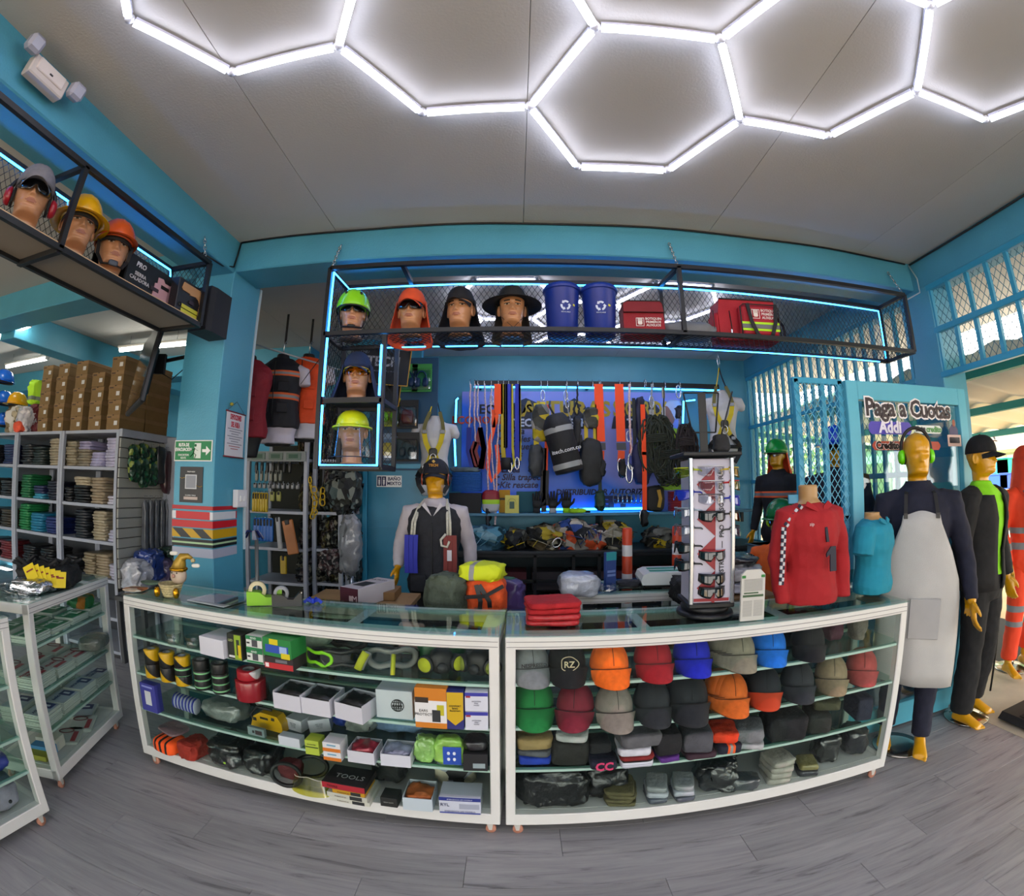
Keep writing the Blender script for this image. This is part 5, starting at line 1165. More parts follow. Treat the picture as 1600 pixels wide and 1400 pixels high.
# ---------------- caps and clothes in the right counter ----------------
capm = {}
def shelf_cap(label, px, py, z, c, rz=0., vis=None, s_=1.0, dy=.10, logo=None, back=None, btn=True, name='baseball_cap'):
    p = XY(px, py, z, 0); t = T(name, label, 'cap', (p[0], p[1]+dy*s_, z), rz); t.scale = (s_,)*3
    key = (c, vis)
    fb = M(c, .85, var=.12, vs=40, bump=.15, bs=300)
    if key not in capm:
        g = G(); capcrown(g, .034, h=.112, rx=.084, ry=.102); a = g.build('crown', fb, t); g = G(); visor(g, z0=.060, drop=.052, curl=.022, wx=.088, y0=-.100, ln=.085); b = g.build('visor', M(vis, .8) if vis else fb, t)
        g = G(); g.blob((0, .006, .147), (.014, .014, .008), 1, n=10, m=6); d_ = g.build('button', fb, t)
        g = G(); g.tube([(.084*u, -.101+.055*abs(u)**2.2-.003, .062-.018*u*u) for u in np.linspace(-1, 1, 17)], .0014, 5); s1_ = g.build('brim_seam', M('18181a', .9), t)
        g = G(); g.tube([(0, .006-(.102+.001)*math.cos(q)**.80, .034+.112*math.sin(q)+.006*(1-math.sin(q))+.001) for q in np.linspace(.3, 1.5, 12)], .0012, 5); s2_ = g.build('panel_seam', M('2a2a2c', .9), t); capm[key] = (a.data, b.data, d_.data, s1_.data, s2_.data)
    else:
        for nm, me in zip(('crown', 'visor', 'button', 'brim_seam', 'panel_seam'), capm[key]): mesh_ob(nm, me, t)
    if logo: text(t, logo[0], logo[1], (0, -.099-logo[3], .075), rot=(PI/2-R(14), 0, 0), mat=M(logo[2], .6), bold=.0006)
    return t
Zc1, Zc2, Zc3 = .7935, .5885, .3785
t = shelf_cap('grey cap reading NESPRESSO, first on the top shelf', 829, 1066, Zc1, '7c7f82', R(8), logo=('NESPRESSO', .021, '1a1a1a', .007))
t = shelf_cap('black cap with a gold RZ emblem', 889, 1065, Zc1, '0e0f12', R(0), logo=('RZ', .036, 'c9b894', .004))
g = G(); g.tube([(.036*math.cos(a)*(1+.12*math.cos(3*a)), 0, .030*math.sin(a)) for a in np.linspace(0, 2*PI, 26, endpoint=False)], .0016, 4, closed=True); g.build('emblem_outline', M('b9a888', .5), t, loc=(0, -.101, .078), rot=(R(-14), 0, 0))
shelf_cap('bright orange cap on the top shelf', 959, 1067, Zc1, 'f26a10', R(0)); shelf_cap('red cap beside the orange cap', 1030, 1058, Zc1, '9c1420', R(-4)); shelf_cap('royal blue cap on the top shelf', 1093, 1050, Zc1, '1420b4', R(-8))
for k in range(4): shelf_cap('khaki grey cap nested in a row of four, %s from the front' % ORD[k], 1166-k*5, 1043-k*1, Zc1, '8a8270', R(-10), dy=.10+.012*k)
shelf_cap('light blue cap on the top shelf', 1217, 1034, Zc1, '1470d8', R(-18)); shelf_cap('black cap right of the light blue cap', 1280, 1026, Zc1, '0d0e14', R(-24)); shelf_cap('dark grey cap behind the black cap', 1258, 1012, Zc1, '17191c', R(-24), dy=.2)
packed('plum cloth folded at the right end of the top shelf', XY(1320, 1008, Zc1, .12), (.1, .12, .16), '4a2232', 0, .02, 30, wrap=False)
packed('grey cloth at the far right of the top shelf', XY(1366, 1010, Zc1, .14), (.08, .1, .15), '6c675e', 0, .02, 31, wrap=False)
shelf_cap('green cap, first on the second shelf', 834, 1130, Zc2, '157a3a', R(2), s_=1.12); shelf_cap('maroon cap on the second shelf', 903, 1132, Zc2, '7c1c30', R(-12)); shelf_cap('warm grey cap on the second shelf', 966, 1134, Zc2, '8a8078', R(0))
shelf_cap('charcoal cap, left of two dark caps', 1028, 1126, Zc2, '25282e', R(-4)); shelf_cap('charcoal cap, right of two dark caps', 1086, 1122, Zc2, '1d2026', R(-8), s_=1.15)
for k in range(3): shelf_cap('orange cap nested in a row of three on the second shelf, %s from the front' % ORD[k], 1154-k*5, 1111-k*1, Zc2, 'd9661c', R(-10), dy=.10+.014*k)
shelf_cap('black cap with an orange visor edge', 1208, 1100, Zc2, '1c2028', R(-20), vis='c9401c'); shelf_cap('dark visor cap behind the orange-edged one', 1205, 1082, Zc2, '141518', R(-20), dy=.2)
shelf_cap('slate grey cap on the second shelf', 1262, 1090, Zc2, '2a2d34', R(-20)); shelf_cap('beige cap on the second shelf', 1316, 1078, Zc2, '8f7c62', R(-28)); shelf_cap('coral red cap at the right end of the second shelf', 1364, 1064, Zc2, 'b04a48', R(-32))
def folded(label, px, py, z, d, c, rz=0., sd=1, amp=.012, dy=0., dz=0., mat=None, name='folded_garment', cat='folded clothing', coat=0.):
    p = XY(px, py, z, dy); t = T(name, label, cat, (p[0], p[1]+d[1]/2, z+dz), rz); g = G(); n = max(1, int(d[2]/.016))
    g.blob((0, 0, d[2]/2), d, .32, amp, sd, n=30, m=10, fr=8, flat=True); g.build('cloth', mat or M(c, .85, var=.15, vs=18, coat=coat, bump=.7, bs=22), t); return t
F3 = Zc3
folded('blue cloth at the bottom of the first pile on the third shelf', 836, 1197, F3, (.15, .2, .04), '1c3cae', 0, 1); folded('grey cloth over the blue one', 838, 1197, F3, (.15, .2, .03), '5a5a60', R(-8), 2, dz=.042); folded('tan cloth on top of the first pile', 834, 1197, F3, (.16, .22, .06), 'a08658', R(3), 3, dz=.074)
folded('olive black folded trousers on the third shelf', 892, 1200, F3, (.17, .22, .12), '1c1b18', 0, 4); folded('white folded cloth on the olive black trousers', 898, 1200, F3, (.14, .2, .035), 'b9bab8', R(-12), 5, dz=.122)
folded('rounded black knit cap lying beside the trousers', 938, 1190, F3, (.10, .12, .09), '14151a', 0, 6)
t = folded('navy cloth with pink rounded letters', 944, 1205, F3, (.12, .12, .045), '14182a', 0, 7); text(t, 'CC', .055, (.0, -.062, .022), mat=M('c93a68', .6), bold=.002)
folded('white striped folded cloth', 997, 1201, F3, (.15, .16, .035), 'b4b6c4', 0, 8, mat=bands(2, [(0, 'c4c6d2'), (.008, '9a9cae'), (.010, 'c4c6d2'), (.018, '8a8c9c'), (.020, 'c8cad6'), (.03, '26242a'), (.04, '26242a')], .8)); folded('dark red cloth on the striped one', 997, 1201, F3, (.15, .16, .02), '7a1c1c', 0, 9, dz=.037); folded('white garment folded over the red cloth', 994, 1201, F3, (.15, .16, .035), 'c9c9d2', R(-6), 10, dz=.058)
folded('grey bag with a strap on top of the third shelf pile', 1000, 1199, F3, (.19, .18, .06), '57575c', R(6), 11, dz=.094)
folded('purple cloth on the third shelf', 1047, 1193, F3, (.1, .12, .03), '54287a', 0, 12, amp=.02); folded('black garment on the purple cloth', 1045, 1193, F3, (.12, .16, .11), '131317', 0, 13, dz=.031)
folded('grey patterned cloth in the middle of the third shelf', 1095, 1188, F3, (.14, .18, .10), '4b4b52', R(-10), 14, dz=.03); folded('plum cloth under the grey patterned one', 1098, 1188, F3, (.15, .16, .03), '36202c', 0, 15)
folded('navy garment with orange reflective trim', 1143, 1180, F3, (.12, .16, .05), '1a1c30', 0, 16, mat=bands(0, [(-.07, '191b2c'), (-.02, 'e0561c'), (-.008, '8a8a86'), (.006, 'e0561c'), (.018, '191b2c'), (.07, '191b2c')], .8)); folded('bright orange cloth on the navy garment', 1138, 1178, F3, (.13, .17, .05), 'e23c14', R(-14), 17, dz=.051, amp=.02)
folded('light grey folded jeans on the third shelf', 1180, 1172, F3, (.14, .18, .07), '75767a', R(-22), 18, dz=.03); folded('white cloth under the grey jeans', 1182, 1172, F3, (.13, .16, .03), 'a9a9ac', R(-20), 19)
folded('black pile of trousers, right half of the third shelf', 1238, 1160, F3, (.2, .2, .13), '131418', R(-10), 20, amp=.03)
folded('dark grey trousers right of the black pile', 1290, 1148, F3, (.12, .2, .10), '232521', R(-20), 21, amp=.02); folded('olive folded trousers on the dark grey ones', 1300, 1140, F3, (.14, .18, .05), '47462f', R(-24), 22, dz=.102)
folded('dark blue cloth at the right end of the third shelf', 1355, 1128, F3, (.1, .18, .13), '1b1e34', R(-10), 23)
packed('big heap of black wrapped clothes, left end of the bottom shelf', XY(865, 1266, Z4, .12), (.33, .26, .20), '0b0c0f', 0, .05, 40, coat=.3); packed('black wrapped clothes beside the big heap', XY(950, 1262, Z4, .15), (.22, .22, .18), '0d0e10', 0, .05, 41, coat=.3)
for k in range(4): folded('olive folded cloth, %s from the bottom on the lowest shelf' % ORD[k], 975-(k % 2)*4, 1262, Z4, (.14, .16, .020), '5c5536', R(-10), 42+k, dz=.021*k)
for j, px_ in enumerate((1030, 1072)):
    for k in range(3): folded('grey shirt in clear wrap, %s of the %s pile' % (('lowest', 'middle', 'topmost')[k], ('left', 'right')[j]), px_, 1257-j*3, Z4, (.10, .14, .030), ('4b4f5c', 'a6a9b2', '8b8e90')[k], R(-8*k), 50+j*3+k, dz=.031*k, coat=.8)
packed('black garment in shiny wrap, front of the bottom shelf', XY(1128, 1240, Z4, .10), (.2, .2, .15), '15171a', R(-14), .06, 60, coat=1.); packed('charcoal rolled garment in clear wrap', XY(1165, 1236, Z4, .04), (.16, .1, .07), '3a3f42', R(-14), .02, 61)
for k in range(4): folded('cream gloves in clear wrap, %s layer of the pile' % ORD[k], 1222, 1226, Z4, (.13, .16, .032), 'a49f94', R(-8+4*k), 62+k, dz=.033*k, coat=.7, amp=.02)
folded('dark pouch in clear wrap beside the cream gloves', 1268, 1214, Z4, (.11, .13, .035), '2c2c34', R(-14), 70, coat=.7); folded('khaki pouch in clear wrap on the dark pouch', 1268, 1214, Z4, (.10, .12, .035), '847a4a', R(-14), 71, dz=.036, coat=.7)
packed('dark coat in shiny wrap, right part of the bottom shelf', XY(1305, 1200, Z4, .12), (.13, .16, .16), '1a1c1c', R(-14), .04, 72); packed('navy wrapped coat at the right end of the bottom shelf', XY(1350, 1188, Z4, .12), (.13, .16, .16), '12131c', R(-14), .04, 73)
# ---------------- left showcases of safety signs ----------------
S1 = T('x', 'x', 'x'); bpy.data.objects.remove(S1)
sA = Vector((-2.24, 1.43, 0)); sB = Vector((-2.50, 2.20, 0)); dS = sB-sA; rzS = math.atan2(dS.y, dS.x)
H1 = 1.012; D1 = .42
sc1 = showcase('sign_showcase', 'narrow white-framed glass case of safety sign plates beside the grey shelving', sA, rzS, dS.length, D1, shelves=(.79, .55, .34), H_=H1, back=False)
GRN, RED_, NAV = '14804a', 'a02430', '1c2460'
def signplate_stack(label, u, v, z, w_, h_, n, kind, rz=0., txt=''):
    """u along the case, v into it, plates lie flat"""
    p = sA+Vector((math.cos(rzS), math.sin(rzS), 0))*u+Vector((-math.sin(rzS), math.cos(rzS), 0))*v
    t = T('sign_stack', label, 'sign', (p.x, p.y, z), rzS+rz)
    for k in range(n):
        g = G(); g.box((rnd(-.004, .004), rnd(-.004, .004), .0035+.0075*k), (w_, h_, .006), ch=.001); g.build('sign_plate', M('c9cfc6', .4), t)
    zt = .0075*n+.001; fl = (0, 0, 0)
    def pn(x, y, a, b, c, dz=0): g = G(); g.box((x*w_, y*h_, zt+dz), (a*w_, b*h_, .001)); g.build('sign_print', M(c, .4), t)
    if kind == 'g': pn(0, 0, .94, .9, GRN); pn(.22, 0, .3, .55, 'd8e6dc', .001); pn(.22, 0, .12, .3, GRN, .002)
    elif kind == 'r': pn(0, .0, .96, .94, 'b8bcb8'); pn(-.1, -.28, .6, .2, RED_, .001); g = G(); g.tube([(.25*w_+.1*w_*math.cos(a)*1.3, .15*h_+.3*h_*math.sin(a), zt+.002) for a in np.linspace(0, 2*PI, 20, endpoint=False)], .004, 4, closed=True, ry=.001); g.build('sign_ring', M('6a1c22', .4), t)
    else: pn(0, 0, .96, .94, 'aab4c0'); pn(.25, -.05, .36, .6, NAV, .001); pn(.25, -.05, .1, .3, 'd0d6e0', .002)
    if txt: text(t, txt, h_*.2, (-.2*w_, .1*h_, zt+.003), rot=(0, 0, 0), mat=M('e4ece6' if kind == 'g' else RED_ if kind == 'r' else NAV, .5), bold=.001, ex=.0002)
    return t
row = [(.794, 'g', [('EXTINTOR', 5), ('SALIDA', 4), ('RUTA', 5), ('PUNTO DE\nENCUENTRO', 6)]), (.554, 'r', [('PROHIBIDO\nPASAR', 9), ('PELIGRO', 7), ('NO FUMAR', 6), ('ALTO', 5)]), (.344, 'b', [('AGUA', 10), ('BAÑO', 9), ('OFICINA', 9), ('USO DE\nCASCO', 8)])]
for z, kd, L__ in row:
    for k, (tx, n) in enumerate(L__):
        u = .12+.20*k
        if u > dS.length-.09: u = dS.length-.10
        signplate_stack('%s safety sign plates reading %s, %s from the near end' % ({'g': 'green', 'r': 'white and red', 'b': 'white and navy'}[kd], tx.replace('\n', ' '), ORD[k]), u, .10, z, .175, .13, n, kd, txt=tx)
        if k < 3: signplate_stack('%s safety sign plates in the back row, %s from the near end' % ({'g': 'green', 'r': 'white and red', 'b': 'white and navy'}[kd], ORD[k]), u+.02, .27, z, .175, .15, n+1, kd, rz=.05)
for k, (u, c, kd) in enumerate(((.52, '', 'r'), (.68, '', 'b'), (.35, '', 'r'))): signplate_stack('sign plates spread on the bottom of the sign case, %s group' % ORD[k], u, .13+.08*(k % 2), .140, .2, .15, 2, kd, rz=.3)
for k, (u, c) in enumerate(((.10, 'a9a23a'), (.16, '4a90c8'), (.22, 'c9c4ba'))):
    p = sA+Vector((math.cos(rzS), math.sin(rzS), 0))*u+Vector((-math.sin(rzS), math.cos(rzS), 0))*.1
    carton('loose %s leaflet at the near end of the sign case floor' % ('yellow', 'light blue', 'cream')[k], (p.x, p.y, .140), (.09, .14, .03+.02*k), rzS, c, cat='leaflet', name='leaflet')
packed('clear bag of pads on the second shelf of the sign case', (-2.47, 2.02, .60), (.2, .14, .08), '6a7066', rzS, .03, 80)
packed('orange and green glove packs at the far end of the sign case', (-2.56, 2.02, .84), (.18, .12, .07), 'a8742a', rzS, .03, 81, mat=patches(('b9701c', '2a6a34', 'c98a2a', '3a5a2a'), 14, .4))
p2 = T('x', 'x', 'x'); bpy.data.objects.remove(p2)
sc2 = showcase('glove_showcase', 'white-framed glass case at the left edge of the photograph', (-2.11, .42, 0), math.atan2(.80, .03), .80, .42, shelves=(.72, .48, .31), H_=1.02, back=False)
for k, (z, yy, d, c, lb) in enumerate(((.32, 1.08, (.18, .13, .07), '1c2a8c', 'navy glove pack in the left edge case'), (.32, .95, (.14, .14, .06), 'e0561c', 'orange glove pack in the left edge case'), (.49, 1.07, (.2, .14, .05), '25282c', 'black pack with yellow trim in the left edge case'), (.49, .93, (.2, .12, .04), '2a90b4', 'light blue pack in the left edge case'), (.73, 1.06, (.2, .12, .06), '5a3a90', 'purple pack on the upper shelf of the left edge case'))):
    packed(lb, (-2.23, yy-.03, z), d, c, R(80), .02, 90+k)
t = packed('grey knee pads with black studs at the bottom of the left edge case', (-2.22, 1.0, .155), (.26, .2, .13), '8a8794', R(80), .02, 96, wrap=False)
for k, (a, b) in enumerate(((-.06, .03), (.06, .05), (.0, .10))): g = G(); g.blob((a, -.101, b), (.02, .008, .02), 1, n=10, m=6); g.build('stud', M('17171c', .4), t)
packed('royal blue wrapped pads at the bottom of the left edge case', (-2.2, .80, .15), (.2, .2, .09), '2348a0', R(80), .02, 97)
# glove bundle with yellow tags, foil
p = at(75, 885, Z=1.04)
t = packed('pile of black work gloves on the sign case', (-2.50, 1.75, H1+.002), (.34, .26, .13), '0d0e11', R(30), .05, 100, wrap=False, name='glove_pile', cat='gloves')
for k in range(22):
    g = G(); a_ = rnd(-.15, .13); b_ = rnd(-.1, .1); limb(g, [(a_, b_, .08), (a_+rnd(-.03, .03), b_+rnd(-.03, .0), .12), (a_+rnd(-.06, .06), b_-rnd(.02, .06), rnd(.13, .17))], [.014, .012, .009], 7); g.build('glove_finger', M('111216', .75), t)
for k in range(7):
    c = Vector((-.03+.027*k, -.165+.004*k, .10-.006*k)); g = G(); g.box((0, 0, 0), (.062, .002, .085)); q_t = g.build('tag', M('d9bf0c', .4), t, loc=c, rot=(R(-24), R(-28+5*k), R(14)))
    g = G(); g.box((0, -.002, .01), (.04, .001, .008)); g.build('tag_print', M('7a1c14', .5), q_t)
t2 = packed('wrinkled silver foil bag on the sign case', (-2.44, 1.60, H1+.002), (.24, .14, .07), 'c4c4cc', R(20), .05, 101, mat=M('bfc0c8', .18, .9, bump=.8, bs=18))
t3 = packed('clear plastic wrap spread on the sign case', (-2.55, 1.52, H1+.001), (.4, .14, .02), 'aab4b4', R(8), .03, 102, mat=glass((.9, .93, .93), 1.5, .12))
# ---------------- pillar signs ----------------
PF = 2.516                      # just in front of the pillar's front face
def plate(label, cat, name, loc, w_, h_, rz=0., c='e8e8e6', d=.004):
    t = T(name, label, cat, loc, rz); g = G(); g.box((0, 0, 0), (w_, d, h_), ch=.001); g.build('plate', M(c, .4), t); return t
def pr(t, x, z, w_, h_, c, y=-.003, name='print_panel', rz=0.):
    g = G(); g.box((x, y, z), (w_, .0012, h_), ry=rz); return g.build(name, M(c, .45), t)
a = at(274, 688, Y=PF); b = at(331, 721, Y=PF)
t = plate('green evacuation route sign reading RUTA DE EVACUACION on the pillar', 'sign', 'evacuation_sign', ((a.x+b.x)/2, PF, (a.z+b.z)/2), b.x-a.x, a.z-b.z)
W_, H_ = b.x-a.x, a.z-b.z
pr(t, 0, 0, W_*.95, H_*.90, '128049'); pr(t, .13*W_, 0, .17*W_, .72*H_, 'dfe8e0', -.0045); 
g = G(); 
for (x0, z0, x1, z1, r_) in ((.06, .12, .03, -.12, .008), (.03, -.12, -.05, -.3, .007), (.03, -.1, .09, -.2, .007), (.09, -.2, .06, -.38, .006), (.05, .08, .13, .0, .005), (.05, .08, -.04, .0, .005)): g.tube([(x0*W_*1.1, -.006, z0*H_), (x1*W_*1.1, -.006, z1*H_)], r_, 5, ry=.001)
g.blob((.075*W_, -.006, .25*H_), (.018, .002, .02), 1, n=10, m=6); g.build('running_figure', M('0f5a34', .5), t)['kind'] = 'stuff'
g = G(); g.prism([(.25*W_, -.07*H_), (.35*W_, -.07*H_), (.35*W_, -.22*H_), (.46*W_, 0), (.35*W_, .22*H_), (.35*W_, .07*H_), (.25*W_, .07*H_)], -.005, -.004); g.build('arrow', WHITE, t)
text(t, 'RUTA DE\nEVACUACIÓN', .030, (-.24*W_, -.005, .16*H_), mat=WHITE, bold=.001, sx=.72); text(t, 'EVACUATION\nROUTE', .019, (-.24*W_, -.005, -.28*H_), mat=WHITE, sx=.75)
a = at(282, 729, Y=PF); b = at(316, 786, Y=PF); W_, H_ = b.x-a.x, a.z-b.z
t = plate('black payment poster below the evacuation sign', 'poster', 'payment_poster', ((a.x+b.x)/2, PF, (a.z+b.z)/2), W_, H_, c='15161c')
pr(t, 0, .08*H_, .5*W_, .40*H_, 'cfd2d6'); pr(t, 0, .08*H_, .42*W_, .35*H_, '8b8f98', -.0045); text(t, 'PAGA AQUI', .012, (0, -.004, .36*H_), mat=WHITE); text(t, 'ESCANEA Y PAGA', .011, (0, -.005, -.30*H_), mat=WHITE); pr(t, 0, -.38*H_, .6*W_, .08*H_, 'b8a8a0')
for s_ in (-1, 1): g = G(); g.tube([(s_*.24*W_, -.004, (.2 if s_ < 0 else -.02)*H_), (s_*.4*W_, -.004, (.17 if s_ < 0 else -.06)*H_), (s_*.5*W_, -.004, (.2 if s_ < 0 else -.03)*H_)], .0015, 5); g.build('gold_line', M('b08f2a', .4), t)
# hanging holy-hour poster on the pillar's right face
PX = -1.886
a = at(354, 641, X=PX); b = at(378, 716, X=PX)
t = T('hanging_poster', 'narrow white hanging poster with red title on the right face of the pillar', 'poster', (PX, (a.y+b.y)/2, (a.z+b.z)/2), PI/2); W_, H_ = abs(b.y-a.y)*1.0, a.z-b.z
g = G(); g.box((0, -.004, 0), (W_, .002, H_)); g.build('sheet', M('dcdce2', .5), t)
for s_ in (-1, 1): g = G(); g.tube([(-W_/2-.01, -.005, s_*H_/2), (W_/2+.01, -.005, s_*H_/2)], .005, 8); g.build('rod', M('7a1c2c', .4), t)
g = G(); g.tube([(-W_/2, -.005, H_/2), (0, -.005, H_/2+.075), (W_/2, -.005, H_/2)], .0015, 5); g.build('cord', M('3a2a22'), t)
text(t, 'DEVOCIONES\nDEL HUILA', .050, (0, -.006, H_*.30), mat=M('c02a3c', .5), bold=.0015, sx=.42)
for k in range(9): pr(t, 0, .12*H_-k*.055*H_, W_*(.8-.2*(k % 3)), .0055, '8a8a98' if k < 7 else 'b06a70', -.0058, 'text_line')
g = G(); g.box((PX+.01, a.y+.04, at(362, 632, X=PX).z), (.02, .02, .02), ch=.004); tag(g.build('wall_hook', M('a89a2a', .4)), 'small yellow hook holding the narrow poster', 'hook')
a = at(361, 770, X=PX); b = at(384, 787, X=PX)
t = T('switch_box', 'white light switch box on the right face of the pillar', 'switch', (PX, 2.79, (a.z+b.z)/2), PI/2); g = G(); g.box((0, -.02, 0), (.12, .04, .12), ch=.004); g.build('box', M('e2e2e6', .4), t)
for x in (-.02, .02): g = G(); g.box((x, -.043, 0), (.022, .006, .04), ch=.002); g.build('rocker', M('f0f0ee', .3), t)
# safety tapes wrapped round the pillar: front band and side band per tape
def ptape(y0, y1, mf, label):
    zt = at(300, y0, Y=PF).z; zb = at(300, y1, Y=PF).z; t = T('reflective_tape', label, 'tape', (-2.055, 2.52, (zt+zb)/2))
    g = G(); g.box((0, -.0045, 0), (.336, .002, zt-zb)); g.build('front_band', mf, t); g = G(); g.box((.1675, .13, 0), (.002, .27, zt-zb)); g.build('side_band', mf, t)
def blocks(cols, w_):
    return stripes(cols, w_, 0, 1., 1)
ptape(790, 796, M('b01420', .4), 'thin red reflective tape, topmost on the pillar'); ptape(799, 811, stripes(('c01622', 'd2d4da'), .28, 0, 1., 1, .4), 'red and white block tape on the pillar')
ptape(813, 824, M('c01420', .4), 'wide red tape on the pillar'); ptape(826, 840, stripes(('c49a0a', '24262a'), .085, 0, 1.3, 2, .4), 'yellow and black striped tape on the pillar')
ptape(842, 854, bands(2, [(-.04, '17181a'), (-.006, 'a9c79a'), (.006, '17181a'), (.04, '17181a')], .4), 'black tape with a pale green line on the pillar'); ptape(856, 870, M('a9adc0', .35), 'pale grey reflective tape, lowest on the pillar')
# ---------------- grey shelving ----------------
GX1, GY, GZ = -3.44, 3.15, 2.05; GD = .5
zs = [.06]+[at(150, y, Y=GY).z for y in (960, 903, 845, 788, 729.5)]+[GZ]
px_posts = [GX1, -4.285, -5.13, -5.975]
for u in range(3):
    x1, x0 = px_posts[u], px_posts[u+1]
    t = T('shelving_unit', 'grey metal shelving unit of folded work clothes, %s from the pillar' % ORD[u], 'shelving', (x0, GY, 0), 0, 'grey shelving units'); w_ = x1-x0
    for x in (.02, w_-.02):
        for y in (.0, GD): g = G(); g.box((x, y, GZ/2), (.036, .036, GZ), ch=.003); g.build('post', RACK, t)
    for z in zs: g = G(); g.box((w_/2, GD/2, z-.012), (w_-.04, GD, .03), ch=.003); g.build('shelf', RACK, t)
    g = G(); g.box((w_/2, GD+.012, GZ/2), (w_-.02, .008, GZ)); g.build('dark_backing', M('3a3d42', .6), t)
piles = {  # (unit, shelf from bottom): [(x fraction, width, colour, count)]
 (0, 5): [(.12, .17, '8f856e', 9), (.36, .2, '857b68', 6), (.36, .2, '9a93b4', 3), (.60, .19, 'a39fc0', 5), (.85, .22, 'b9b6cf', 10)],
 (0, 4): [(.10, .12, '16181c', 5), (.34, .24, '121316', 6), (.34, .24, 'b3a68c', 3), (.62, .2, '9a8a72', 9), (.88, .16, 'c9c6d4', 3)],
 (0, 3): [(.34, .19, '1a1e26', 10), (.66, .2, 'a69a80', 10), (.90, .15, 'b4b2c8', 4)],
 (0, 2): [(.15, .2, '14151a', 6), (.48, .17, '8a7c62', 8), (.70, .19, '96866c', 8), (.90, .14, 'b9b6c8', 5)],
 (1, 5): [(.18, .22, '1a1d20', 8), (.45, .22, '1c2622', 7), (.80, .2, '9c9078', 10)],
 (1, 4): [(.20, .2, '17683a', 9), (.50, .2, '3a90ac', 2), (.50, .2, '232a52', 3), (.80, .22, '1a1c2e', 7)],
 (1, 3): [(.17, .2, '177a40', 10), (.45, .24, '1f7a9e', 7), (.78, .24, '1c2c6a', 6)],
 (1, 2): [(.25, .24, '14161a', 7), (.65, .24, '101114', 7)],
 (2, 5): [(.75, .26, '1a2452', 8), (.3, .26, '1c1e26', 8)], (2, 4): [(.7, .24, '23262a', 6), (.3, .24, '2a2622', 7)], (2, 3): [(.7, .24, '3a3224', 7), (.3, .24, '23262a', 7)], (2, 2): [(.7, .26, '6a1820', 7), (.3, .24, '2a1c20', 7)]}
CN = {'8f856e': 'beige', '857b68': 'tan', '9a93b4': 'lilac grey', 'a39fc0': 'pale lilac', 'b9b6cf': 'white', '16181c': 'black', '121316': 'black', 'b3a68c': 'cream', '9a8a72': 'sand', 'c9c6d4': 'white', '1a1e26': 'charcoal', 'a69a80': 'cream', 'b4b2c8': 'white'}
def cname(c):
    r_, g_, b_ = int(c[:2], 16), int(c[2:4], 16), int(c[4:], 16); mx_, mn_ = max(r_, g_, b_), min(r_, g_, b_)
    if c in CN: return CN[c]
    if mx_ < 50: return 'black'
    if g_ > r_*1.5 and g_ > b_*1.2: return 'green'
    if b_ > r_*1.6 and g_ > b_*.65: return 'teal blue'
    if b_ > r_*1.3: return 'navy'
    if r_ > g_*1.8: return 'dark red'
    if mx_ < 70: return 'charcoal'
    return 'beige' if r_ > b_*1.1 else 'white'
_fm = {}
for (u, sh), L_ in piles.items():
    x1, x0 = px_posts[u], px_posts[u+1]; base = {}
    for fx, w_, c, n in L_:
        z = base.get(fx, zs[sh]+.004)
        hgt = min(.026, (zs[sh+1]-.035-z)/max(n, 1)) if n > 5 else .026
        wh = 'far left' if fx < .2 else 'left' if fx < .4 else 'middle' if fx < .56 else 'right' if fx < .77 else 'far right'
        for k in range(n):
            if z+hgt > zs[sh+1]-.03: break
            key = (c, round(w_, 2), k % 3)
            t = T('folded_garment', '%s garment, %s from the bottom, %s pile, %s compartment down, %s shelving unit' % (cname(c), ORD[k] if k < 12 else 'topmost', wh, ORD[5-sh], ORD[u]), 'folded clothing', (x0+fx*(x1-x0)+rnd(-.008, .008), GY+.17+rnd(-.012, .012), z), rnd(-.06, .06), 'folded garments on the grey shelving')
            if key not in _fm:
                g = G(); g.blob((0, 0, .014), (w_, .30, .032), .35, .016, 11*k+int(w_*100), n=24, m=6, fr=9); o = g.build('cloth', M(c, .5, var=.2, vs=14, coat=.4, bump=.3, bs=30), t); _fm[key] = o.data
            else: mesh_ob('cloth', _fm[key], t)
            t.scale = (1, 1, hgt/.026); z += hgt
        base[fx] = z
# slatted end panel
sw = T('slat_panel', 'grey slatted end panel of the shelving beside the pillar', 'display panel', (GX1+.022, 3.13, 0), PI/2)
z = .66
while z < 1.98: g = G(); g.box((.45, 0, z+.043), (.9, .018, .082), ch=.004); g.build('slat', M('a9a9a2', .5, var=.05), sw); z += .088
g = G(); g.box((.45, .012, 1.33), (.9, .008, 1.4)); g.build('backing', M('3a3430', .8), sw)
g = G(); g.box((.45, -.01, 2.02), (.92, .04, .07), ch=.004); g.build('top_band', RACK, sw)
def hang_pack(label, loc, d, c, rz, rx=0., sd=0, name='hanging_pack', cat='packaged gloves', mat=None, amp=.02):
    t = T(name, label, cat, loc, rz, rot=(rx, 0, rz)); g = G(); g.blob((0, 0, -d[2]/2), d, .45, amp, sd, n=22, m=12, fr=8); g.build('pack', mat or M(c, .3, var=.4, vs=14, coat=.8), t); g = G(); g.tube([(0, .03, .03), (0, -.01, .035), (0, 0, .0)], .002, 5); g.build('hook', CHROME, t); return t
GP = patches(('1c5a38', '23402c', '8a9a4a', '14301f', '4a6a5a', '2a4a34'), 24, .25)
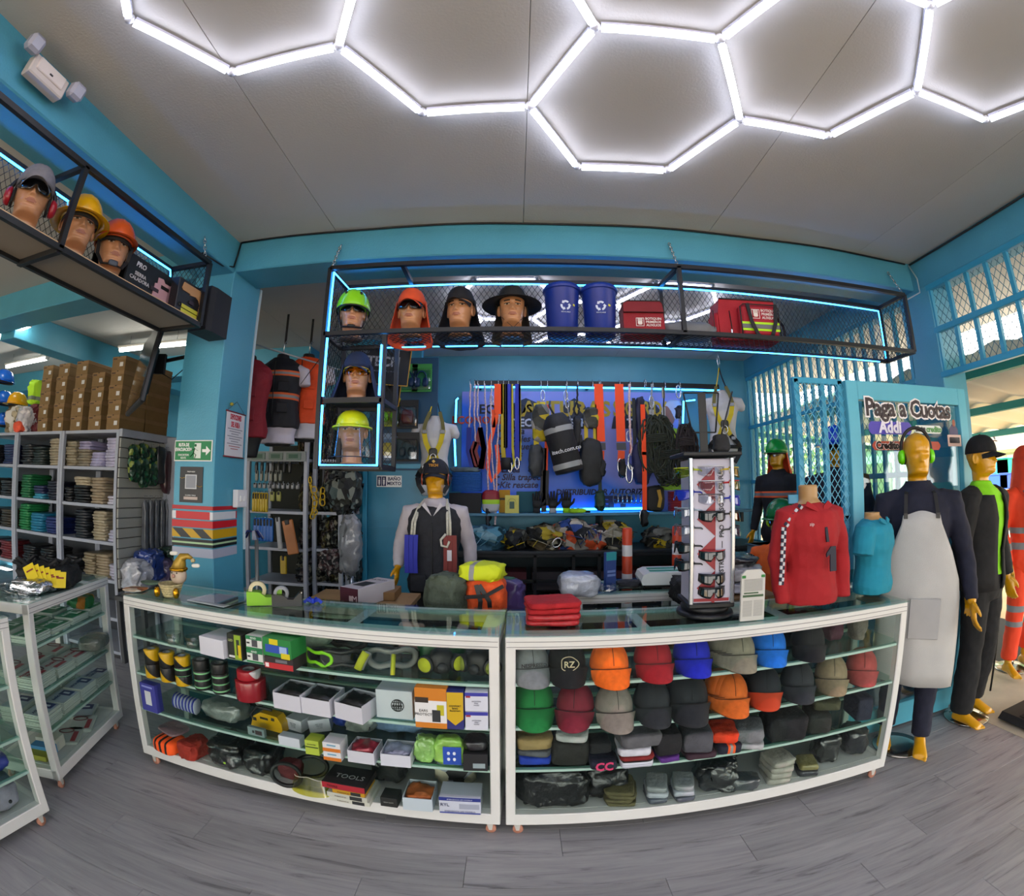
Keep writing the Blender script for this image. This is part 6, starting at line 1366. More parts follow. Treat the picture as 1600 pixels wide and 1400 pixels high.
for k, (y, z, h_, c) in enumerate(((3.25, 1.96, .34, 0), (3.36, 1.98, .40, 0), (3.47, 1.95, .36, 0), (3.58, 1.97, .36, 1), (3.68, 1.94, .42, 2), (3.78, 1.95, .40, 2))):
    hang_pack('%s glove pack hanging on the slatted panel, %s from the shelving corner' % (('green', 'dark grey', 'dark red')[c], ORD[k]), (GX1+.09, y, z-.03), (.07, .13, h_), ('x', '26282c', '3a1620')[c], 0, R(4), k, mat=GP if c == 0 else None)
for k in range(6): hang_pack('long grey sleeve pack, %s from the shelving corner, low on the slatted panel' % ORD[k], (GX1+.08, 3.42+k*.075, 1.44), (.05, .05, .50), '6a6e74', 0, 0, 10+k, mat=M('63676e', .35, var=.3, vs=10, coat=.5))
for k in range(5): packed('crumpled %s bag on the floor stock below the slatted panel, %s from the left' % (('pale grey', 'dark blue', 'lilac', 'dark green', 'plum')[k], ORD[k]), (GX1+.16+.02*k, 3.24+.13*k, .62+.08*(k % 2)), (.26, .22, .3), ('b9bac4', '1c3c8a', '5a4a70', '1a3a28', '4a2a3a')[k], 0, .08, 120+k)
st = T('stock_crate', 'low pallet table of bagged stock below the slatted panel', 'table', (GX1+.2, 3.5, 0)); g = G(); g.box((0, 0, .59), (.36, .86, .04), ch=.004); g.build('tabletop', M('4a4a4c', .7), st)
for sx in (-.15, .15):
    for sy in (-.4, .4): g = G(); g.box((sx, sy, .285), (.04, .04, .57)); g.build('leg', M('4a4a4c', .7), st)
# shoe boxes
BX = M('84683f', .75, var=.10, vs=9, bump=.1, bs=200); bw, bd, bh = .182, .32, .1335
base_px = [(67, 5), (91, 5), (120, 5), (148, 4), (177, 5)]; bm = {}
for ci, (px_, n) in enumerate(base_px):
    X_ = at(px_, 672, Z=GZ); X_ = X_.x*(3.17/X_.y)
    for k in range(n):
        t = T('shoe_box', 'brown cardboard shoe box, %s from the bottom in the %s column from the left' % (ORD[k], ORD[ci]), 'box', (X_+rnd(-.004, .004)-.0*k, GY+.0+rnd(-.008, .008), GZ+.004+k*bh), rnd(-.03, .03), 'brown shoe boxes on the grey shelving')
        if 'm' not in bm:
            g = G(); g.box((0, bd/2, bh*.46), (bw-.006, bd-.006, bh*.92)); a_ = g.build('box', BX, t)
            g = G(); g.box((0, bd/2, bh*.86), (bw, bd, bh*.27), ch=.002); b_ = g.build('lid', M('8f7049', .75, var=.08, vs=9), t)
            g = G(); g.box((.045, -.004, bh*.42), (.044, .002, .038)); c_ = g.build('size_label', M('d9d9d6', .5), t); g = G(); g.loft([[(.010*math.cos(q), yy, bh*.985+.008*math.sin(q)) for q in np.linspace(PI, 2*PI, 9)] for yy in (-.0012, .002)]); d_ = g.build('finger_notch', M('1c1610'), t)
            g = G(); g.box((-.05, -.0022, bh*.83), (.05, .002, .012)); e_ = g.build('print_mark', M('4a3624'), t); bm['m'] = (a_.data, b_.data, c_.data, d_.data, e_.data)
        else:
            for nm, me in zip(('box', 'lid', 'size_label', 'finger_notch', 'print_mark'), bm['m']): mesh_ob(nm, me, t)
for k in range(5):
    t = T('shoe_box', 'shoe box in the rear stack behind the right-hand column, %s from the bottom' % ORD[k], 'box', (GX1-.12, GY+.33, GZ+.004+k*bh), 0, 'brown shoe boxes on the grey shelving')
    for nm, me in zip(('box', 'lid'), bm['m'][:2]): mesh_ob(nm, me, t)
# things on top, left of the boxes
def loose_helmet(label, px, py, c, Y_=3.35, rz=0., z=None, s_=1.1):
    p = at(px, py, Y=Y_); t = T('safety_helmet', label, 'helmet', (p.x, p.y, (z or p.z)), rz); t.scale = (s_,)*3
    before = set(t.children); hardhat(t, c, 'cap', z0=0.02)
    return t
for k in range(3):
    X_ = at(6, 590+k*38, Y=3.35); loose_helmet('blue helmet, %s from the top of the pile at the photograph edge' % ORD[k], 6, 596+k*38, '1f6ad8', z=at(6, 596+k*34, Y=3.35).z-.02)
packed('pale hats stacked under the yellow helmet', (at(30, 655, Y=3.4).x, 3.4, GZ+.004), (.3, .25, .33), 'b9ab90', 0, .09, 130, wrap=False, mat=patches(('b9ab90', 'c9c4ba', '8a7a5c', 'd9d4cc', '6a5a44', '2a4a8a'), 8, .8))
packed('crumpled white bag beside the yellow helmet pile', (at(44, 655, Y=3.28).x, 3.28, GZ+.004), (.22, .2, .28), 'c9c4c8', 0, .08, 131); packed('crumpled maroon cloth beside the shoe boxes', (at(53, 655, Y=3.32).x, 3.36, GZ+.004), (.14, .2, .32), '7a3038', 0, .06, 132, mat=patches(('8a3a40', '6a2028', 'b98a84', '5a1c22'), 9, .6))
packed('folded lime yellow vest on top of the maroon cloth', (at(58, 600, Y=3.4).x, 3.42, GZ+.33), (.16, .2, .28), 'b4e82a', 0, .05, 133, wrap=False, mat=bands(2, [(0, 'b4e82a'), (.05, '7d8a7a'), (.09, 'b4e82a'), (.2, 'b4e82a')], .7)); packed('orange knit bundle under the maroon cloth', (at(34, 668, Y=3.22).x, 3.2, GZ+.004), (.16, .12, .12), 'ef5a3c', 0, .03, 134, wrap=False)
loose_helmet('yellow helmet on top of the pale hats beside the shoe boxes', 28, 622, 'e8a80a', 3.4, z=GZ+.335)
packed('stack of salmon red caps in a clear bag right of the television', (-3.32, 3.98, GZ+.0), (.2, .2, .60), 'a85a56', 0, .02, 135, mat=bands(2, [(i*.045, ('a85a56', '7a3a3c')[i % 2]) for i in range(14)], .4))
c5 = T('cupboard', 'grey cupboard behind the slatted panel', 'cupboard', (-3.62, 3.72, 0)); g = G(); g.box((.1, .35, 1.02), (.5, .7, 2.04), ch=.004); g.build('body', RACK, c5)
g = G(); g.box((.352, .35, 1.02), (.006, .66, 1.96), ch=.002); g.build('door', M('8f949c', .5), c5)
# ---------------- storage racks beyond the pillar ----------------
def rack(label, xa, xb, Y_, D_, zl, H_=2.05, rz=0):
    t = T('storage_rack', label, 'shelving', (xa, Y_, 0), rz); w_ = xb-xa
    for x in (.0, w_):
        for y in (0, D_): g = G(); g.box((x, y, H_/2), (.04, .04, H_), ch=.003); g.build('post', RACK, t)
    for z in zl: g = G(); g.box((w_/2, D_/2, z), (w_, D_, .03), ch=.003); g.build('shelf', RACK, t)
    g = G(); g.box((w_/2, D_+.01, H_/2), (w_, .01, H_)); g.build('dark_backing', M('33362f', .8), t)  # added dark sheet; its colour stands in for the shade behind the shelves
    return t
RY = 4.2; xa = at(388, 760, Y=RY).x; xb = at(478, 760, Y=RY).x; xc = at(533, 760, Y=RY+.1).x
zl = [.12, .62]+[at(500, y, Y=RY).z for y in (862, 803, 719)]
rack('metal storage rack with hanging tools just right of the pillar', xa, xb, RY, .45, zl); rack('metal storage rack of glove bundles left of the blue partition', xb+.05, xc, RY+.1, .45, zl); rack('narrow metal rack against the blue partition', xc+.05, at(549, 760, Y=RY+.15).x, RY+.15, .4, zl)
pal = [('3a3c34', '6a6a58', '1c1d1a', '8a8672', 'a9a48c', '26281f'), ('1e2326', '4a5a5a', '15171a', '7a8078', '2c2f2a'), ('5a4a2c', '23221c', '8f8a6a', '3a3a30', '6f6a3a'), ('2a2226', '7a6a6a', '4a2a2c', '1a1a1c', 'a09a94')]
bgp = {}
def bundle(label, loc, d, pi, sd, name='glove_bundle', cat='gloves', grp=None):
    t = T(name, label, cat, loc, rnd(-.4, .4), grp); key = (pi, sd % 4)
    if key not in bgp: g = G(); g.blob((0, 0, .5), (1, 1, 1), .75, .42, sd, n=26, m=14, fr=2.6); o = g.build('bundle', patches(pal[pi], 4.5+pi, .7, sd % 3), t); bgp[key] = o.data
    else: mesh_ob('bundle', bgp[key], t)
    t.scale = d; return t
n_ = 0
for ri, (x0, x1, yy) in enumerate(((xa+.55, xb, RY+.14), (xb+.08, xc, RY+.22))):
    for si in range(5):
        h_ = ((zl[si+1] if si < 4 else 2.55)-zl[si])-.06; nn = 5 if ri else 4
        for k in range(nn):
            for lay in range(3):
                if ri == 0 and si in (2, 3) and k < 1: continue
                bundle('%s glove bundle from the left, %s layer, %s shelf from the bottom, %s rack' % (ORD[k], ('lower', 'upper', 'rear')[lay], ORD[si], ('pillar-side', 'partition-side')[ri]), (x0+(k+.5)*(x1-x0)/nn, yy+.02*(k % 2)+.08*lay, zl[si]+.015+(lay % 2)*h_*.42), ((x1-x0)/nn*1.3, .26, h_*.55), (n_*7+si) % 4, n_, grp='glove bundles on the storage racks'); n_ += 1
for si in range(5):
    for k in range(1): bundle('%s glove bundle on the %s shelf from the bottom of the narrow rack' % (('left', 'right')[k], ORD[si]), (xc+.085, RY+.25, zl[si]+.015), (.10, .24, .24), (si+k) % 4, n_, grp='glove bundles on the storage racks'); n_ += 1
# hanging tools on the pillar-side rack
def rod_tools(z, x0, x1, n, c, h_, w_, lbl, cat, name, rr=.0):
    for k in range(n):
        x = x0+(x1-x0)*k/max(1, n-1); t = T(name, lbl % (ORD[k] if k < 12 else 'last'), cat, (x, RY-.05, z), rnd(-.2, .2))
        g = G(); g.tube([(0, .04, .01), (0, 0, .012), (0, 0, -.01)], .003, 5); g.build('hook', CHROME, t); g = G(); g.blob((0, 0, -h_/2), (w_, .03, h_), .4, .006, k, n=14, m=8); g.build('body', M(c, .4, var=.15), t); g = G(); g.blob((0, -.005, -h_*.2), (w_*.6, .03, h_*.3), .5, 0, k, n=10, m=6); g.build('grip', M('1c1c1e', .5), t)
X = lambda px: at(px, 760, Y=RY-.05).x
zt_ = lambda y: at(440, y, Y=RY-.05).z
rod_tools(zt_(722), X(400), X(452), 7, '2a2b2c', .11, .028, 'black tool hanging on the top row, %s from the left', 'tool', 'hand_tool'); rod_tools(zt_(735), X(401), X(438), 6, '8a8c80', .11, .03, 'pale clamp on the second row, %s from the left', 'tool', 'clamp')
rod_tools(zt_(755), X(399), X(465), 10, '8c8e90', .055, .035, 'round chrome tool on the third row, %s from the left', 'tool', 'hand_tool'); rod_tools(zt_(770), X(397), X(417), 6, 'c2a41a', .20, .03, 'yellow packaged cutter, %s from the left', 'tool', 'cutter')
rod_tools(zt_(768), X(426), X(436), 2, '8f8f42', .10, .05, 'olive packet on the middle row, %s from the left', 'packet', 'tool_packet'); rod_tools(zt_(810), X(400), X(425), 6, '1a64b8', .24, .045, 'blue packaged brush, %s from the left', 'tool', 'brush')
for lb, px_, y, c, h_, w_, r_ in (('orange saw sleeve hanging below the tool rows', 451, 812, 'b0682a', .34, .12, -12), ('silver trowel hanging beside the blue brushes', 436, 808, 'a8aaac', .32, .05, -6), ('yellow staple gun low on the rack', 445, 868, 'b99a12', .18, .07, 0)):
    t = T('hand_tool', lb, 'tool', (X(px_), RY-.07, zt_(y)), 0, rot=(0, R(r_), 0)); g = G(); g.box((0, 0, -h_/2), (w_, .025, h_), ch=.008); g.build('body', M(c, .4, var=.1), t); g = G(); g.box((0, -.005, -.02), (w_*.4, .03, .05), ch=.006); g.build('handle', M('1c1c1e', .5), t)
t = T('sign_stack', 'row of grey-green label cards on top of the tool rack', 'sign', (X(430), RY-.06, zt_(713))); 
for k in range(3): g = G(); g.box((-.2+.2*k, 0, 0), (.16, .01, .07), ch=.002); g.build('label_card', M('6a7f78', .5), t); g = G(); g.box((-.2+.2*k, -.007, 0), (.1, .002, .04)); g.build('print_panel', M('2f5a48', .5), t)
g = G(); g.box((0, .008, 0), (.66, .006, .10)); g.build('backing', M('8a9294', .5), t)
packed('shiny yellow foil packet on top of the tool rack', (X(430), RY+.1, 2.07), (.32, .16, .12), 'd8cf1c', 0, .06, 140)
t = T('rope_tuft', 'blue and white striped mop head on the low rail by the pillar', 'mop', (at(395, 838, Y=3.7).x, 3.7, at(395, 838, Y=3.7).z)); 
for k in range(16): g = G(); a_ = rnd(0, 2*PI); g.tube([(0, 0, .04), (.05*math.cos(a_), .05*math.sin(a_), .05), (.10*math.cos(a_), .10*math.sin(a_), -.02)], .008, 5); g.build('strand', M(('2a3a8a', 'c4c6d2')[k % 2], .8), t)
cr_ = T('rail_stand', 'grey pipe stand under the striped mop head', 'stand', (at(399, 850, Y=3.7).x, 3.72, 0)); g = G(); g.tube([(0, 0, .0), (0, 0, at(395, 842, Y=3.7).z)], .018, 10); g.build('pole', M('8f9192', .4, .5), cr_); g = G(); g.lathe([(.12, 0), (.12, .01), (.02, .02)], 20); g.build('foot', M('5a5c5e', .5), cr_)
# yellow plastic chain
t = T('plastic_chain', 'yellow plastic chain hanging on the rack post', 'chain', (0, 0, 0)); YC = M('d0ac14', .35, coat=.3)
def link(c, ax, lng=.05, wd=.026, r_=.0065):
    c = Vector(c); ax = Vector(ax).normalized(); u = ax.orthogonal().normalized(); u.rotate(Matrix.Rotation(rnd(0, 3), 3, ax)); g = G(); g.tube([c+ax*lng*.6*math.cos(a)+u*wd*math.copysign(abs(math.sin(a))**.7, math.sin(a)) for a in np.linspace(0, 2*PI, 16, endpoint=False)], r_, 6, closed=True); g.build('link', YC, t)
def chpath(pp):
    for a, b in zip(pp, pp[1:]):
        A = at(*a, Y=RY-.06); B = at(*b, Y=RY-.06); n = max(1, int((B-A).length/.05))
        for k in range(n): link(A.lerp(B, (k+.5)/n), B-A)
chpath([(484, 745), (486, 765), (492, 782), (490, 800), (487, 812)]); chpath([(489, 760), (496, 780), (494, 795), (489, 806)]); chpath([(502, 762), (500, 776), (500, 790)]); chpath([(504, 762), (504, 790)])
t = T('wrapped_mannequin', 'pale plastic-wrapped torso leaning on the narrow rack', 'mannequin', at(538, 850, Y=RY-.2)); g = G(); g.blob((.06, 0, 0), (.2, .2, .55), .8, .08, 3, n=30, m=20); g.build('torso', M('8f9094', .3, var=.2, coat=.8, bump=.8, bs=14), t); g = G(); g.tube([(.06, 0, -.25), (.06, 0, -t.location.z+.004)], .015, 8); g.build('pole', CHROME, t)
bundle('black bag above the plastic-wrapped torso', tuple(at(538, 800, Y=RY-.2)), (.3, .22, .4), 1, 9, name='black_bag', cat='bag')
bundle('cream paper bag on the third rack shelf', tuple(at(518, 895, Y=RY-.02)), (.22, .2, .22), 3, 77, name='paper_bag', cat='bag')
# vests on hanging torsos
def hang_torso(label, px, Y_, c, mat, under=None, rz=0., s_=1.0):
    p = at(px, 545, Y=Y_); zt = p.z; t = T('hanging_vest_form', label, 'clothing display', (p.x, Y_, zt-.06-.0), rz); t.scale = (s_,)*3
    J = dict(sL=(.19, 0, 1.40), eL=(.25, 0, 1.2), wL=(.26, 0, 1.05), sR=(-.19, 0, 1.40), eR=(-.25, 0, 1.2), wR=(-.26, 0, 1.05))
    g = G(); g.loft([ell(0, 0, z, rx, ry) for z, rx, ry in [(.70, .12, .09)]+TORSO]); g.loft([ell(0, 0, 1.47, .07, .065), ell(0, 0, 1.55, .055, .055)]); o = g.build('torso_form', M('17181a', .5), t, loc=(0, 0, -1.55)); remesh(o, .012, 1)
    if under: g = G(); g.loft([ell(0, .0, z, rx+.014, ry+.014) for z, rx, ry in [(.72, .15, .11)]+TORSO[:9]]); g.tube([(.15, 0, 1.40), (.215, 0, 1.38), (.235, 0, 1.25)], [.06, .06, .055], 12); g.tube([(-.15, 0, 1.40), (-.215, 0, 1.38), (-.235, 0, 1.25)], [.06, .06, .055], 12); o = g.build('undershirt', M(under, .8), t, loc=(0, 0, -1.55)); remesh(o, .011, 2); folds(o, .08, .01)
    g = G(); g.loft([ell(0, 0, z, rx+.034, ry+.032) for z, rx, ry in TORSO if z > .83]+[ell(0, 0, 1.50, .085, .078)]); o = g.build('vest', mat, t, loc=(0, 0, -1.55)); remesh(o, .010, 2); folds(o, .09, .016)
    g = G(); g.tube([(0, -.155+.0, -.1), (0, -.165, -.3), (0, -.155, -.55), (0, -.15, -.66)], .004, 5); g.build('zip', M('1a1a1c'), t)
    for s2 in (-1, 1):
        for z in (-.33, -.52): g = G(); g.box((s2*.085, -.142, z), (.10, .02, .09), ch=.006, rz=s2*R(18)); g.build('pocket', mat if isinstance(mat, bpy.types.Material) else M(c), t)
    g = G(); g.tube([(0, 0, 0), (0, 0, .10), (.02, 0, .14), (.03, 0, .12)], .004, 6); g.build('hanger_hook', CHROME, t)
    g = G(); g.box((0, .02, .26), (.022, .004, .30)); g.build('hanging_strap', BLK, t)
    return t
hang_torso('dark red pocket vest on a hanging form, nearest the pillar', 392, 3.3, '8e1626', M('8e1626', .7, var=.1, vs=14, bump=.2, bs=60), rz=R(10))
hang_torso('navy vest with two orange reflective bands on a hanging form', 444, 3.75, '12151f', bands(2, [(.75, '12151f'), (1.11, 'e0622c'), (1.128, '8a8c8e'), (1.150, 'e0622c'), (1.168, '12151f'), (1.32, 'e0622c'), (1.335, '8a8c8e'), (1.355, 'e0622c'), (1.37, '12151f'), (1.5, '12151f')], .7), under='c9c4d2', rz=R(6))
hang_torso('orange pocket vest over a pale shirt, half behind the side cage', 484, 4.0, 'e04a14', M('e04a14', .7, var=.08, vs=14, bump=.2, bs=60), under='c9c8d4', rz=R(4))
cable('support_wire', [at(470, 600, Y=3.3), at(500, 560, Y=2.6), (CX0, CY1, 2.75)], .003, BLK, 'thin black wire sloping up to the side cage', 'wire')
cable('hanging_rail', [at(375, 560, Y=3.2)-Vector((0, 0, -.15)), Vector((-1.3, 4.15, 2.62))], .008, M('a9adb2', .4, .6), 'thin metal rail from which the vests hang', 'rail')
# ---------------- back wall display ----------------
BY = 5.10
def bp(px, py, Y_=BY): return at(px, py, Y=Y_)
# poster panel, long shelf, rail
a = bp(722, 612, 5.38); b = bp(1068, 800, 5.38); PC = ((a.x+b.x)/2, 5.38, (a.z+b.z)/2); PW, PH = b.x-a.x, a.z-b.z
t = T('wall_banner', 'large blue and lilac printed banner behind the hanging ropes', 'banner', PC)
def banner_mat():
    mt, nt, N, L, bb = mat_new('banner_print'); tc = N.new('ShaderNodeTexCoord'); sp = N.new('ShaderNodeSeparateXYZ'); L.new(tc.outputs['Object'], sp.inputs[0])
    m_ = N.new('ShaderNodeMath'); m_.operation = 'MULTIPLY_ADD'; L.new(sp.outputs[0], m_.inputs[0]); m_.inputs[1].default_value = .55; L.new(sp.outputs[2], m_.inputs[2])
    s_ = N.new('ShaderNodeMath'); s_.operation = 'SUBTRACT'; L.new(m_.outputs[0], s_.inputs[0]); s_.inputs[1].default_value = -.1
    r_ = N.new('ShaderNodeMapRange'); r_.inputs[1].default_value = -.08; r_.inputs[2].default_value = .12; L.new(s_.outputs[0], r_.inputs[0])
    x = N.new('ShaderNodeMix'); x.data_type = 'RGBA'; L.new(r_.outputs[0], x.inputs[0]); x.inputs[6].default_value = (*lin('1266c4'), 1); x.inputs[7].default_value = (*lin('9a9cd8'), 1)
    L.new(x.outputs[2], bb.inputs['Base Color']); bb.inputs['Roughness'].default_value = .35; return mt
g = G(); g.box((0, 0, 0), (PW, .012, PH), ch=.002); g.build('sheet', banner_mat(), t)
def btxt(s_, size, px, py, c, **k):
    p = bp(px, py, 5.37); text(t, s_, size, (p.x-PC[0], -.012, p.z-PC[2]), mat=M(c, .5), **k)
btxt('EQUIPOS', .16, 790, 640, '12141c', al='CENTER', bold=.004); btxt('ALTURAS', .26, 885, 640, 'c9a21a', bold=.008); btxt('SEGURIDAD', .26, 1010, 640, 'c9a21a', bold=.008, sx=.6)
btxt('ECONOMIA', .13, 750, 657, 'c93a1a', bold=.004); 
for k, w__ in enumerate(('>Eslinga', '>Anclajes', '>Mosqueton', '>Arnes', '>Polea', '>Linea', '> Silla trapecio', '>Kit rescate')): btxt(w__, .105, 775 if k < 6 else 772, 674+12*k-(4 if k > 5 else 0)*0, '0c1c48', al='LEFT', sh=.25, bold=.003)
btxt('DISTRIBUIDOR AUTORIZADO', .095, 950, 769, '0c1230', sh=.2, bold=.003); btxt('EPP', .18, 960, 785, '0c1230', bold=.012, sx=1.6)
hp = bp(1050, 646, 5.36); f = G(); f.blob((0, 0, 0), (.16, .02, .26), .9, 0, n=18, m=10); f.build('printed_face', M('9a6a54', .6), t, loc=(hp.x-PC[0]-.04, -.015, hp.z-PC[2]-.02)); f = G(); f.blob((0, 0, 0), (.26, .024, .26), .9, 0, n=18, m=10); f.build('printed_helmet', M('c9ccd6', .5), t, loc=(hp.x-PC[0]+.04, -.013, hp.z-PC[2]+.05))
for px_, w_ in ((822, .62), (898, .42), (1000, .72)):
    q = bp(px_, 652, 5.36); f = G(); f.prism([(-w_/2, -.14), (w_/2, -.14), (w_*.46, .0), (w_*.30, .16), (0, .24), (-w_*.3, .16), (-w_*.46, 0)], -.004, .0); f.build('printed_bag', M('2a2c34', .5), t, loc=(q.x-PC[0], -.008, q.z-PC[2])); btxt('TECH', .13, px_, 661, 'd9dae0', bold=.005)
vp = bp(1048, 690, 5.36); f = G(); f.blob((0, 0, 0), (.42, .02, .34), .6, .02, 3, n=20, m=10); f.build('printed_vest', M('b4cc1c', .6), t, loc=(vp.x-PC[0], -.012, vp.z-PC[2]))
rl = T('hanging_rail', 'black rail with a blue light strip above the banner', 'rail'); ra, rb = bp(741, 599), bp(1122, 605)
g = G(); g.tube([ra, rb], .028, 4); g.build('bar', BLK, rl); neon_part(rl, [ra+Vector((0, -.03, -.05)), rb+Vector((0, -.03, -.05))], r=.011)
for x in (ra.x+.05, .9, rb.x-.05): g = G(); g.box((x, BY+.15, ra.z), (.03, .3, .03)); g.build('bracket', BLK, rl)
for s_, pts in ((1, [(716, 622), (713, 625), (712, 660)]), (2, [(710, 680), (712, 728)]), (3, [(1086, 625), (1068, 627), (1067, 668)])): 
    o = T('light_strip', ('blue light strip left of the banner, upper piece', 'blue light strip left of the banner, lower piece', 'blue light strip at the right edge of the banner')[s_-1], 'light strip'); neon_part(o, [bp(*q, 5.3) for q in pts], name='strip', r=.012); g = G(); g.tube([bp(*q, 5.33) for q in pts], .02, 4); g.build('channel', BLK, o)
SZ = bp(900, 801).z; LZ = at(900, 857, Y=4.9).z; sx0, sx1 = bp(712, 801).x-.1, 2.85
sh = T('long_shelf', 'long blue-grey shelf under the banner', 'shelf'); g = G(); g.box(((sx0+sx1)/2, 5.2, SZ-.015), (sx1-sx0, .42, .03), ch=.003); g.build('board', M('4a7f96', .45), sh)
for x in (sx0+.1, 1.0, sx1-.1): g = G(); g.box((x, 5.24, SZ-.09), (.03, .3, .12)); g.build('bracket', BLK, sh)
neon_part(sh, [(sx0+.2, 5.30, SZ+.03), (1.7, 5.30, SZ+.03)], r=.014)
rk = T('counter_rack', 'long black-railed back counter with glass fronts, heaped with harnesses', 'counter'); rx0, rx1 = sx0-.05, 2.9
g = G(); g.box(((rx0+rx1)/2, 5.06, LZ-.02), (rx1-rx0, .66, .03), ch=.003); g.build('counter_top', M('23282c', .4), rk)
for z in (LZ-.05, LZ-.32, LZ-.6): g = G(); g.tube([(rx0, 4.72, z), (rx1, 4.72, z)], .016, 4); g.build('rail', BLK, rk)
for px_ in (836, 896, 936): x = at(px_, 880, Y=4.72).x; g = G(); g.tube([(x, 4.72, .05), (x, 4.72, LZ-.04)], .016, 4); g.build('post', BLK, rk)
for z in (LZ-.45, LZ-.72): g = G(); g.box(((rx0+rx1)/2, 5.05, z), (rx1-rx0, .55, .012)); g.build('glass_shelf', SHELFG, rk)
g = G(); g.box(((rx0+rx1)/2, 5.38, LZ/2), (rx1-rx0, .02, LZ-.06)); g.build('back_board', M('3a4a52', .6), rk)
for k in range(8):
    x = rx0+.35+k*.42
    carton('clear plastic drawer of dark red goods under the back counter, %s from the left' % ORD[k], (x, 4.82, LZ-.44), (.36, .3, .2), 0, ('4a1c24', '5a2028', '3a3234', '4a3a3c')[k % 4], faces=[('F', 0, 0, .9, .08, '9a9a9c')], cat='drawer box', name='drawer_box', group='drawer boxes under the back counter')
    bundle('dark bundle on the lower shelf of the back counter, %s from the left' % ORD[k], (x, 4.95, LZ-.71), (.36, .3, .2), (1, 3)[k % 2], 200+k, name='cloth_bundle', cat='folded clothing')
HP = [('2a4a90', 'c9c2b4', '14161c', 'e05a2c', '8a8478'), ('b9a22a', '2a2a24', '6a5a3a', 'a9a38c', '14150f'), ('1a1c1e', '6a6a60', 'd0b41c', '3a3a34'), ('5a9ab0', '3a6a84', '8ab4c0', '24505f')]
for k, (px_, py, w_, h_, pi, lb) in enumerate(((755, 853, .55, .30, 3, 'pale blue crumpled plastic heap at the left of the back counter'), (806, 853, .28, .24, 2, 'black and lime harness heap'), (852, 853, .42, .30, 1, 'yellow and olive harness heap with a metal buckle'), (896, 853, .40, .38, 0, 'blue harness heap in the middle of the back counter'), (930, 853, .30, .30, 0, 'blue and orange strap heap'), (962, 853, .40, .34, 1, 'yellow strap heap behind the left traffic post'), (1035, 853, .36, .26, 2, 'dark harness heap between the traffic posts'), (1085, 853, .3, .3, 0, 'mixed harness heap behind the right traffic post'))):
    p = at(px_, py, Y=4.85); t = T('harness_heap', lb, 'harness', (p.x, 4.98, LZ-.005)); g = G(); g.blob((0, 0, h_/2*.7), (w_, .34, h_), .8, .16, k*3, n=34, m=16, fr=6, flat=True); g.build('heap', patches(HP[pi], 9, .7, k), t)
    for q in range(5):
        a0 = rnd(-.4, .4)*w_; g = G(); g.tube([(a0, -.16, rnd(.02, h_*.5)), (a0+rnd(-.1, .1), -.19, rnd(.08, h_*.8)), (a0+rnd(-.2, .2), -.17, rnd(.02, h_*.6))], .003, 4, ry=.018, up=(0, 1, 0)); g.build('strap', M(HP[pi][q % len(HP[pi])], .7), t)
for dx in (0,):
    p = at(870, 848, Y=4.75); t = T('metal_buckle', 'shiny metal buckle on the yellow harness heap', 'buckle', p, rot=(0, R(40), 0)); g = G(); g.tube([(.04*math.cos(a_), 0, .055*math.sin(a_)) for a_ in np.linspace(0, 2*PI, 14, endpoint=False)], .008, 6, closed=True); g.build('ring', CHROME, t)
# things hanging from the rail
RZ_ = ra.z-.02
def hangpt(px, dy=-.06): return Vector((bp(px, 600).x, BY+dy, RZ_))
def zpx(px, py, Y_=BY-.06): return at(px, py, Y=Y_).z
def snap(parent, x, z, s_=1.): 
    g = G(); g.tube([(x+.016*s_*math.cos(a_), 0, z+.045*s_*math.sin(a_)) for a_ in np.linspace(0, 2*PI, 14, endpoint=False)], .005*s_, 6, closed=True); return g.build('carabiner', CHROME, parent)
def hang(label, px, parts, name='lanyard', cat='lanyard', dy=-.06):
    """parts: (kind, colour, [(px,py)...], width)"""
    o = hangpt(px, dy); t = T(name, label, cat, o)
    g = G(); g.tube([(0, .06, .035), (0, .03, .055), (0, 0, .02), (0, 0, -.05)], .004, 5); g.build('hook', CHROME, t)
    for kd, c, pp, w_ in parts:
        P_ = [at(x, y, Y=BY+dy)-o for x, y in pp]
        if kd == 'rope':
            g = G(); n = 18; Q = []
            for a_, b_ in zip(P_, P_[1:]):
                for q in range(6): Q.append(a_.lerp(b_, q/6))
            Q.append(P_[-1]); Q = [q+Vector((.004*math.sin(i*2.1), 0, 0)) for i, q in enumerate(Q)]; g.tube(Q, w_, 6); g.build('rope', M(c, .8, var=.3, vs=60), t)
        elif kd == 'strap': g = G(); g.tube(P_, w_, 4, ry=.004, up=(0, 1, 0)); g.build('strap', M(c, .6), t)
        elif kd == 'ring': snap(t, P_[0].x, P_[0].z, w_)
        elif kd == 'pad': g = G(); q = P_[0].lerp(P_[1], .5); g.tube(P_, w_, 8, ry=.03, up=(0, 1, 0)); g.build('pad', M(c, .6), t)
        elif kd == 'lump': g = G(); q = P_[0].lerp(P_[1], .5); g.blob(q, (w_, .12, abs(P_[1].z-P_[0].z)), .6, .05, int(px), n=22, m=12, fr=8); g.build('gear', c if not isinstance(c, str) else M(c, .6, var=.3, vs=10), t)
    return t
RP = 'cbb4b8'
for k, (px, b) in enumerate(((735, 668), (742, 690), (747, 668))): hang('pale rope sling with a red and blue loop, %s from the left' % ORD[k], px, [('rope', RP, [(px, 600), (px-1, 650), (px-2+3*k, b)], .010), ('strap', ('1c2c8a', '7a2a2c', '7a2a2c')[k], [(px-2+3*k, b), (732+5*k, 705), (738+6*k, 730), (750+2*k, 732), (756, 700), (750, b)], .028)])
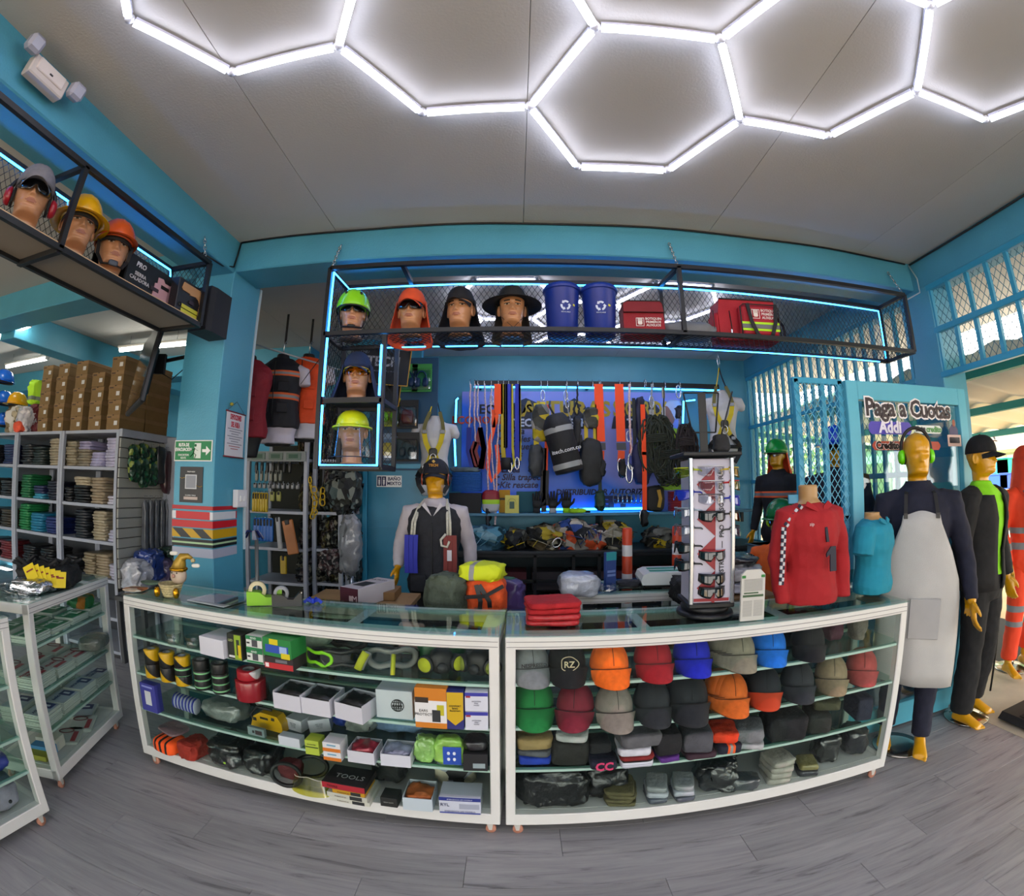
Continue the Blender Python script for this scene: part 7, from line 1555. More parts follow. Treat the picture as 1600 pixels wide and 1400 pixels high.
hang('pale rope lanyard ending in a dark clip', 757, [('rope', RP, [(757, 600), (760, 660), (762, 720), (763, 790)], .010), ('lump', '1a1c24', [(763, 790), (763, 826)], .05), ('ring', '', [(764, 830)], 1.2)])
hang('twin hook lanyard of cord and orange webbing', 768, [('rope', RP, [(768, 605), (767, 640), (768, 700), (772, 760), (774, 835)], .009), ('strap', 'f0501c', [(770, 640), (772, 668)], .02), ('ring', '', [(768, 625)], 1.3), ('ring', '', [(774, 838)], 1.6)])
hang('bright orange padded shock absorber lanyard', 779, [('strap', 'ff5410', [(779, 600), (779, 640), (779, 647)], .05), ('strap', 'ff5410', [(777, 647), (766, 690), (762, 730), (768, 752), (780, 735), (776, 695)], .022), ('rope', RP, [(780, 648), (777, 700), (775, 800), (773, 840)], .010)])
hang('yellow and black webbing loop with a round black pad', 787, [('strap', 'b9a41a', [(786, 600), (786, 700), (788, 728)], .024), ('strap', '17171a', [(790, 600), (790, 700)], .022), ('pad', '101114', [(791, 715), (791, 734)], .06)])
hang('royal blue webbing lanyard, left of two', 795, [('strap', '2434b8', [(795, 600), (795, 716)], .032), ('strap', 'b9ae2a', [(800, 600), (801, 700), (804, 725), (797, 735)], .014), ('ring', '', [(797, 730)], 1.3)])
hang('royal blue webbing lanyard, right of two', 809, [('strap', '1c2fae', [(809, 600), (809, 690), (808, 716)], .032), ('strap', 'b9ae2a', [(812, 600), (813, 720)], .012), ('ring', '', [(808, 724)], 1.5)])
HARN = patches(('c9b41c', '2a2c26', '6f7272', 'a9a49a', '3a3c34'), 9, .6)
hang('yellow and grey full body harness left of the black bag', 845, [('lump', HARN, [(845, 632), (845, 690)], .20), ('strap', 'd6c01c', [(838, 630), (838, 700)], .03), ('strap', 'd6c01c', [(848, 628), (850, 690)], .03), ('lump', '3a3e42', [(838, 695), (836, 745)], .16), ('ring', '', [(848, 618)], 1.4), ('strap', '2a2c30', [(850, 700), (848, 770), (850, 800)], .03)], name='harness', cat='harness')
hang('orange strap with dark buckle beside the black bag', 855, [('strap', 'f4511a', [(855, 632), (854, 690), (853, 735)], .020), ('strap', '22252a', [(853, 735), (852, 790)], .035)])
# drum bag
o = hangpt(880, -.22); t = T('gear_bag', 'black cylindrical rope bag with two grey reflective bands', 'bag', bp(879, 697, BY-.22), rot=(0, R(-14), 0))
g = G(); Lb = .62; g.lathe([(.02, -Lb/2), (.15, -Lb/2+.01), (.158, -Lb/2+.03), (.158, Lb/2-.08), (.15, Lb/2-.05), (.12, Lb/2+.02), (.10, Lb/2+.05), (.02, Lb/2+.05)], 30); ob = g.build('body', M('17181b', .65, var=.15, vs=10, bump=.2, bs=40), t); folds(ob, .2, .03)
for z in (Lb/2-.13, -Lb/2+.09): g = G(); g.lathe([(.162, z-.03), (.164, z), (.162, z+.03)], 30, cap=False); g.build('reflective_band', M('9fa2a2', .4), t)
text(t, 'itech.com.co', .062, (.01, -.168, -.06), rot=(PI/2, R(0), 0), mat=M('d8dadc', .5), bold=.001); g = G(); g.tube([(.0, 0, Lb/2+.04), (-.03, .02, Lb/2+.16), (.0, .08, Lb/2+.22)], .012, 6); g.build('cord', BLK, t)
hang('metal clip on grey cord above the black bag', 885, [('rope', '8a8a86', [(885, 600), (885, 630), (895, 670), (905, 700)], .008), ('ring', '', [(884, 618)], 1.3), ('ring', '', [(886, 630)], 1.3)])
hang('black knotted cord loop right of the black bag', 902, [('rope', '1c1c20', [(902, 602), (902, 625), (896, 640), (902, 652), (905, 640), (901, 628)], .012), ('lump', '15161a', [(903, 650), (900, 700)], .08)])
hang('yellow and black harness hanging behind the left orange strap', 925, [('lump', HARN, [(924, 636), (922, 670)], .16), ('strap', 'd0b41a', [(915, 640), (916, 690)], .022), ('strap', 'd0b41a', [(929, 632), (930, 690)], .022), ('lump', '1a1c1e', [(925, 685), (922, 760)], .26), ('strap', '26282c', [(905, 680), (915, 730), (925, 755)], .03)], name='harness', cat='harness')
for k, (px, pe) in enumerate(((935, 720), (967, 722))): hang('wide bright orange webbing strap, %s of two' % ('left', 'right')[k], px, [('strap', 'ff4f12', [(px, 600), (px+1.5, 640), (px+3.5, 690)], .052), ('strap', '4a4c50', [(px+3.5, 692), (px+4, 703)], .055), ('strap', 'e8501c', [(px+4, 704), (px+3, 722)], .04), ('lump', '15161a', [(px+6, 718), (px+4, 745)], .08), ('ring', '', [(px+2, 728)], 1.8)])
hang('pink and white rope lanyard with metal thimbles', 983, [('rope', 'd8b8b4', [(983, 600), (984, 660), (985, 680), (987, 712)], .014), ('rope', 'c96a64', [(986, 684), (984, 710)], .010), ('ring', '', [(982, 682)], 1.4), ('ring', '', [(986, 722)], 2.2), ('ring', '', [(983, 740)], 2.4)])
hang('dark navy harness behind the thin orange strap', 1005, [('lump', '15193a', [(1002, 620), (1000, 690)], .12), ('lump', '131a4c', [(1000, 690), (1005, 758)], .22), ('strap', '1c3cb8', [(1000, 690), (1001, 720)], .03), ('ring', '', [(1003, 724)], 1.6), ('ring', '', [(1019, 730)], 1.4), ('strap', '23282c', [(990, 622), (992, 700)], .02)], name='harness', cat='harness')
hang('long thin orange webbing strap reaching below the shelf', 1004, [('strap', 'ff4f12', [(1004, 632), (1006, 700), (1007, 740), (1007, 797)], .026), ('strap', '17181c', [(1007, 706), (1007, 711)], .03), ('lump', '101114', [(1006, 797), (1008, 822)], .07), ('ring', '', [(1003, 806)], 1.5)], dy=-.14)
hang('silver clip on a steel cable, left of the printed face', 1018, [('rope', '9a9c9e', [(1018, 600), (1018, 650), (1020, 670)], .012), ('ring', '', [(1018, 628)], 1.6), ('strap', 'a9abae', [(1018, 640), (1018, 655)], .03)])
hang('silver clip on a black cable in front of the printed face', 1037, [('rope', '1c2018', [(1037, 605), (1037, 690), (1033, 730)], .008), ('strap', 'a8a08c', [(1036, 605), (1037, 622)], .018), ('strap', 'b4b6b8', [(1037, 636), (1037, 660)], .022)])
hang('pulley clip hanging at the right end of the rail', 1060, [('ring', '', [(1060, 612)], 1.8), ('lump', '2a2c34', [(1060, 634), (1061, 655)], .05), ('rope', '8a8a84', [(1061, 655), (1062, 680)], .008)])
def coil(label, px0, py0, px1, py1, c, n=26, r_=.011, w_=.2, name='rope_coil', dy=-.10, vert=True, seed=0, mess=.0):
    A = at(px0, py0, Y=BY+dy); B = at(px1, py1, Y=BY+dy); t = T(name, label, 'rope', (A+B)/2); rr = random.Random(seed); H_ = A.z-B.z
    for k in range(n):
        cx_ = rr.uniform(-.3, .3)*w_; hw = w_*(.22+.2*rr.random()); ph = rr.uniform(-.05, .05); g = G()
        g.tube([(cx_+hw*math.cos(a_)+mess*rr.uniform(-1, 1), rr.uniform(-.04, .04)-.02, ph+H_/2*math.sin(a_)+mess*rr.uniform(-1, 1)) for a_ in np.linspace(0, 2*PI, 14, endpoint=False)], r_, 6, closed=True); g.build('strand', M(c, .8, var=.35, vs=70), t)
    for k in range(5): g = G(); g.tube([(w_*.42*math.cos(a_), .07*math.sin(a_)-.01, H_*.08+.02*k+.01*math.cos(a_)) for a_ in np.linspace(0, 2*PI, 14, endpoint=False)], r_, 6, closed=True); g.build('wrap_turn', M(c, .8, var=.35, vs=70), t)
coil('tangled green and grey rope coil below the printed face, left', 1022, 655, 1030, 740, '2c3328', 30, .010, .34, seed=1, mess=.03); coil('loose green-black rope coil, middle of the three coils', 1044, 690, 1046, 752, '23281f', 26, .010, .32, seed=2, mess=.03); coil('dark brown neatly wrapped rope coil, right of the tangled ones', 1070, 668, 1070, 735, '2a2224', 26, .012, .24, seed=3)
# things on the long shelf
def onshelf(px): return bp(px, 801, 5.10).x
def drumrope(label, px0, px1, y0, y1, c, name='rope_bundle'):
    xa_, xb_ = bp(px0, 750, 5.1).x, bp(px1, 750, 5.1).x; zt = bp(px0, y0, 5.1).z; zb = bp(px0, y1, 5.1).z; t = T(name, label, 'rope', ((xa_+xb_)/2, 5.12, zb)); n = 14; W2 = (xb_-xa_)
    for k in range(n): g = G(); z = (k+.5)*(zt-zb)/n; g.tube([(W2/2*math.copysign(abs(math.cos(a_))**.35, math.cos(a_)), .10*math.sin(a_), z) for a_ in np.linspace(0, 2*PI, 20, endpoint=False)], (zt-zb)/n*.52, 6, closed=True); g.build('rope_turn', M(c, .7, var=.15, vs=50), t)
    return t
drumrope('blue rope wound into a block on the black box, left end of the shelf', 706, 752, 738, 768, '1c5ca8'); packed('grey mooring rope lying on the blue rope block', (bp(728, 735, 5.1).x, 5.1, bp(728, 738, 5.1).z), (.34, .16, .06), '5a6a70', 0, .03, 150, name='rope_pile', cat='rope', wrap=False)
g_ = carton('black cabinet box under the blue rope', (bp(728, 801, 5.1).x, 5.0, SZ+.002), (.36, .2, bp(728, 770, 5.1).z-SZ-.004), 0, '101216')
t = packed('red cap stacked in a clear bag on the shelf', (onshelf(767), 5.08, SZ+.002), (.2, .18, .26), '8e1a2a', 0, .02, 151, mat=bands(2, [(0, 'b9bcc4'), (.07, 'b9bcc4'), (.10, 'a8d81c'), (.15, '8e1a2a'), (.27, '8e1a2a')], .5))
carton('yellow first aid case behind the pale card', (onshelf(788), 5.12, SZ+.002), (.13, .1, .26), 0, 'b8880f', faces=[('F', 0, .2, .9, .1, '2a2410')]); t = carton('pale yellow card with an ear muff drawing', (onshelf(800), 4.99, SZ+.002), (.155, .02, .20), 0, 'd4ce6a', faces=[('F', 0, -.1, .35, .4, '3a5a50')])
g = G(); g.tube([(.045*math.cos(a_), -.004, .11+.055*math.sin(a_)) for a_ in np.linspace(-.3, PI+.3, 14)], .005, 5, ry=.001); g.build('drawn_band', M('2a4a42', .5), t)
carton('teal tool case behind the gloves on the shelf', (onshelf(825), 5.2, SZ+.002), (.26, .1, .24), 0, '135a66')
def glove(label, px, c, cf, h_=.26, rz=0., lean=0.):
    t = T('work_glove', label, 'glove', (onshelf(px), 5.04, SZ+.002), rz, rot=(0, R(lean), rz)); g = G(); g.loft([[(rx*math.cos(a_), .022*math.sin(a_), z) for a_ in np.linspace(0, 2*PI, 12, endpoint=False)] for z, rx in ((0, .042), (.03, .040), (.06, .044))]); g.build('cuff', M(cf, .8), t)
    g = G(); g.loft([[(rx*math.cos(a_), .024*math.sin(a_), z) for a_ in np.linspace(0, 2*PI, 12, endpoint=False)] for z, rx in ((.055, .042), (.09, .055), (.14, .056))])
    for k, (x, l_) in enumerate(((-.042, .06), (-.015, .085), (.012, .09), (.040, .07))): limb(g, [(x, 0, .13), (x*1.15, 0, .15+l_*.5), (x*1.25, -.01, .15+l_)], [.016, .014, .011], 8)
    limb(g, [(.045, 0, .09), (.078, -.01, .12), (.088, -.015, .155)], [.016, .014, .011], 8); g.build('hand_part', M(c, .7, var=.2, vs=20), t)
glove('black work glove standing left of the lime-cuffed pair', 838, '14161a', '23262a', lean=4); glove('black glove with a pale cuff standing on the shelf', 863, '17181c', 'b4b8c0'); glove('black glove with a lime cuff standing on the shelf', 884, '1a1c1c', '9fe01c')
packed('lime green glove lying flat beside the standing gloves', (onshelf(900), 5.02, SZ+.002), (.2, .12, .05), '9fd81c', R(8), .03, 152, name='work_glove', cat='glove', wrap=False); packed('small black mouse-shaped buckle on the shelf', (onshelf(916), 5.0, SZ+.002), (.06, .05, .03), '121316', 0, 0, 153, name='buckle', cat='buckle', wrap=False)
for k in range(7):
    px = 962+k*7; t = T('carabiner', 'grey carabiner hanging in a row low on the banner, %s from the left' % ORD[k], 'carabiner', bp(px, 779, 5.33)); g = G(); g.tube([(.030*math.copysign(abs(math.cos(a_))**.7, math.cos(a_)), 0, .06*math.sin(a_)) for a_ in np.linspace(0, 2*PI, 16, endpoint=False)], .007, 6, closed=True); g.build('body', M('6a7078', .3, .7), t); g = G(); g.tube([(.03, 0, -.035), (.03, 0, .035)], .008, 6); g.build('gate', CHROME, t)
hang('dark green wrapped strap hanging low at the middle', 937, [('strap', '17301f', [(937, 745), (938, 770)], .02), ('lump', '173a24', [(938, 768), (937, 797)], .11)], name='strap_bundle')
t = T('tool_pouch', 'black pouch with ochre trim on the shelf by the green rope', 'pouch', (onshelf(1022), 5.08, SZ+.002)); g = G(); g.blob((0, 0, .15), (.22, .12, .30), .5, .03, 3); g.build('pouch', M('15140f', .6, var=.3), t); g = G(); g.tube([(.03, -.065, .05), (.05, -.068, .15), (.03, -.065, .25)], .004, 4, ry=.02, up=(1, 0, 0)); g.build('trim', M('b08a2a', .6), t)
drumrope('lime green rope wound into a block', 1034, 1080, 738, 766, '8fbf1c'); drumrope('red rope wound into a block under the lime one', 1046, 1082, 768, 800, '8e1c22')
# rack of blister packs left of the torso
bx = T('blister_board', 'blue pegboard of ear protection packs behind the left torso', 'display board', (0, 0, 0)); a = at(596, 560, Y=4.56); b = at(652, 735, Y=4.56)
g = G(); g.box(((a.x+b.x)/2+.05, 4.575, (a.z+b.z)/2), (b.x-a.x+.3, .02, a.z-b.z), ch=.002); g.build('board', M('1a4a6c', .5), bx)
def blister(label, px, py, w_, h_, card, c, kind):
    p = at(px, py, Y=4.50); t = T('blister_pack', label, 'packaged ear protection', p); g = G(); g.box((0, .01, 0), (w_, .006, h_), ch=.001); g.build('card', M(card, .5), t)
    g = G(); g.box((0, -.02, -h_*.1), (w_*.92, .05, h_*.72), ch=.012); g.build('blister', glass((.86, .9, .95), 1.4, .10), t)
    if kind == 'muff':
        for s2 in (-1, 1): g = G(); g.blob((s2*w_*.2, -.015, -h_*.18), (w_*.3, .04, h_*.34), .8, 0, n=14, m=8); g.build('ear_cup', M(c, .4), t)
        g = G(); g.tube([(w_*.26*math.cos(a_), -.012, -h_*.1+h_*.32*math.sin(a_)) for a_ in np.linspace(0, PI, 12)], .007, 6); g.build('headband', M(c, .5), t)
    else: g = G(); g.blob((0, -.015, -h_*.1), (w_*.55, .04, h_*.5), .5, 0, n=14, m=8); g.build('case', M(c, .4), t)
    g = G(); g.box((0, .004, h_*.42), (w_, .004, h_*.14)); g.build('header', M(card, .5), t)
for a_ in (('blue ear muff pack under a green header, upper left', 637, 590, .21, .30, '3f9a4a', '14305a', 'muff'), ('blue ear muff pack under a green header, upper right', 659, 590, .21, .30, '3f9a4a', '123060', 'muff'), ('lime ear muff pack under a yellow header', 609, 644, .22, .30, 'a9b41c', '8fe01c', 'muff'), ('black and red phone-shaped pack', 637, 647, .22, .30, '1a2026', '5a1c20', 'case'), ('clear pack with a yellow ear cup, lower left', 606, 698, .2, .28, '7a94b0', 'c9b42a', 'case'), ('black pack with a round orange-edged ear muff', 636, 698, .24, .30, '15171c', '1c1c20', 'muff')): blister(*a_)
# black banner boards hung behind the side cage
for k, (dx, dz, lb) in enumerate(((0, 0, 'black hanging board with grey lettering and a yellow edge'), (-.05, -.15, 'second black board with a yellow edge behind the lettered one'))):
    p = at(594, 573, Y=2.95+.12*k); t = T('hanging_board', lb, 'banner', (p.x+dx, 2.95+.12*k, p.z+dz), rot=(0, R(5), 0)); w_, h_ = .42, .25
    g = G(); g.box((0, 0, 0), (w_, .006, h_)); g.build('board', M('0d0e12', .4), t); g = G(); g.tube([(w_/2, -.004, h_/2), (w_/2, -.004, -h_/2), (-w_/2, -.004, -h_/2)], .003, 4); g.build('yellow_edge', M('c9981c', .4), t)
    for q in (-1, 1): g = G(); g.tube([(q*w_*.45, 0, h_/2), (q*w_*.45, (2.68-2.95-.12*k), 2.487-p.z-dz)], .002, 4); g.build('cord', BLK, t)
    if k == 0: text(t, 'TECH', .095, (.02, -.005, .035), mat=M('9a9ea6', .4), bold=.003); text(t, 'Linea de altura y rescate', .018, (.04, -.005, -.03), mat=M('8a8e96', .4)); text(t, 'LINEA', .025, (-.12, -.005, .10), mat=M('8a8e96', .4))
# ---------------- glass door and mesh gate ----------------
DY = 2.235
def dx(px, py=700): return at(px, py, Y=DY).x
dz = lambda px, py: at(px, py, Y=DY).z
x0, x1, zt = dx(1317, 592), 3.055, 2.2
D = bpy.data.objects.new('door_2', None); C.objects.link(D); D.location = (0, DY, 0); D['kind'] = 'structure'
DM = M('5cb4cc', .38, var=.05, vs=3); iw = dx(1336, 609)-x0; zi = 2.2-.115
for c, d in (((x0+iw/2, 0, 1.12), (iw, .045, 2.16)), ((x1-iw/2, 0, 1.12), (iw, .045, 2.16))): g = G(); g.box(c, d, ch=.004); g.build('door_stile', DM, D)
for z, h in ((2.2-.057, .115), (.10, .16)): g = G(); g.box(((x0+x1)/2, 0, z), (x1-x0-2*iw, .045, h), ch=.004); g.build('door_rail', DM, D)
g = G(); g.box(((x0+x1)/2, .012, 1.12), (x1-x0-2*iw+.01, .006, 1.9)); g.build('door_glass', glass((.78, .9, .92), 1.5, .10), D)
def out_text(s_, size, px, py, c, back='f2eef0', sx=1., sh=0., bold=.002, ob=.008):
    x, z = dx(px, py), dz(px, py); text(D, s_, size, (x, -.030, z), mat=M(c, .5), bold=bold, sx=sx, sh=sh)
    if back: text(D, s_, size, (x, -.027, z), mat=M(back, .5), bold=ob, sx=sx, sh=sh)
out_text('Paga a Cuotas', .150, 1418, 641, '33262c', sx=.93, bold=.004, ob=.014)
def dpanel(pxa, pya, pxb, pyb, c, r_=.02, y=-.026, nm='sticker'):
    xa, xb = dx(pxa, pya), dx(pxb, pyb); za, zb = dz(pxa, pya), dz(pxa, pyb); g = G(); g.prism([(xa+r_, zb), (xb-r_, zb), (xb, zb+r_), (xb, za-r_), (xb-r_, za), (xa+r_, za), (xa, za-r_), (xa, zb+r_)], y-.001, y+.001); return g.build(nm, M(c, .4), D)
dpanel(1352, 659, 1420, 679, '4a3cb0'); out_text('Addi', .10, 1386, 669, 'e6e2f4', None, bold=.004)
dpanel(1423, 665, 1467, 678, 'dde6e2'); out_text('siste', .052, 1433, 671, '2a2c34', None, bold=.0015); out_text('credito', .052, 1454, 672, '5a9a5a', None)
dpanel(1358, 690, 1465, 704, 'b8503c'); out_text('Credito', .062, 1382, 697, '26181c', 'e8dcd8', ob=.006)
dpanel(1478, 664, 1493, 690, '3a3560', .03); dpanel(1475, 680, 1497, 698, 'd9b8ac', .003, -.029); dpanel(1478, 684, 1494, 693, '1c1a24', .003, -.032, 'printed_card'); 
g = G(); g.blob((dx(1485, 662), -.028, dz(1485, 662)), (.035, .004, .05), 1, n=12, m=8); g.build('printed_face', M('9a5a4a', .6), D)
gt = bpy.data.objects.new('door_3', None); C.objects.link(gt); gt.location = (0, DY+.02, 0); gt['kind'] = 'structure'; gx0, gx1 = dx(1240, 600)+.0, x0-.008
for c, d in (((gx0+.02, 0, 1.11), (.035, .035, 2.18)), ((gx1-.02, 0, 1.11), (.035, .035, 2.18)), (((gx0+gx1)/2+.03, 0, 1.11), (.03, .03, 2.14))): g = G(); g.box(c, d, ch=.003); g.build('gate_stile', TEALM, gt)
for z in (2.19, 1.40, .9, .04): g = G(); g.box(((gx0+gx1)/2, 0, z), (gx1-gx0, .035, .035), ch=.003); g.build('gate_rail', TEALM, gt)
g = G(); mesh_sheet(g, gx1-gx0, 2.14, .040, .0022, 1.5); g.build('wire_mesh', M('4fa6c6', .4), gt, loc=(gx0, -.02, .04))['kind'] = 'stuff'
g = G(); g.box((gx0-.03, 0, dz(1243, 780)), (.07, .01, .05), ch=.002); g.build('latch', TEALM, gt)
# ---------------- mannequins ----------------
NAVY = M('14172c', .85, var=.15, vs=20, bump=.15, bs=250); BLKC = M('0d0d10', .85, var=.2, vs=20, bump=.15, bs=250); ORC = 'f0441c'
def figure(label, loc, rz, s_=1.04, J=None, hyaw=0., htilt=0., **k):
    t = T('mannequin', label, 'mannequin', loc, rz); t.scale = (s_,)*3; J = {**pose(), **(J or {})}; body(t, J, hyaw=hyaw, htilt=htilt, **k); return t, J
def worn(t, name, label, cat, fn, dz_=1.565, yaw=0., sc_=1.):
    e = T(name, label, cat, t.matrix_basis @ Vector((0, 0, dz_)), t.rotation_euler.z+yaw); e.scale = t.scale*sc_; fn(e); return e
BZ_ = .022
stand_base('round metal mannequin base under the figure in the leather apron', (2.285, 2.03, 0), .155, (-.05, .06))
m1, J = figure('yellow mannequin in a navy coverall and pale apron at the end of the right counter', (2.315, 2.06, BZ_), R(-42), 1.03, dict(wL=(.30, -.10, .88), eL=(.27, .02, 1.13), aR=(-.09, .03, .09), aL=(.12, -.06, .08)), hyaw=R(10), curl=.7)
shirt(m1, J, NAVY, 'coverall_top'); trousers(m1, J, NAVY, 'coverall_trousers', .85)
g = G(); g.lathe([(.078, 1.475), (.070, 1.50), (.074, 1.53), (.070, 1.53), (.064, 1.50)], 24, (0, .016, 0), cap=False); g.build('collar', NAVY, m1)
g = G(); n = 18; vs = []
zsa = [1.36, 1.30, 1.15, 1.0, .9, .7, .5, .42]; was = [.10, .11, .17, .215, .225, .23, .235, .235]; rya = [.146, .148, .150, .16, .17, .175, .18, .18]
for z, w_, r_ in zip(zsa, was, rya):
    for i in range(n): u = -1+2*i/(n-1); vs.append((w_*u, -(r_+.006*math.sin(u*7+z*3)*(z < 1))*math.sqrt(max(.05, 1-(u*w_/.27)**2)), z+(.012*math.cos(u*3) if z > 1.3 else -.02*u if z < .45 else 0)))
g.add(vs, [(j*n+i, j*n+i+1, (j+1)*n+i+1, (j+1)*n+i) for j in range(len(zsa)-1) for i in range(n-1)], 0, True)
ap = T('leather_apron', 'long pale suede apron on the navy mannequin', 'apron', m1.location, m1.rotation_euler.z); ap.scale = m1.scale; APM = M('b9b7b4', .9, var=.07, vs=5, bump=.15, bs=200)
o = g.build('apron_body', APM, ap); o.modifiers.new('t', 'SOLIDIFY').thickness = .006
g = G(); g.box((.03, -.187, .80), (.17, .008, .22), ch=.004); g.build('pocket', M('aeacab', .9, var=.07, vs=5), ap)
for s_ in (-1, 1): g = G(); g.box((s_*.088, -.148, 1.345), (.022, .006, .03), ch=.001); g.build('buckle', M('1a1a1c', .4), ap)
for s_ in (-1, 1): g = G(); g.tube([(s_*.088, -.150, 1.35), (s_*.080, -.10, 1.46), (s_*.06, .02, 1.50)], .002, 4, ry=.010, up=(1, 0, 0)); g.build('neck_strap', M('1a1a1c', .7), ap)
worn(m1, 'ear_muffs', 'neon green ear muffs on the mannequin with the apron', 'ear muffs', lambda e: earmuffs(e, '6ee000', over=.262, rx=.085), yaw=R(10))
stand_base('round metal mannequin base under the black-suited figure', (2.99, 2.06, 0), .16, (-.06, .05))
m2, J = figure('yellow mannequin in a black jacket and trousers over a lime shirt', (2.97, 2.06, BZ_), R(6), 1.02, dict(hR=(-.08, 0, .9), aR=(-.12, -.03, .08), aL=(.14, .05, .09)), hyaw=R(4), htilt=R(-3), curl=.8)
trousers(m2, J, BLKC, 'black_trousers', 1.15)
LIMEC = M('84d414', .8, var=.08, vs=14, bump=.15, bs=250); shirt(m2, J, LIMEC, 'lime_shirt', grow=.012, arms=False, z0=.95)
g = G(); rings = []
for z, rx, ry in TORSO:
    if z < .84 or z > 1.47: continue
    ring = []
    gap = R(10+9*max(0, (z-.9))/.55)
    for i in range(28): a_ = -PI/2+gap+(2*PI-2*gap)*i/27; ring.append(((rx+.034)*math.cos(a_), .005+(ry+.034)*math.sin(a_), z))
    rings.append(ring)
vs = [p for r_ in rings for p in r_]; g.add(vs, [(j*28+i, j*28+i+1, (j+1)*28+i+1, (j+1)*28+i) for j in range(len(rings)-1) for i in range(27)], 0, True)
o = g.build('jacket_body', BLKC, m2); o.modifiers.new('t', 'SOLIDIFY').thickness = .010; folds(o, .1, .01)
g = G()
for s_ in 'LR':
    S_, E_, W_ = (Vector(J[k+s_]) for k in 'sew'); sg_ = 1 if s_ == 'L' else -1; g.tube([S_-Vector((sg_*.05, 0, -.01)), S_+Vector((sg_*.01, 0, 0)), S_.lerp(E_, .45), E_, E_.lerp(W_, .5), E_.lerp(W_, .95)], [.076, .082, .072, .066, .060, .050], 14)
g.loft([ell(0, .01, 1.44, .15, .10), ell(0, .02, 1.49, .095, .082), ell(0, .022, 1.52, .078, .070)], cap=False)
o = g.build('jacket_sleeves', BLKC, m2); remesh(o, .010, 2); folds(o, .07, .014)
worn(m2, 'baseball_cap', 'black baseball cap with a small crest on the black-suited mannequin', 'cap', lambda e: (cap_parts(e, '0c0c10', z0=.128), text(e, 'SEGURIDAD', .012, (-.0, -.101, .195), rot=(PI/2-R(22), 0, 0), mat=M('8a5a60')), [g.build('crest', M('8f8f98', .5), e, loc=(0, -.096, .212), rot=(-R(22), 0, 0)) for g in [G().blob((0, 0, 0), (.03, .004, .026), .8, n=12, m=6)]]), yaw=R(4), sc_=1.02)
stand_base('round metal mannequin base under the orange figure', (4.10, 2.42, 0), .16, (.06, .05))
m3, J = figure('yellow mannequin in an orange reflective suit outside the doorway', (4.06, 2.36, BZ_), R(-22), 1.0, dict(aR=(-.14, -.06, .08), aL=(.13, .08, .12), wR=(-.24, -.08, .9)), hyaw=R(20))
def refl(zs_, c=ORC): 
    st = [(zs_[0]-.5, c)]
    for z in zs_: st += [(z, '85868a'), (z+.05, c)]
    return bands(2, st+[(2, c)], .75)
shirt(m3, J, refl([1.0, 1.12]), 'orange_jacket', grow=.022); trousers(m3, J, refl([.38, .50]), 'orange_trousers', 1.0, low=.22)
for s_ in (-1, 1): g = G(); g.tube([(s_*.10, -.135, 1.15), (s_*.10, -.15, 1.3), (s_*.09, -.10, 1.45), (s_*.085, .02, 1.49)], .003, 4, ry=.022, up=(1, 0, 0)); g.build('reflective_brace', M('85868a', .5), m3)
def hood(e):
    f = M('e2401e', .8, var=.08, vs=14); g = G(); dome(g, .094, .116, .125, .125, .006, flat=.8); g.build('crown', f, e); neck_flap(e, f, z0=.15, z1=-.16, a0=62, rx=.094, ry=.116, flare=.05)
worn(m3, 'sun_hood', 'orange hood with long neck flap on the mannequin outside', 'hood', hood, yaw=R(20))
# mannequin behind the counter
p = at(680, 760, Y=3.3)
m4, J = figure('yellow mannequin in a charcoal vest and white shirt behind the left counter', (p.x, 3.3, 0), R(2), 1.0, dict(wR=(-.262, -.08, 1.02), eR=(-.265, .05, 1.20), wL=(.27, .02, .93), eL=(.255, .06, 1.16)), curl=.6)
shirt(m4, J, M('b9b2b8', .8, var=.06, vs=10), 'white_shirt', grow=.016); trousers(m4, J, BLKC, 'black_trousers')
CHV = M('23252c', .85, var=.15, vs=20, bump=.2, bs=120)
g = G(); g.loft([ell(0, .005, z, (rx+.034)*(1.05 if z < 1 else 1), ry+.034) for z, rx, ry in TORSO if .79 < z < 1.45]+[ell(0, .014, 1.485, .10, .08)]); o = g.build('vest', CHV, m4); remesh(o, .009, 2); folds(o, .08, .012)
for s_ in (-1, 1): g = G(); g.box((s_*.10, -.150, .92), (.12, .018, .12), ch=.006, rz=s_*R(14)); g.build('vest_pocket', CHV, m4)
g = G(); g.tube([(0, -.150, .80), (0, -.155, .95), (0, -.143, 1.1), (0, -.158, 1.3), (0, -.12, 1.43)], .004, 5); g.build('zip', M('0d0d10', .5), m4)
for s_ in (-1, 1): g = G(); g.prism([(s_*.005, 0), (s_*.075, .075), (s_*.055, .10)], -.12, -.10); g.build('collar', M('c9c4ca', .8), m4, loc=(0, -.015, 1.40))
worn(m4, 'baseball_cap', 'navy cap with orange logo on the mannequin behind the counter', 'cap', lambda e: (cap_parts(e, '181b2a', z0=.130), text(e, 'TECH', .026, (0, -.104, .19), rot=(PI/2-R(20), 0, 0), mat=M('c98a1c'), bold=.001), [g.build('logo', M('c9a03c', .5), e, loc=(0, -.096, .218), rot=(-R(20), R(45), 0)) for g in [G().box((0, 0, 0), (.018, .003, .018))]]), sc_=1.05)
worn(m4, 'ear_muffs', 'black ear muffs with orange rims on the mannequin behind the counter', 'ear muffs', lambda e: (earmuffs(e, '17181b', over=.25, rx=.092), [G().tube([(s_*.098, .012+.034*math.cos(a_), .10+.042*math.sin(a_)) for a_ in np.linspace(0, 2*PI, 20, endpoint=False)], .003, 5, closed=True).build('orange_rim', M('d8542a', .5), e) for s_ in (-1, 1)]))
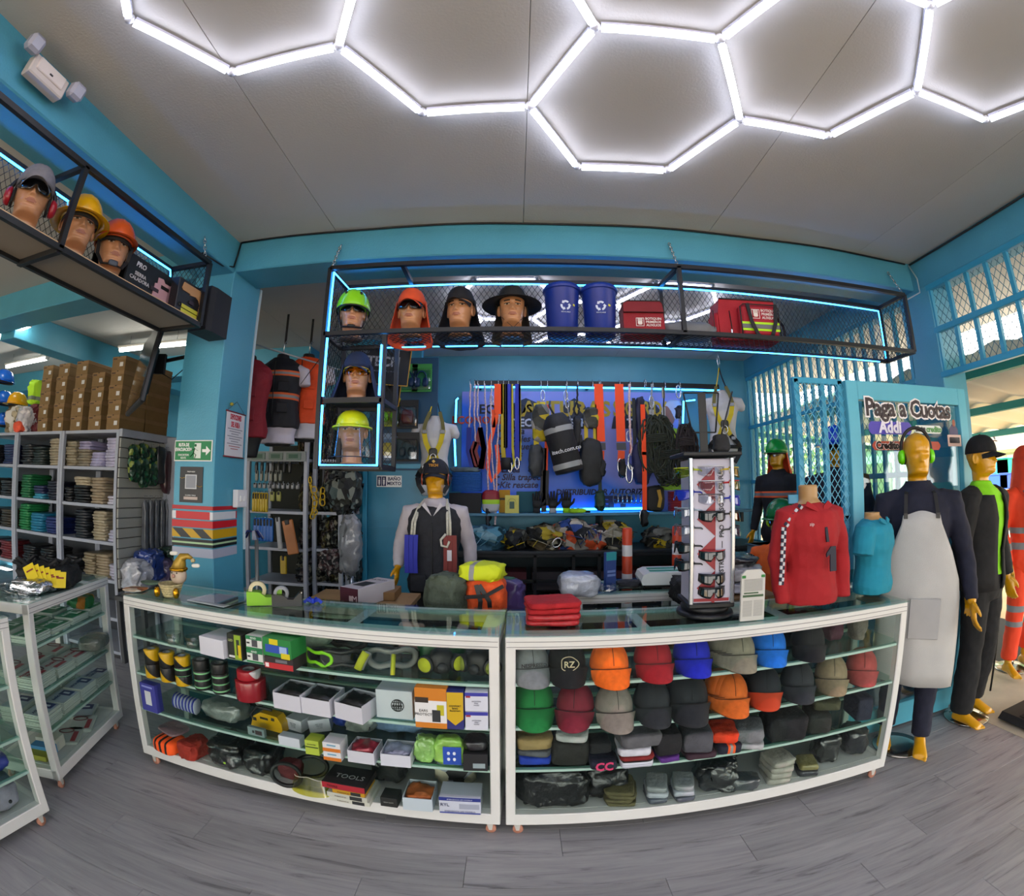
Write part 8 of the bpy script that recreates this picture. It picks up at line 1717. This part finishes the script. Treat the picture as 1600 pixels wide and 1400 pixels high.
def sling(label, s_, c, hook):
    t = T('rope_sling', label, 'sling', m4.location, 0)
    for k in range(2): g = G(); g.tube([(s_*(.03+.01*k), .085, 1.50), (s_*.085, .03, 1.515), (s_*(.10+.012*k), -.07, 1.46), (s_*(.115+.02*k), -.150, 1.36), (s_*(.12+.02*k), -.165, 1.26)], .009, 8); g.build('rope', M('c4c2b4', .7, var=.15, vs=60), t)
    for k in range(3): x = s_*(.105+.032*k); g = G(); g.tube([(x, -.17-.004*k, 1.27), (x+.004*s_, -.176, 1.1), (x, -.176, .95 if s_ > 0 else 1.0)], .004, 4, ry=.014, up=(1, 0, 0)) if 0 else g.tube([(x, -.17-.004*k, 1.27), (x+.004*s_, -.178, 1.1), (x, -.176, .97 if s_ > 0 else 1.0)], .015, 4, ry=.005, up=(0, 1, 0)); g.build('webbing', M(c, .65), t)
    if hook: g = G(); g.tube([(.11, -.185, 1.28), (.075, -.19, 1.24), (.08, -.19, 1.20), (.12, -.19, 1.19), (.135, -.19, 1.23)], .009, 8); g.build('rope_hook', M('c4c2b4', .7), t); g = G(); g.box((.135, -.186, 1.13), (.032, .003, .075)); g.build('label', M('c9c9ce', .5), t)
sling('royal blue rope sling round the neck of the mannequin behind the counter', -1, '17229c', False); sling('brick red rope sling with a white label on the same mannequin', 1, '7a2a26', True)
# busts on plinths beyond the counter
def plinth(label, x, y, h): t = T('display_plinth', label, 'plinth', (x, y, 0)); g = G(); g.box((0, 0, h/2), (.5, .4, h), ch=.005); g.build('body', M('6a8a98', .6), t); g = G(); g.box((0, 0, h-.01), (.54, .44, .02), ch=.004); g.build('top_board', M('4a6470', .5), t)
def half(label, px, py, Y_, rz, hz_=2.02, top=None, hyaw=0., J=None, pl=None):
    p = at(px, py, Y=Y_); b = p.z-1.86; plinth(pl, p.x, Y_, b+.78); t, JJ = figure(label, (p.x, Y_, b), rz, 1.0, J, hyaw=hyaw, legs=False, zcut=.79); shirt(t, JJ, top, 'work_shirt'); return t
m5 = half('yellow mannequin with a green helmet and black work shirt by the barred windows', 1212, 682, 4.15, R(-62), top=bands(2, [(.7, '12131a'), (1.245, 'e8602c'), (1.262, '77777e'), (1.292, 'e8602c'), (1.308, '12131a'), (2, '12131a')], .8), pl='plinth under the green-helmeted black-shirted mannequin')
worn(m5, 'safety_helmet', 'bright green helmet over an orange neck cloth, by the barred windows', 'helmet', lambda e: (hardhat(e, '0e9a3a'), neck_flap(e, M('f0552c', .8), z0=.14, z1=-.14, a0=95, flare=.05)), sc_=1.08); worn(m5, 'safety_glasses', 'clear glasses on the mannequin with the bright green helmet', 'glasses', lambda e: glasses(e, glass((.8, .8, .7), 1.5, .1)))
m6 = half('yellow mannequin leaning forward in an orange vest behind the red shirt', 1219, 775, 3.1, R(-58), top=M('e8641c', .8, var=.1, vs=14), pl='plinth under the orange-vested mannequin behind the red shirt')
worn(m6, 'safety_helmet', 'dark green helmet on the mannequin behind the red shirt', 'helmet', lambda e: hardhat(e, '0c6a34'), sc_=1.1); worn(m6, 'ear_muffs', 'lime ear muffs below the dark green helmet', 'ear muffs', lambda e: earmuffs(e, '9fe01c', over=.2)); worn(m6, 'safety_glasses', 'dark-framed glasses below the dark green helmet', 'glasses', lambda e: glasses(e, glass((.5, .5, .4), 1.5, .1)))
m7 = half('mannequin in a navy shirt behind the mesh gate', 1303, 662, 3.0, R(-40), top=NAVY, pl='plinth under the mannequin behind the mesh gate')
worn(m7, 'safety_helmet', 'blue full-brim helmet behind the mesh gate', 'helmet', lambda e: hardhat(e, '1a4ad0', 'full'), sc_=1.12); worn(m7, 'safety_glasses', 'black glasses under the blue helmet behind the gate', 'glasses', lambda e: glasses(e, DARKLENS))
# white torsos with harness at the back
def harness_torso(label, px, pyn, Y_, rz, dy=0):
    p = at(px, pyn, Y=Y_); z0 = p.z-1.53; t = T('torso_form', label, 'mannequin torso', (p.x, Y_, z0), rz)
    g = G(); g.loft([ell(0, 0, z, rx, ry) for z, rx, ry in [(.74, .10, .08), (.78, .15, .10)]+TORSO[1:]]); g.loft([ell(0, .0, 1.47, .07, .06), ell(0, 0, 1.54, .056, .056)])
    for s_ in (-1, 1): limb(g, [(s_*.12, 0, 1.41), (s_*.19, 0, 1.40), (s_*.215, 0, 1.34)], [.06, .062, .05]); g.blob((s_*.07, -.075, 1.30), (.13, .08, .12), 1, n=14, m=8); g.blob((s_*.085, .0, .80), (.14, .18, .2), .9, n=14, m=8)
    o = g.build('torso', M('c4c6cc', .35, coat=.2), t); remesh(o, .010, 3)
    h = T('body_harness', label.replace('white torso', 'yellow and black harness on the white torso'), 'harness', (p.x, Y_, z0), rz); Y1 = 'd4be12'
    def st(c, pts, w_=.022): g = G(); g.tube(pts, w_, 4, ry=.004, up=(0, 1, 0)); g.build('strap', M(c, .6), h)
    for s_ in (-1, 1):
        st('6f6a3a', [(s_*.05, -.04, 1.58), (s_*.085, -.09, 1.47), (s_*.10, -.128, 1.38)], .018); st(Y1, [(s_*.10, -.130, 1.38), (s_*.075, -.145, 1.25), (s_*.025, -.140, 1.14)], .024); st(Y1, [(s_*.02, -.136, 1.13), (s_*.06, -.13, 1.03)], .022)
        st('15161a', [(s_*.06, -.132, 1.03), (s_*.14, -.10, .95), (s_*.175, -.03, .90)], .024); g = G(); g.box((s_*.092, -.138, 1.36), (.05, .01, .04), ch=.004); g.box((s_*.09, -.128, 1.0), (.045, .012, .035), ch=.003, rz=0); g.build('buckle', M('8a8d92', .3, .7), h)['kind'] = 'stuff'
        st('15161a', [(s_*.17, -.05, .9), (s_*.15, -.08, .82), (s_*.10, -.09, .74)], .022)
    st('15161a', [(-.155, -.05, .93), (-.08, -.118, .91), (0, -.128, .905), (.08, -.118, .91), (.155, -.05, .93)], .004) if 0 else None
    g = G(); g.tube([(.170*math.sin(a_), -.118*math.cos(a_), .91) for a_ in np.linspace(-1.7, 1.7, 16)], .004, 4, ry=.02); g.build('waist_belt', M('15161a', .6), h)
    g = G(); g.tube([(.030*math.cos(a_), -.15, 1.09+.045*math.sin(a_)) for a_ in np.linspace(0, 2*PI, 16, endpoint=False)], .006, 6, closed=True); g.build('chest_ring', CHROME, h)
    g = G(); g.blob((0, -.145, 1.15), (.09, .02, .09), .7, n=14, m=8); g.build('chest_plate', M('3a3a34', .5), h)
    for s_ in (-1, 1): g = G(); g.tube([(s_*.05, -.04, 1.58), (s_*.02, 0, 1.70), (0, 0, 1.80)], .012, 4, ry=.005); g.build('shock_strap', M((Y1, '15161a')[s_ > 0], .6), h)
    g = G(); g.tube([(0, 0, 1.8), (.015, 0, 1.88), (0, 0, 1.96), (-.015, 0, 1.88)], .004, 6, closed=True); g.build('steel_hook', CHROME, h)
harness_torso('white torso left of the rail', 680, 652, 4.6, R(4)); harness_torso('white torso above the sunglasses tower', 1126, 612, 4.6, R(-18))
# ---------------- on the counters ----------------
def CT(px, py): p = at(px, py, Z=HC+.002); return (p.x, p.y, HC+.003)
t = T('gnome_basket', 'cream and gold gnome hugging a wicker basket at the left end of the counter', 'figurine', CT(268, 932), R(10)); t.scale = (1.05,)*3
CR = M('c9b98a', .7, var=.25, vs=60, bump=.5, bs=160); GO = M('c08a18', .2, .9, var=.15, vs=20)
g = G(); g.lathe([(.038, 0), (.040, .004), (.062, .065), (.065, .068), (.060, .068), (.038, .01)], 26); g.build('basket', CR, t)
for k in range(5): g = G(); z = .01+.013*k; g.tube([((.041+.0046*k)*math.cos(a_), (.041+.0046*k)*math.sin(a_), z) for a_ in np.linspace(0, 2*PI, 24, endpoint=False)], .0035, 5, closed=True); g.build('weave_ring', CR, t)
for x in (-.055, .055): g = G(); g.blob((x-.0, -.045, .028), (.03, .035, .055), .9, n=14, m=8); g.build('gold_boot', GO, t)
g = G(); g.blob((.035, .02, .105), (.085, .07, .085), .9, n=20, m=12); g.build('head', M('c4b09c', .5), t); g = G(); g.blob((.028, -.02, .108), (.018, .018, .022), 1, n=10, m=6); g.build('nose', M('b88a78', .5), t)
for dx_ in (-.014, .014): g = G(); g.blob((.030+dx_, -.014, .122), (.007, .005, .009), 1, n=8, m=6); g.build('eye', M('1a1614', .4), t)
g = G(); g.tube([(.035, .02, .135), (.045, .02, .17), (.06, .02, .20), (.09, .02, .205), (.115, .02, .195)], [.040, .032, .022, .014, .008], 12); g.build('hat', M('a8862c', .4, .3, var=.3, vs=30), t)
g = G(); g.tube([(.035+.042*math.cos(a_), .02+.038*math.sin(a_), .138) for a_ in np.linspace(0, 2*PI, 20, endpoint=False)], .008, 6, closed=True); g.build('hat_band', GO, t); g = G(); g.blob((.12, .02, .185), (.024, .024, .024), 1, n=10, m=6); g.build('hat_ball', CR, t)
for x, z in ((.01, .215), (.135, .16)): g = G(); g.blob((x, .02, z), (.045, .008, .022), .8, n=12, m=6, rz=.2); g.build('ribbon_leaf', M('d9d6cc', .5), t)
packed('orange and white magazines at the left end of the counter', CT(212, 922), (.13, .12, .012), 'a8683c', R(10), .004, 160, cat='magazine', name='magazine_pile', mat=patches(('b9703c', 'c9b49a', '8a4a2a', 'd9d2c4'), 18, .4)); t = T('oval_plate', 'small green-grey oval plate behind the basket', 'plate', CT(236, 915)); g = G(); g.lathe([(.001, .004), (.04, .006), (.07, .018), (.07, .021), (.04, .009), (.001, .007)], 24, sy=.7); g.build('plate', M('6f8a72', .3), t)
t = T('plastic_sleeves', 'flat stack of clear plastic sleeves on the left counter', 'packaging', CT(322, 944), R(-8)); g = G(); g.box((0, .09, .003), (.26, .2, .006), ch=.002); g.build('sleeve_stack', M('a9adb0', .15, coat=1.), t); g = G(); g.box((.02, .10, .008), (.24, .18, .003), rz=.12); g.build('top_sleeve', glass((.9, .92, .93), 1.5, .15), t)
def dispenser(label, px, py, c, rc, s_, rz):
    t = T('tape_dispenser', label, 'tape dispenser', CT(px, py), rz); t.scale = (s_,)*3; g = G(); g.prism([(-.075, 0), (.10, 0), (.10, .075), (.085, .078), (.05, .040), (.02, .040), (-.01, .065), (-.075, .070)], -.032, .032); g.build('body', M(c, .35, coat=.2), t)
    g = G(); g.lathe([(.026, -.012), (.045, -.012), (.045, .012), (.026, .012)], 26, cap=False); g.build('tape_roll', M(rc, .5), t, loc=(-.022, 0, .072), rot=(PI/2, 0, 0)); g = G(); g.box((.098, 0, .078), (.006, .05, .010)); g.build('cutter', CHROME, t)
dispenser('lime green tape dispenser with a cream roll', 410, 944, '86c414', 'd0c49c', 1.0, R(28)); dispenser('black tape dispenser right of the lime one', 446, 946, '1a1b1d', '8a8d90', .85, R(22))
t = T('ribbon_bow', 'small royal blue ribbon on the left counter', 'ribbon', CT(489, 943)); 
for k in range(5): g = G(); a_ = k*1.25; g.tube([(0, 0, .006), (.03*math.cos(a_), .02*math.sin(a_), .022), (.05*math.cos(a_), .03*math.sin(a_), .006)], .004, 4, ry=.008); g.build('loop', M('1c3cc0', .5), t)
t = packed('cut paper sheet under the glass of the left counter', (at(525, 958, Z=.94).x, at(525, 958, Z=.94).y, .93), (.26, .14, .006), 'b9c4a4', 0, 0, 161, wrap=False, cat='paper', name='paper_sheet')
packed('cream paper tray on the shelf below it', (at(525, 968, Z=.80).x, 2.15, .79), (.3, .12, .13), 'a9b49a', 0, .01, 162, wrap=False, cat='paper', name='paper_tray')
def side_table(label, x0, x1, y0, y1, z): 
    t = T('side_table', label, 'table', ((x0+x1)/2, (y0+y1)/2, 0)); g = G(); g.box((0, 0, z-.015), (x1-x0, y1-y0, .03), ch=.003); g.build('tabletop', M('9a7a50', .6, var=.15, vs=5), t)
    for sx in (-1, 1):
        for sy in (-1, 1): g = G(); g.box((sx*((x1-x0)/2-.04), sy*((y1-y0)/2-.04), (z-.03)/2), (.04, .04, z-.03)); g.build('leg', M('6a5438', .7), t)
side_table('low wooden table behind the left counter holding the printer box', -1.25, -.60, 2.36, 2.86, .92)
P_ = at(585, 945, Y=2.50); carton('white and maroon boxed kitchen scale lying behind the left counter', (P_.x-.13, 2.44, .922), (.135, .34, .11), R(-22), 'b9b4b8', faces=[('F', 0, 0, 1, 1, '4a1c2c'), ('T', 0, -.2, .6, .34, '26282c'), ('F', .2, -.1, .18, .3, 'c9b4b8')], txt=[('T', 'MULTIUSO', .028, .0, .55, '2a2a30'), ('F', 'M', .05, .65, -.1, 'd9c4c8')])
carton('plain brown carton on the table behind the left counter', (-.86, 2.62, .922), (.30, .2, .05), R(3), '7a5a34')
side_table('low table of vests behind the gap between the counters', -.42, .20, 2.38, 2.88, .80)
p = at(756, 930, Y=2.5)
t = packed('orange work bag with black straps behind the counters', (p.x+.01, 2.56, .802), (.24, .22, .30), 'f0561c', 0, .03, 163, wrap=False, name='work_bag', cat='bag')
for s_ in (-.04, .04): g = G(); g.tube([(s_, -.118, .02), (s_*.6, -.125, .18), (s_*.2-.04, -.12, .27)], .003, 4, ry=.012, up=(1, 0, 0)); g.build('strap', BLK, t)
g = G(); g.tube([(-.11, -.118, .20), (.0, -.13, .21), (.10, -.10, .26)], .010, 4, ry=.004, up=(0, 1, 0)); g.build('cross_strap', BLK, t)
packed('yellow high-visibility vest with grey tape lying on the orange bag', (p.x-.01, 2.54, 1.08), (.24, .2, .10), 'd4e01c', R(-14), .04, 164, wrap=False, mat=bands(0, [(-.12, 'd4e01c'), (-.05, '9a9a98'), (-.02, 'd4e01c'), (.12, 'd4e01c')], .7)); packed('olive green cloth draped left of the yellow vest', (p.x-.20, 2.52, .82), (.24, .2, .30), '4a5446', R(-20), .06, 165, wrap=False); packed('green and purple bags in clear plastic right of the orange bag', (at(797, 925, Y=2.6).x, 2.66, .802), (.18, .2, .26), '2a5a3a', 0, .05, 166, mat=patches(('1c5a34', '4a3a70', '2a6a44', '3a3060', '8fdc3a'), 7, .3))
# red folded shirts
for k in range(4): 
    q = CT(866, 974); folded('red folded shirt in clear wrap on the right counter, %s from the bottom' % ORD[k], 866, 982, HC+.003, (.235, .19, .026), 'a8101a', R(-3+4*k), 170+k, dz=.0255*k, dy=.02, coat=.6 if k < 2 else 0, amp=.014)
# back glass counter, scale, sign card, white bag
showcase('low_showcase', 'small aluminium-framed glass case behind the right counter', (.375, 2.70, 0), 0, .72, .42, shelves=(.55,), H_=.955, back=False)
for k in range(5): carton('%s stock carton inside the small glass case, %s from the left' % (('yellow', 'orange', 'grey', 'red', 'orange')[k], ORD[k]), (.46+.13*k, 2.80, .555), (.11, .2, .16+.03*(k % 2)), 0, ('a8861c', 'b4501c', '6a6c70', '8a1c20', 'c45a24')[k])
t = T('digital_scale', 'white electronic scale with teal stripes behind the right counter', 'scale', (at(1035, 910, Y=2.9).x, 2.90, .957), R(-6)); g = G(); g.prism([(-.155, .02), (.155, .02), (.165, .05), (.15, .085), (.11, .10), (-.11, .10), (-.15, .085), (-.165, .05)], -.12, .12); g.build('housing', M('d6dad8', .35), t); g = G(); g.box((0, 0, .012), (.28, .2, .022), ch=.006); g.build('base', M('1a1c1e', .5), t)
for y in (-.05, .04): g = G(); g.box((0, y, .101), (.2, .05, .003)); g.build('teal_stripe', M('1c8a78', .4), t)
p = at(955, 918, Y=2.78); carton('blue and teal card with small print standing on the small glass case', (p.x, 2.78, .957), (.075, .03, .24), R(22), '26407e', faces=[('F', 0, .8, 1, .22, '2a8a96'), ('F', 0, 0, .8, .06, '6a80b8'), ('F', 0, -.2, .8, .06, '6a80b8')]); packed('white plastic bag of cloth on the end of the small glass case', (at(905, 920, Y=2.72).x, 2.76, .94), (.24, .22, .14), 'b4bac6', 0, .03, 180); packed('crumpled clear plastic hanging over the glass case edge', (at(940, 925, Y=2.70).x, 2.74, .957), (.2, .1, .05), 'b9c4cc', 0, .05, 181, mat=glass((.85, .9, .95), 1.5, .12))
packed('tangle of black cable pouches behind the sunglasses tower', (at(1072, 915, Y=2.6).x, 2.62, .90), (.16, .2, .16), '121316', 0, .05, 182, wrap=False); packed('dark gloves lying under the scale', (at(985, 912, Y=2.86).x, 2.88, .957), (.16, .1, .04), '1a1c24', 0, .03, 183, wrap=False)
TB = bands(2, [(0, 'c8401e'), (.14, 'd4d0ce'), (.23, 'c8401e'), (.37, 'd4d0ce'), (.46, 'c8401e'), (.60, 'd4d0ce'), (.69, 'c8401e'), (.83, 'd4d0ce'), (.92, 'c8401e'), (1.06, 'd4d0ce'), (1.15, 'c8401e'), (1.3, 'c8401e')], .4)
def tpost(label, loc, h=1.28, base=False):
    t = T('delineator_post', label, 'traffic post', loc); g = G(); g.lathe([(.048, .03), (.045, .06), (.040, h-.01), (.036, h), (.001, h)], 22); g.build('post', TB, t); g = G(); g.prism([(-.2, 0), (.2, 0), (.24, .02), (.2, .06), (-.2, .06), (-.24, .02)], -.16, .16); g.build('rubber_base', M('1a1a1c', .7), t)
    if base: 
        for s_ in (-1, 1): g = G(); g.box((s_*.13, 0, .062), (.10, .05, .006), ch=.002); g.build('recess', M('0c0c0d', .9), t)
q = at(980, 825, Y=3.5); tpost('orange and white traffic post, left of the two behind the glass case', (q.x, 3.5, 0), q.z); q = at(1058, 822, Y=3.5); tpost('orange and white traffic post, right of the two behind the glass case', (q.x, 3.5, 0), q.z)
tpost('orange traffic post with a black rubber base at the right photograph edge', (3.36, 1.72, 0.004), 1.0, True)
t = T('folding_stand', 'thin black folding stand behind the black-suited mannequin', 'stand', (3.42, 2.24, .004)); 
for a_, b_ in (((-.1, 0, 0), (-.06, 0, .95)), ((.1, 0, 0), (.06, 0, .95)), ((-.1, .2, 0), (.1, .2, 0)), ((-.1, 0, .02), (-.1, .2, 0)), ((-.06, 0, .95), (.06, 0, .95)), ((-.08, 0, .6), (.08, 0, .6))): g = G(); g.tube([a_, b_], .009, 6); g.build('tube', BLK, t)
# sunglasses tower
q = CT(1118, 962); t = T('sunglasses_tower', 'rotating sunglasses tower printed SOLDADURA PRO INDUSTRIAL with red diamonds', 'display stand', (q[0]-.03, q[1]+.06, HC+.003), R(-6)); TW = .185; TH = .69
g = G(); g.lathe([(.13, 0), (.135, .006), (.13, .018), (.10, .022)], 30); g.lathe([(.11, .022), (.115, .04), (.10, .052)], 30); g.build('turntable', BLK, t)
g = G(); g.box((0, 0, .07+TH/2-.02), (TW, TW, TH-.04), ch=.004); g.build('column', M('b9b6c8', .35), t)
for x in (-1, 1): g = G(); g.box((x*(TW/2+.004), -TW/2-.004, .07+TH/2-.02), (.018, .018, TH-.03), ch=.003); g.build('aluminium_edge', M('b4b8be', .25, .8), t)
g = G(); g.box((0, 0, .06), (TW+.03, TW+.03, .022), ch=.004); g.build('lower_plate', BLK, t); g = G(); g.box((0, 0, .06+TH-.01), (TW+.09, TW+.07, .018), ch=.004); g.build('upper_plate', M('17181b', .5), t)
for k in range(4): z = .14+.155*k; g = G(); g.prism([(-.07, z), (.015, z+.078), (.015, z-.078)], -TW/2-.0035, -TW/2-.001); g.build('red_diamond', M('8e1424', .4), t)
for k in range(4): z = .14+.155*k; g = G(); g.prism([(-.05, z), (.02, z+.07), (.06, z), (.02, z-.07)], TW/2+.0012, TW/2+.0035, axis=0); g.build('red_diamond', M('8e1424', .4), t)
g = G(); g.box((0, -TW/2-.002, .085), (TW-.02, .002, .014)); g.build('red_band', M('8e1424', .4), t)
text(t, 'INDUSTRIAL  —  PRO  —  SOLDADURA', .030, (.045, -TW/2-.004, .40), rot=(PI/2, -PI/2, 0), mat=M('26262c'), sx=1.0, bold=.0004)
def tglass(label, z, lens, fr, side=0, y_=0):
    e = T('sunglasses', label, 'sunglasses', t.matrix_basis @ (Vector((0, -TW/2+.045, z)) if side == 0 else Vector((side*(TW/2-.02), -.02+y_, z))), t.rotation_euler.z+(0 if side == 0 else side*R(70)), 'sunglasses on the rotating tower'); glasses(e, lens, fr, z0=0); e.scale = (.93, .75, .9)
CL = glass((.85, .86, .9), 1.5, .12); YLs = glass((.75, .6, .1), 1.5, .2); BLs = M('1a2aa0', .1, coat=.6)
for k, (z, l_, f_, lb) in enumerate(((.665, CL, 'c9c9d0', 'clear'), (.60, CL, 'b9b9c0', 'clear'), (.54, CL, '5a5a60', 'clear, dark-framed'), (.465, DARKLENS, '101114', 'black'), (.29, DARKLENS, '9c1420', 'black, red-framed'), (.185, DARKLENS, '141a2c', 'dark blue'), (.125, DARKLENS, '101114', 'black'))): tglass('%s glasses on the front of the sunglasses tower, %s from the top' % (lb, ORD[k]), z, l_, f_)
for k, (z, l_, f_, lb) in enumerate(((.66, YLs, 'c9b01c', 'yellow mirrored'), (.60, YLs, 'b02028', 'amber mirrored'), (.53, BLs, '2030a8', 'blue mirrored'), (.46, YLs, '1a1a1c', 'orange mirrored'), (.39, CL, '3a3a3c', 'silver mirrored'))): tglass('%s glasses on the right side of the tower, %s from the top' % (lb, ORD[k]), z, l_, f_, 1)
for k, (z, l_, f_, lb) in enumerate(((.66, glass((.7, .8, .1), 1.5, .1), 'b4c41c', 'lime'), (.56, BLs, '1a2a90', 'blue'), (.48, CL, '8fa0b0', 'clear'), (.40, CL, '4a5058', 'slate-framed clear'), (.32, DARKLENS, '15161a', 'dark'), (.24, DARKLENS, '15161a', 'lowest dark'))): tglass('%s glasses on the left side of the tower' % lb, z, l_, f_, -1)
e = T('tabletop_rack', 'black wire bust frame standing on top of the sunglasses tower', 'stand', t.matrix_basis @ Vector((0, 0, .06+TH)), t.rotation_euler.z)
for a_, b_ in (((-.055, 0, .1), (-.09, 0, .29)), ((.06, 0, .1), (.085, 0, .29)), ((-.09, 0, .29), (.085, 0, .29)), ((-.055, 0, .1), (.06, 0, .1)), ((.07, .01, 0.02), (.16, .01, .30))): g = G(); g.tube([a_, b_], .004, 6); g.build('wire', BLK, e)
g = G(); g.box((0, 0, .145), (.038, .006, .29)); g.build('centre_band', BLK, e); packed('black ear muff leaning on the wire frame', e.location+Vector((.09, 0, .002)), (.07, .06, .09), '1a1b1e', 0, .02, 190, wrap=False, name='ear_muff', cat='ear muffs')
# leaflet card
t = T('leaflet_card', 'white upright card with green bars and fine print beside the tower', 'card', CT(1175, 970), R(-2)); g = G(); g.prism([(-.058, 0), (.058, 0), (.058, .205), (.035, .228), (-.035, .228), (-.058, .205)], 0, .012); g.build('card', M('c6c4be', .6), t)
def lp(x, z, w_, h_, c): g = G(); g.box((x, -.001, z), (w_, .0012, h_)); g.build('print_panel', M(c, .5), t)
for x in (-.047, .047): lp(x, .198, .018, .012, '2a7a34')
lp(0, .112, .10, .010, '3f5a3c'); lp(-.01, .125, .07, .006, '3f5a3c')
for k in range(10): lp(0, .185-.0055*k, .09, .0022, '8a8a88')
for k in range(14): lp(-.026, .09-.0052*k, .044, .002, '9a9a98'); lp(.026, .09-.0052*k, .044, .002, '9a9a98')
# shirts on busts
SK2 = M('b08a58', .4, var=.08)
def bust(label, px, py, mat, rz, s_, sleeve, lbl2, neck=.10):
    q = CT(px, py); t = T('bust_form', lbl2, 'mannequin torso', (q[0], q[1], HC+.003), rz); t.scale = s_; J = dict(sL=(.17, 0, .60), eL=(.235, .0, .33), wL=(.22, -.05, .06), sR=(-.17, 0, .60), eR=(-.235, .0, .33), wR=(-.22, -.05, .06))
    g = G(); g.loft([ell(0, 0, z-.82, rx*.95, ry*.95) for z, rx, ry in TORSO if z > .82]); g.loft([ell(0, .01, .66, .062, .058), ell(0, .012, .69, .056, .056), ell(0, .012, .69+neck, .056, .056)]); o = g.build('form', SK2, t); remesh(o, .009, 1)
    h = T('shirt', label, 'shirt', t.location, rz); h.scale = s_; g = G(); g.loft([ell(0, .0, z-.82, rx+.022, ry+.026) for z, rx, ry in TORSO if z > .81 and z < 1.47]+[ell(0, .01, .675, .075, .068)])
    for s2 in 'LR':
        S_, E_, W_ = (Vector(J[k+s2]) for k in 'sew'); sg_ = 1 if s2 == 'L' else -1; S0 = S_-Vector((sg_*.05, 0, -.005))
        g.tube([S0, S_, S_.lerp(E_, .45), E_, E_.lerp(W_, .5), W_] if sleeve else [S0, S_, S_.lerp(E_, .65), S_.lerp(E_, .78)], [.066, .072, .064, .055, .050, .044] if sleeve else [.066, .074, .072, .074], 14)
    o = g.build('fabric', mat, h); remesh(o, .008, 3); folds(o, .10, .018)
    for s3_ in (-1, 1): g = G(); g.prism([(s3_*.004, 0), (s3_*.10, .055), (s3_*.075, .085), (s3_*.03, .05)], -.012, .0); g.build('collar', mat, h, loc=(0, -.100, .605), rot=(R(-24), 0, 0))
    return h
h = bust('red long-sleeved polo with a navy number 1 and checkered sleeve bands', 1262, 948, M('a3181f', .85, var=.08, vs=12, bump=.15, bs=250), R(0), (.80, .90, .75), True, 'wooden-coloured neck form under the red polo', .10)
g = G(); g.prism([(-.02, -.075), (.022, -.075), (.022, .075), (-.012, .075), (-.045, .035), (-.045, .012), (-.02, .028)], -.004, .004); g.build('number_one', M('1c1c30', .6), h, loc=(.02, -.176, .34), rot=(R(-3), 0, 0)); text(h, 'zip', .03, (-.09, -.13, .55), mat=M('d0b0b0', .6))
g = G(); g.tube([(0, -.100, .60), (0, -.142, .52), (0, -.156, .44)], .009, 4, ry=.004, up=(0, 1, 0)); g.build('placket', M('1a1c2c', .6), h)
CK = M('1c2036', .7); CKW = M('c4c8cc', .7)
for k in range(20):
    u = k/19; 
    P0 = Vector((-.115, -.06, .655)).lerp(Vector((-.235, -.066, .53)), u/.25) if u < .25 else Vector((-.235, -.066, .53)).lerp(Vector((-.272, -.10, .20)), (u-.25)/.75)
    for j in range(2): g = G(); g.box((j*.015-.0075, 0, 0), (.015, .008, .021)); g.build('check', (CK, CKW)[(j+k) % 2], h, loc=P0, rot=(0, R(40) if u < .25 else R(6), 0))
h = bust('turquoise short-sleeved polo at the right end of the counter', 1362, 930, M('1486a0', .85, var=.08, vs=12, bump=.15, bs=250), R(28), (.74, .74, .60), False, 'small neck form under the turquoise polo', .04)
side_table('low table of garments behind the right counter', 1.06, 1.50, 2.32, 2.74, .98)
for k, (c, w_, hh) in enumerate((('b4b6c8', .32, .07), ('c4c6d2', .34, .10), ('17191d', .30, .05))): packed('%s garment bag in the pile behind the leaflet card' % ('lilac white, lowest', 'white, middle', 'black, topmost')[k], (1.27, 2.52, .982+(0, .07, .168)[k]), (w_, .3, hh), c, R(-6), .04, 200+k, cat='packaged clothing')
g = G(); g.box((0, 0, 0), (.5, .004, .11)); o = g.build('glass_panel', glass((.75, .88, .86), 1.5, .12), loc=(1.72, 2.15, HC+.062)); tag(o, 'loose clear glass strip standing on the counter behind the two polos', 'glass panel')
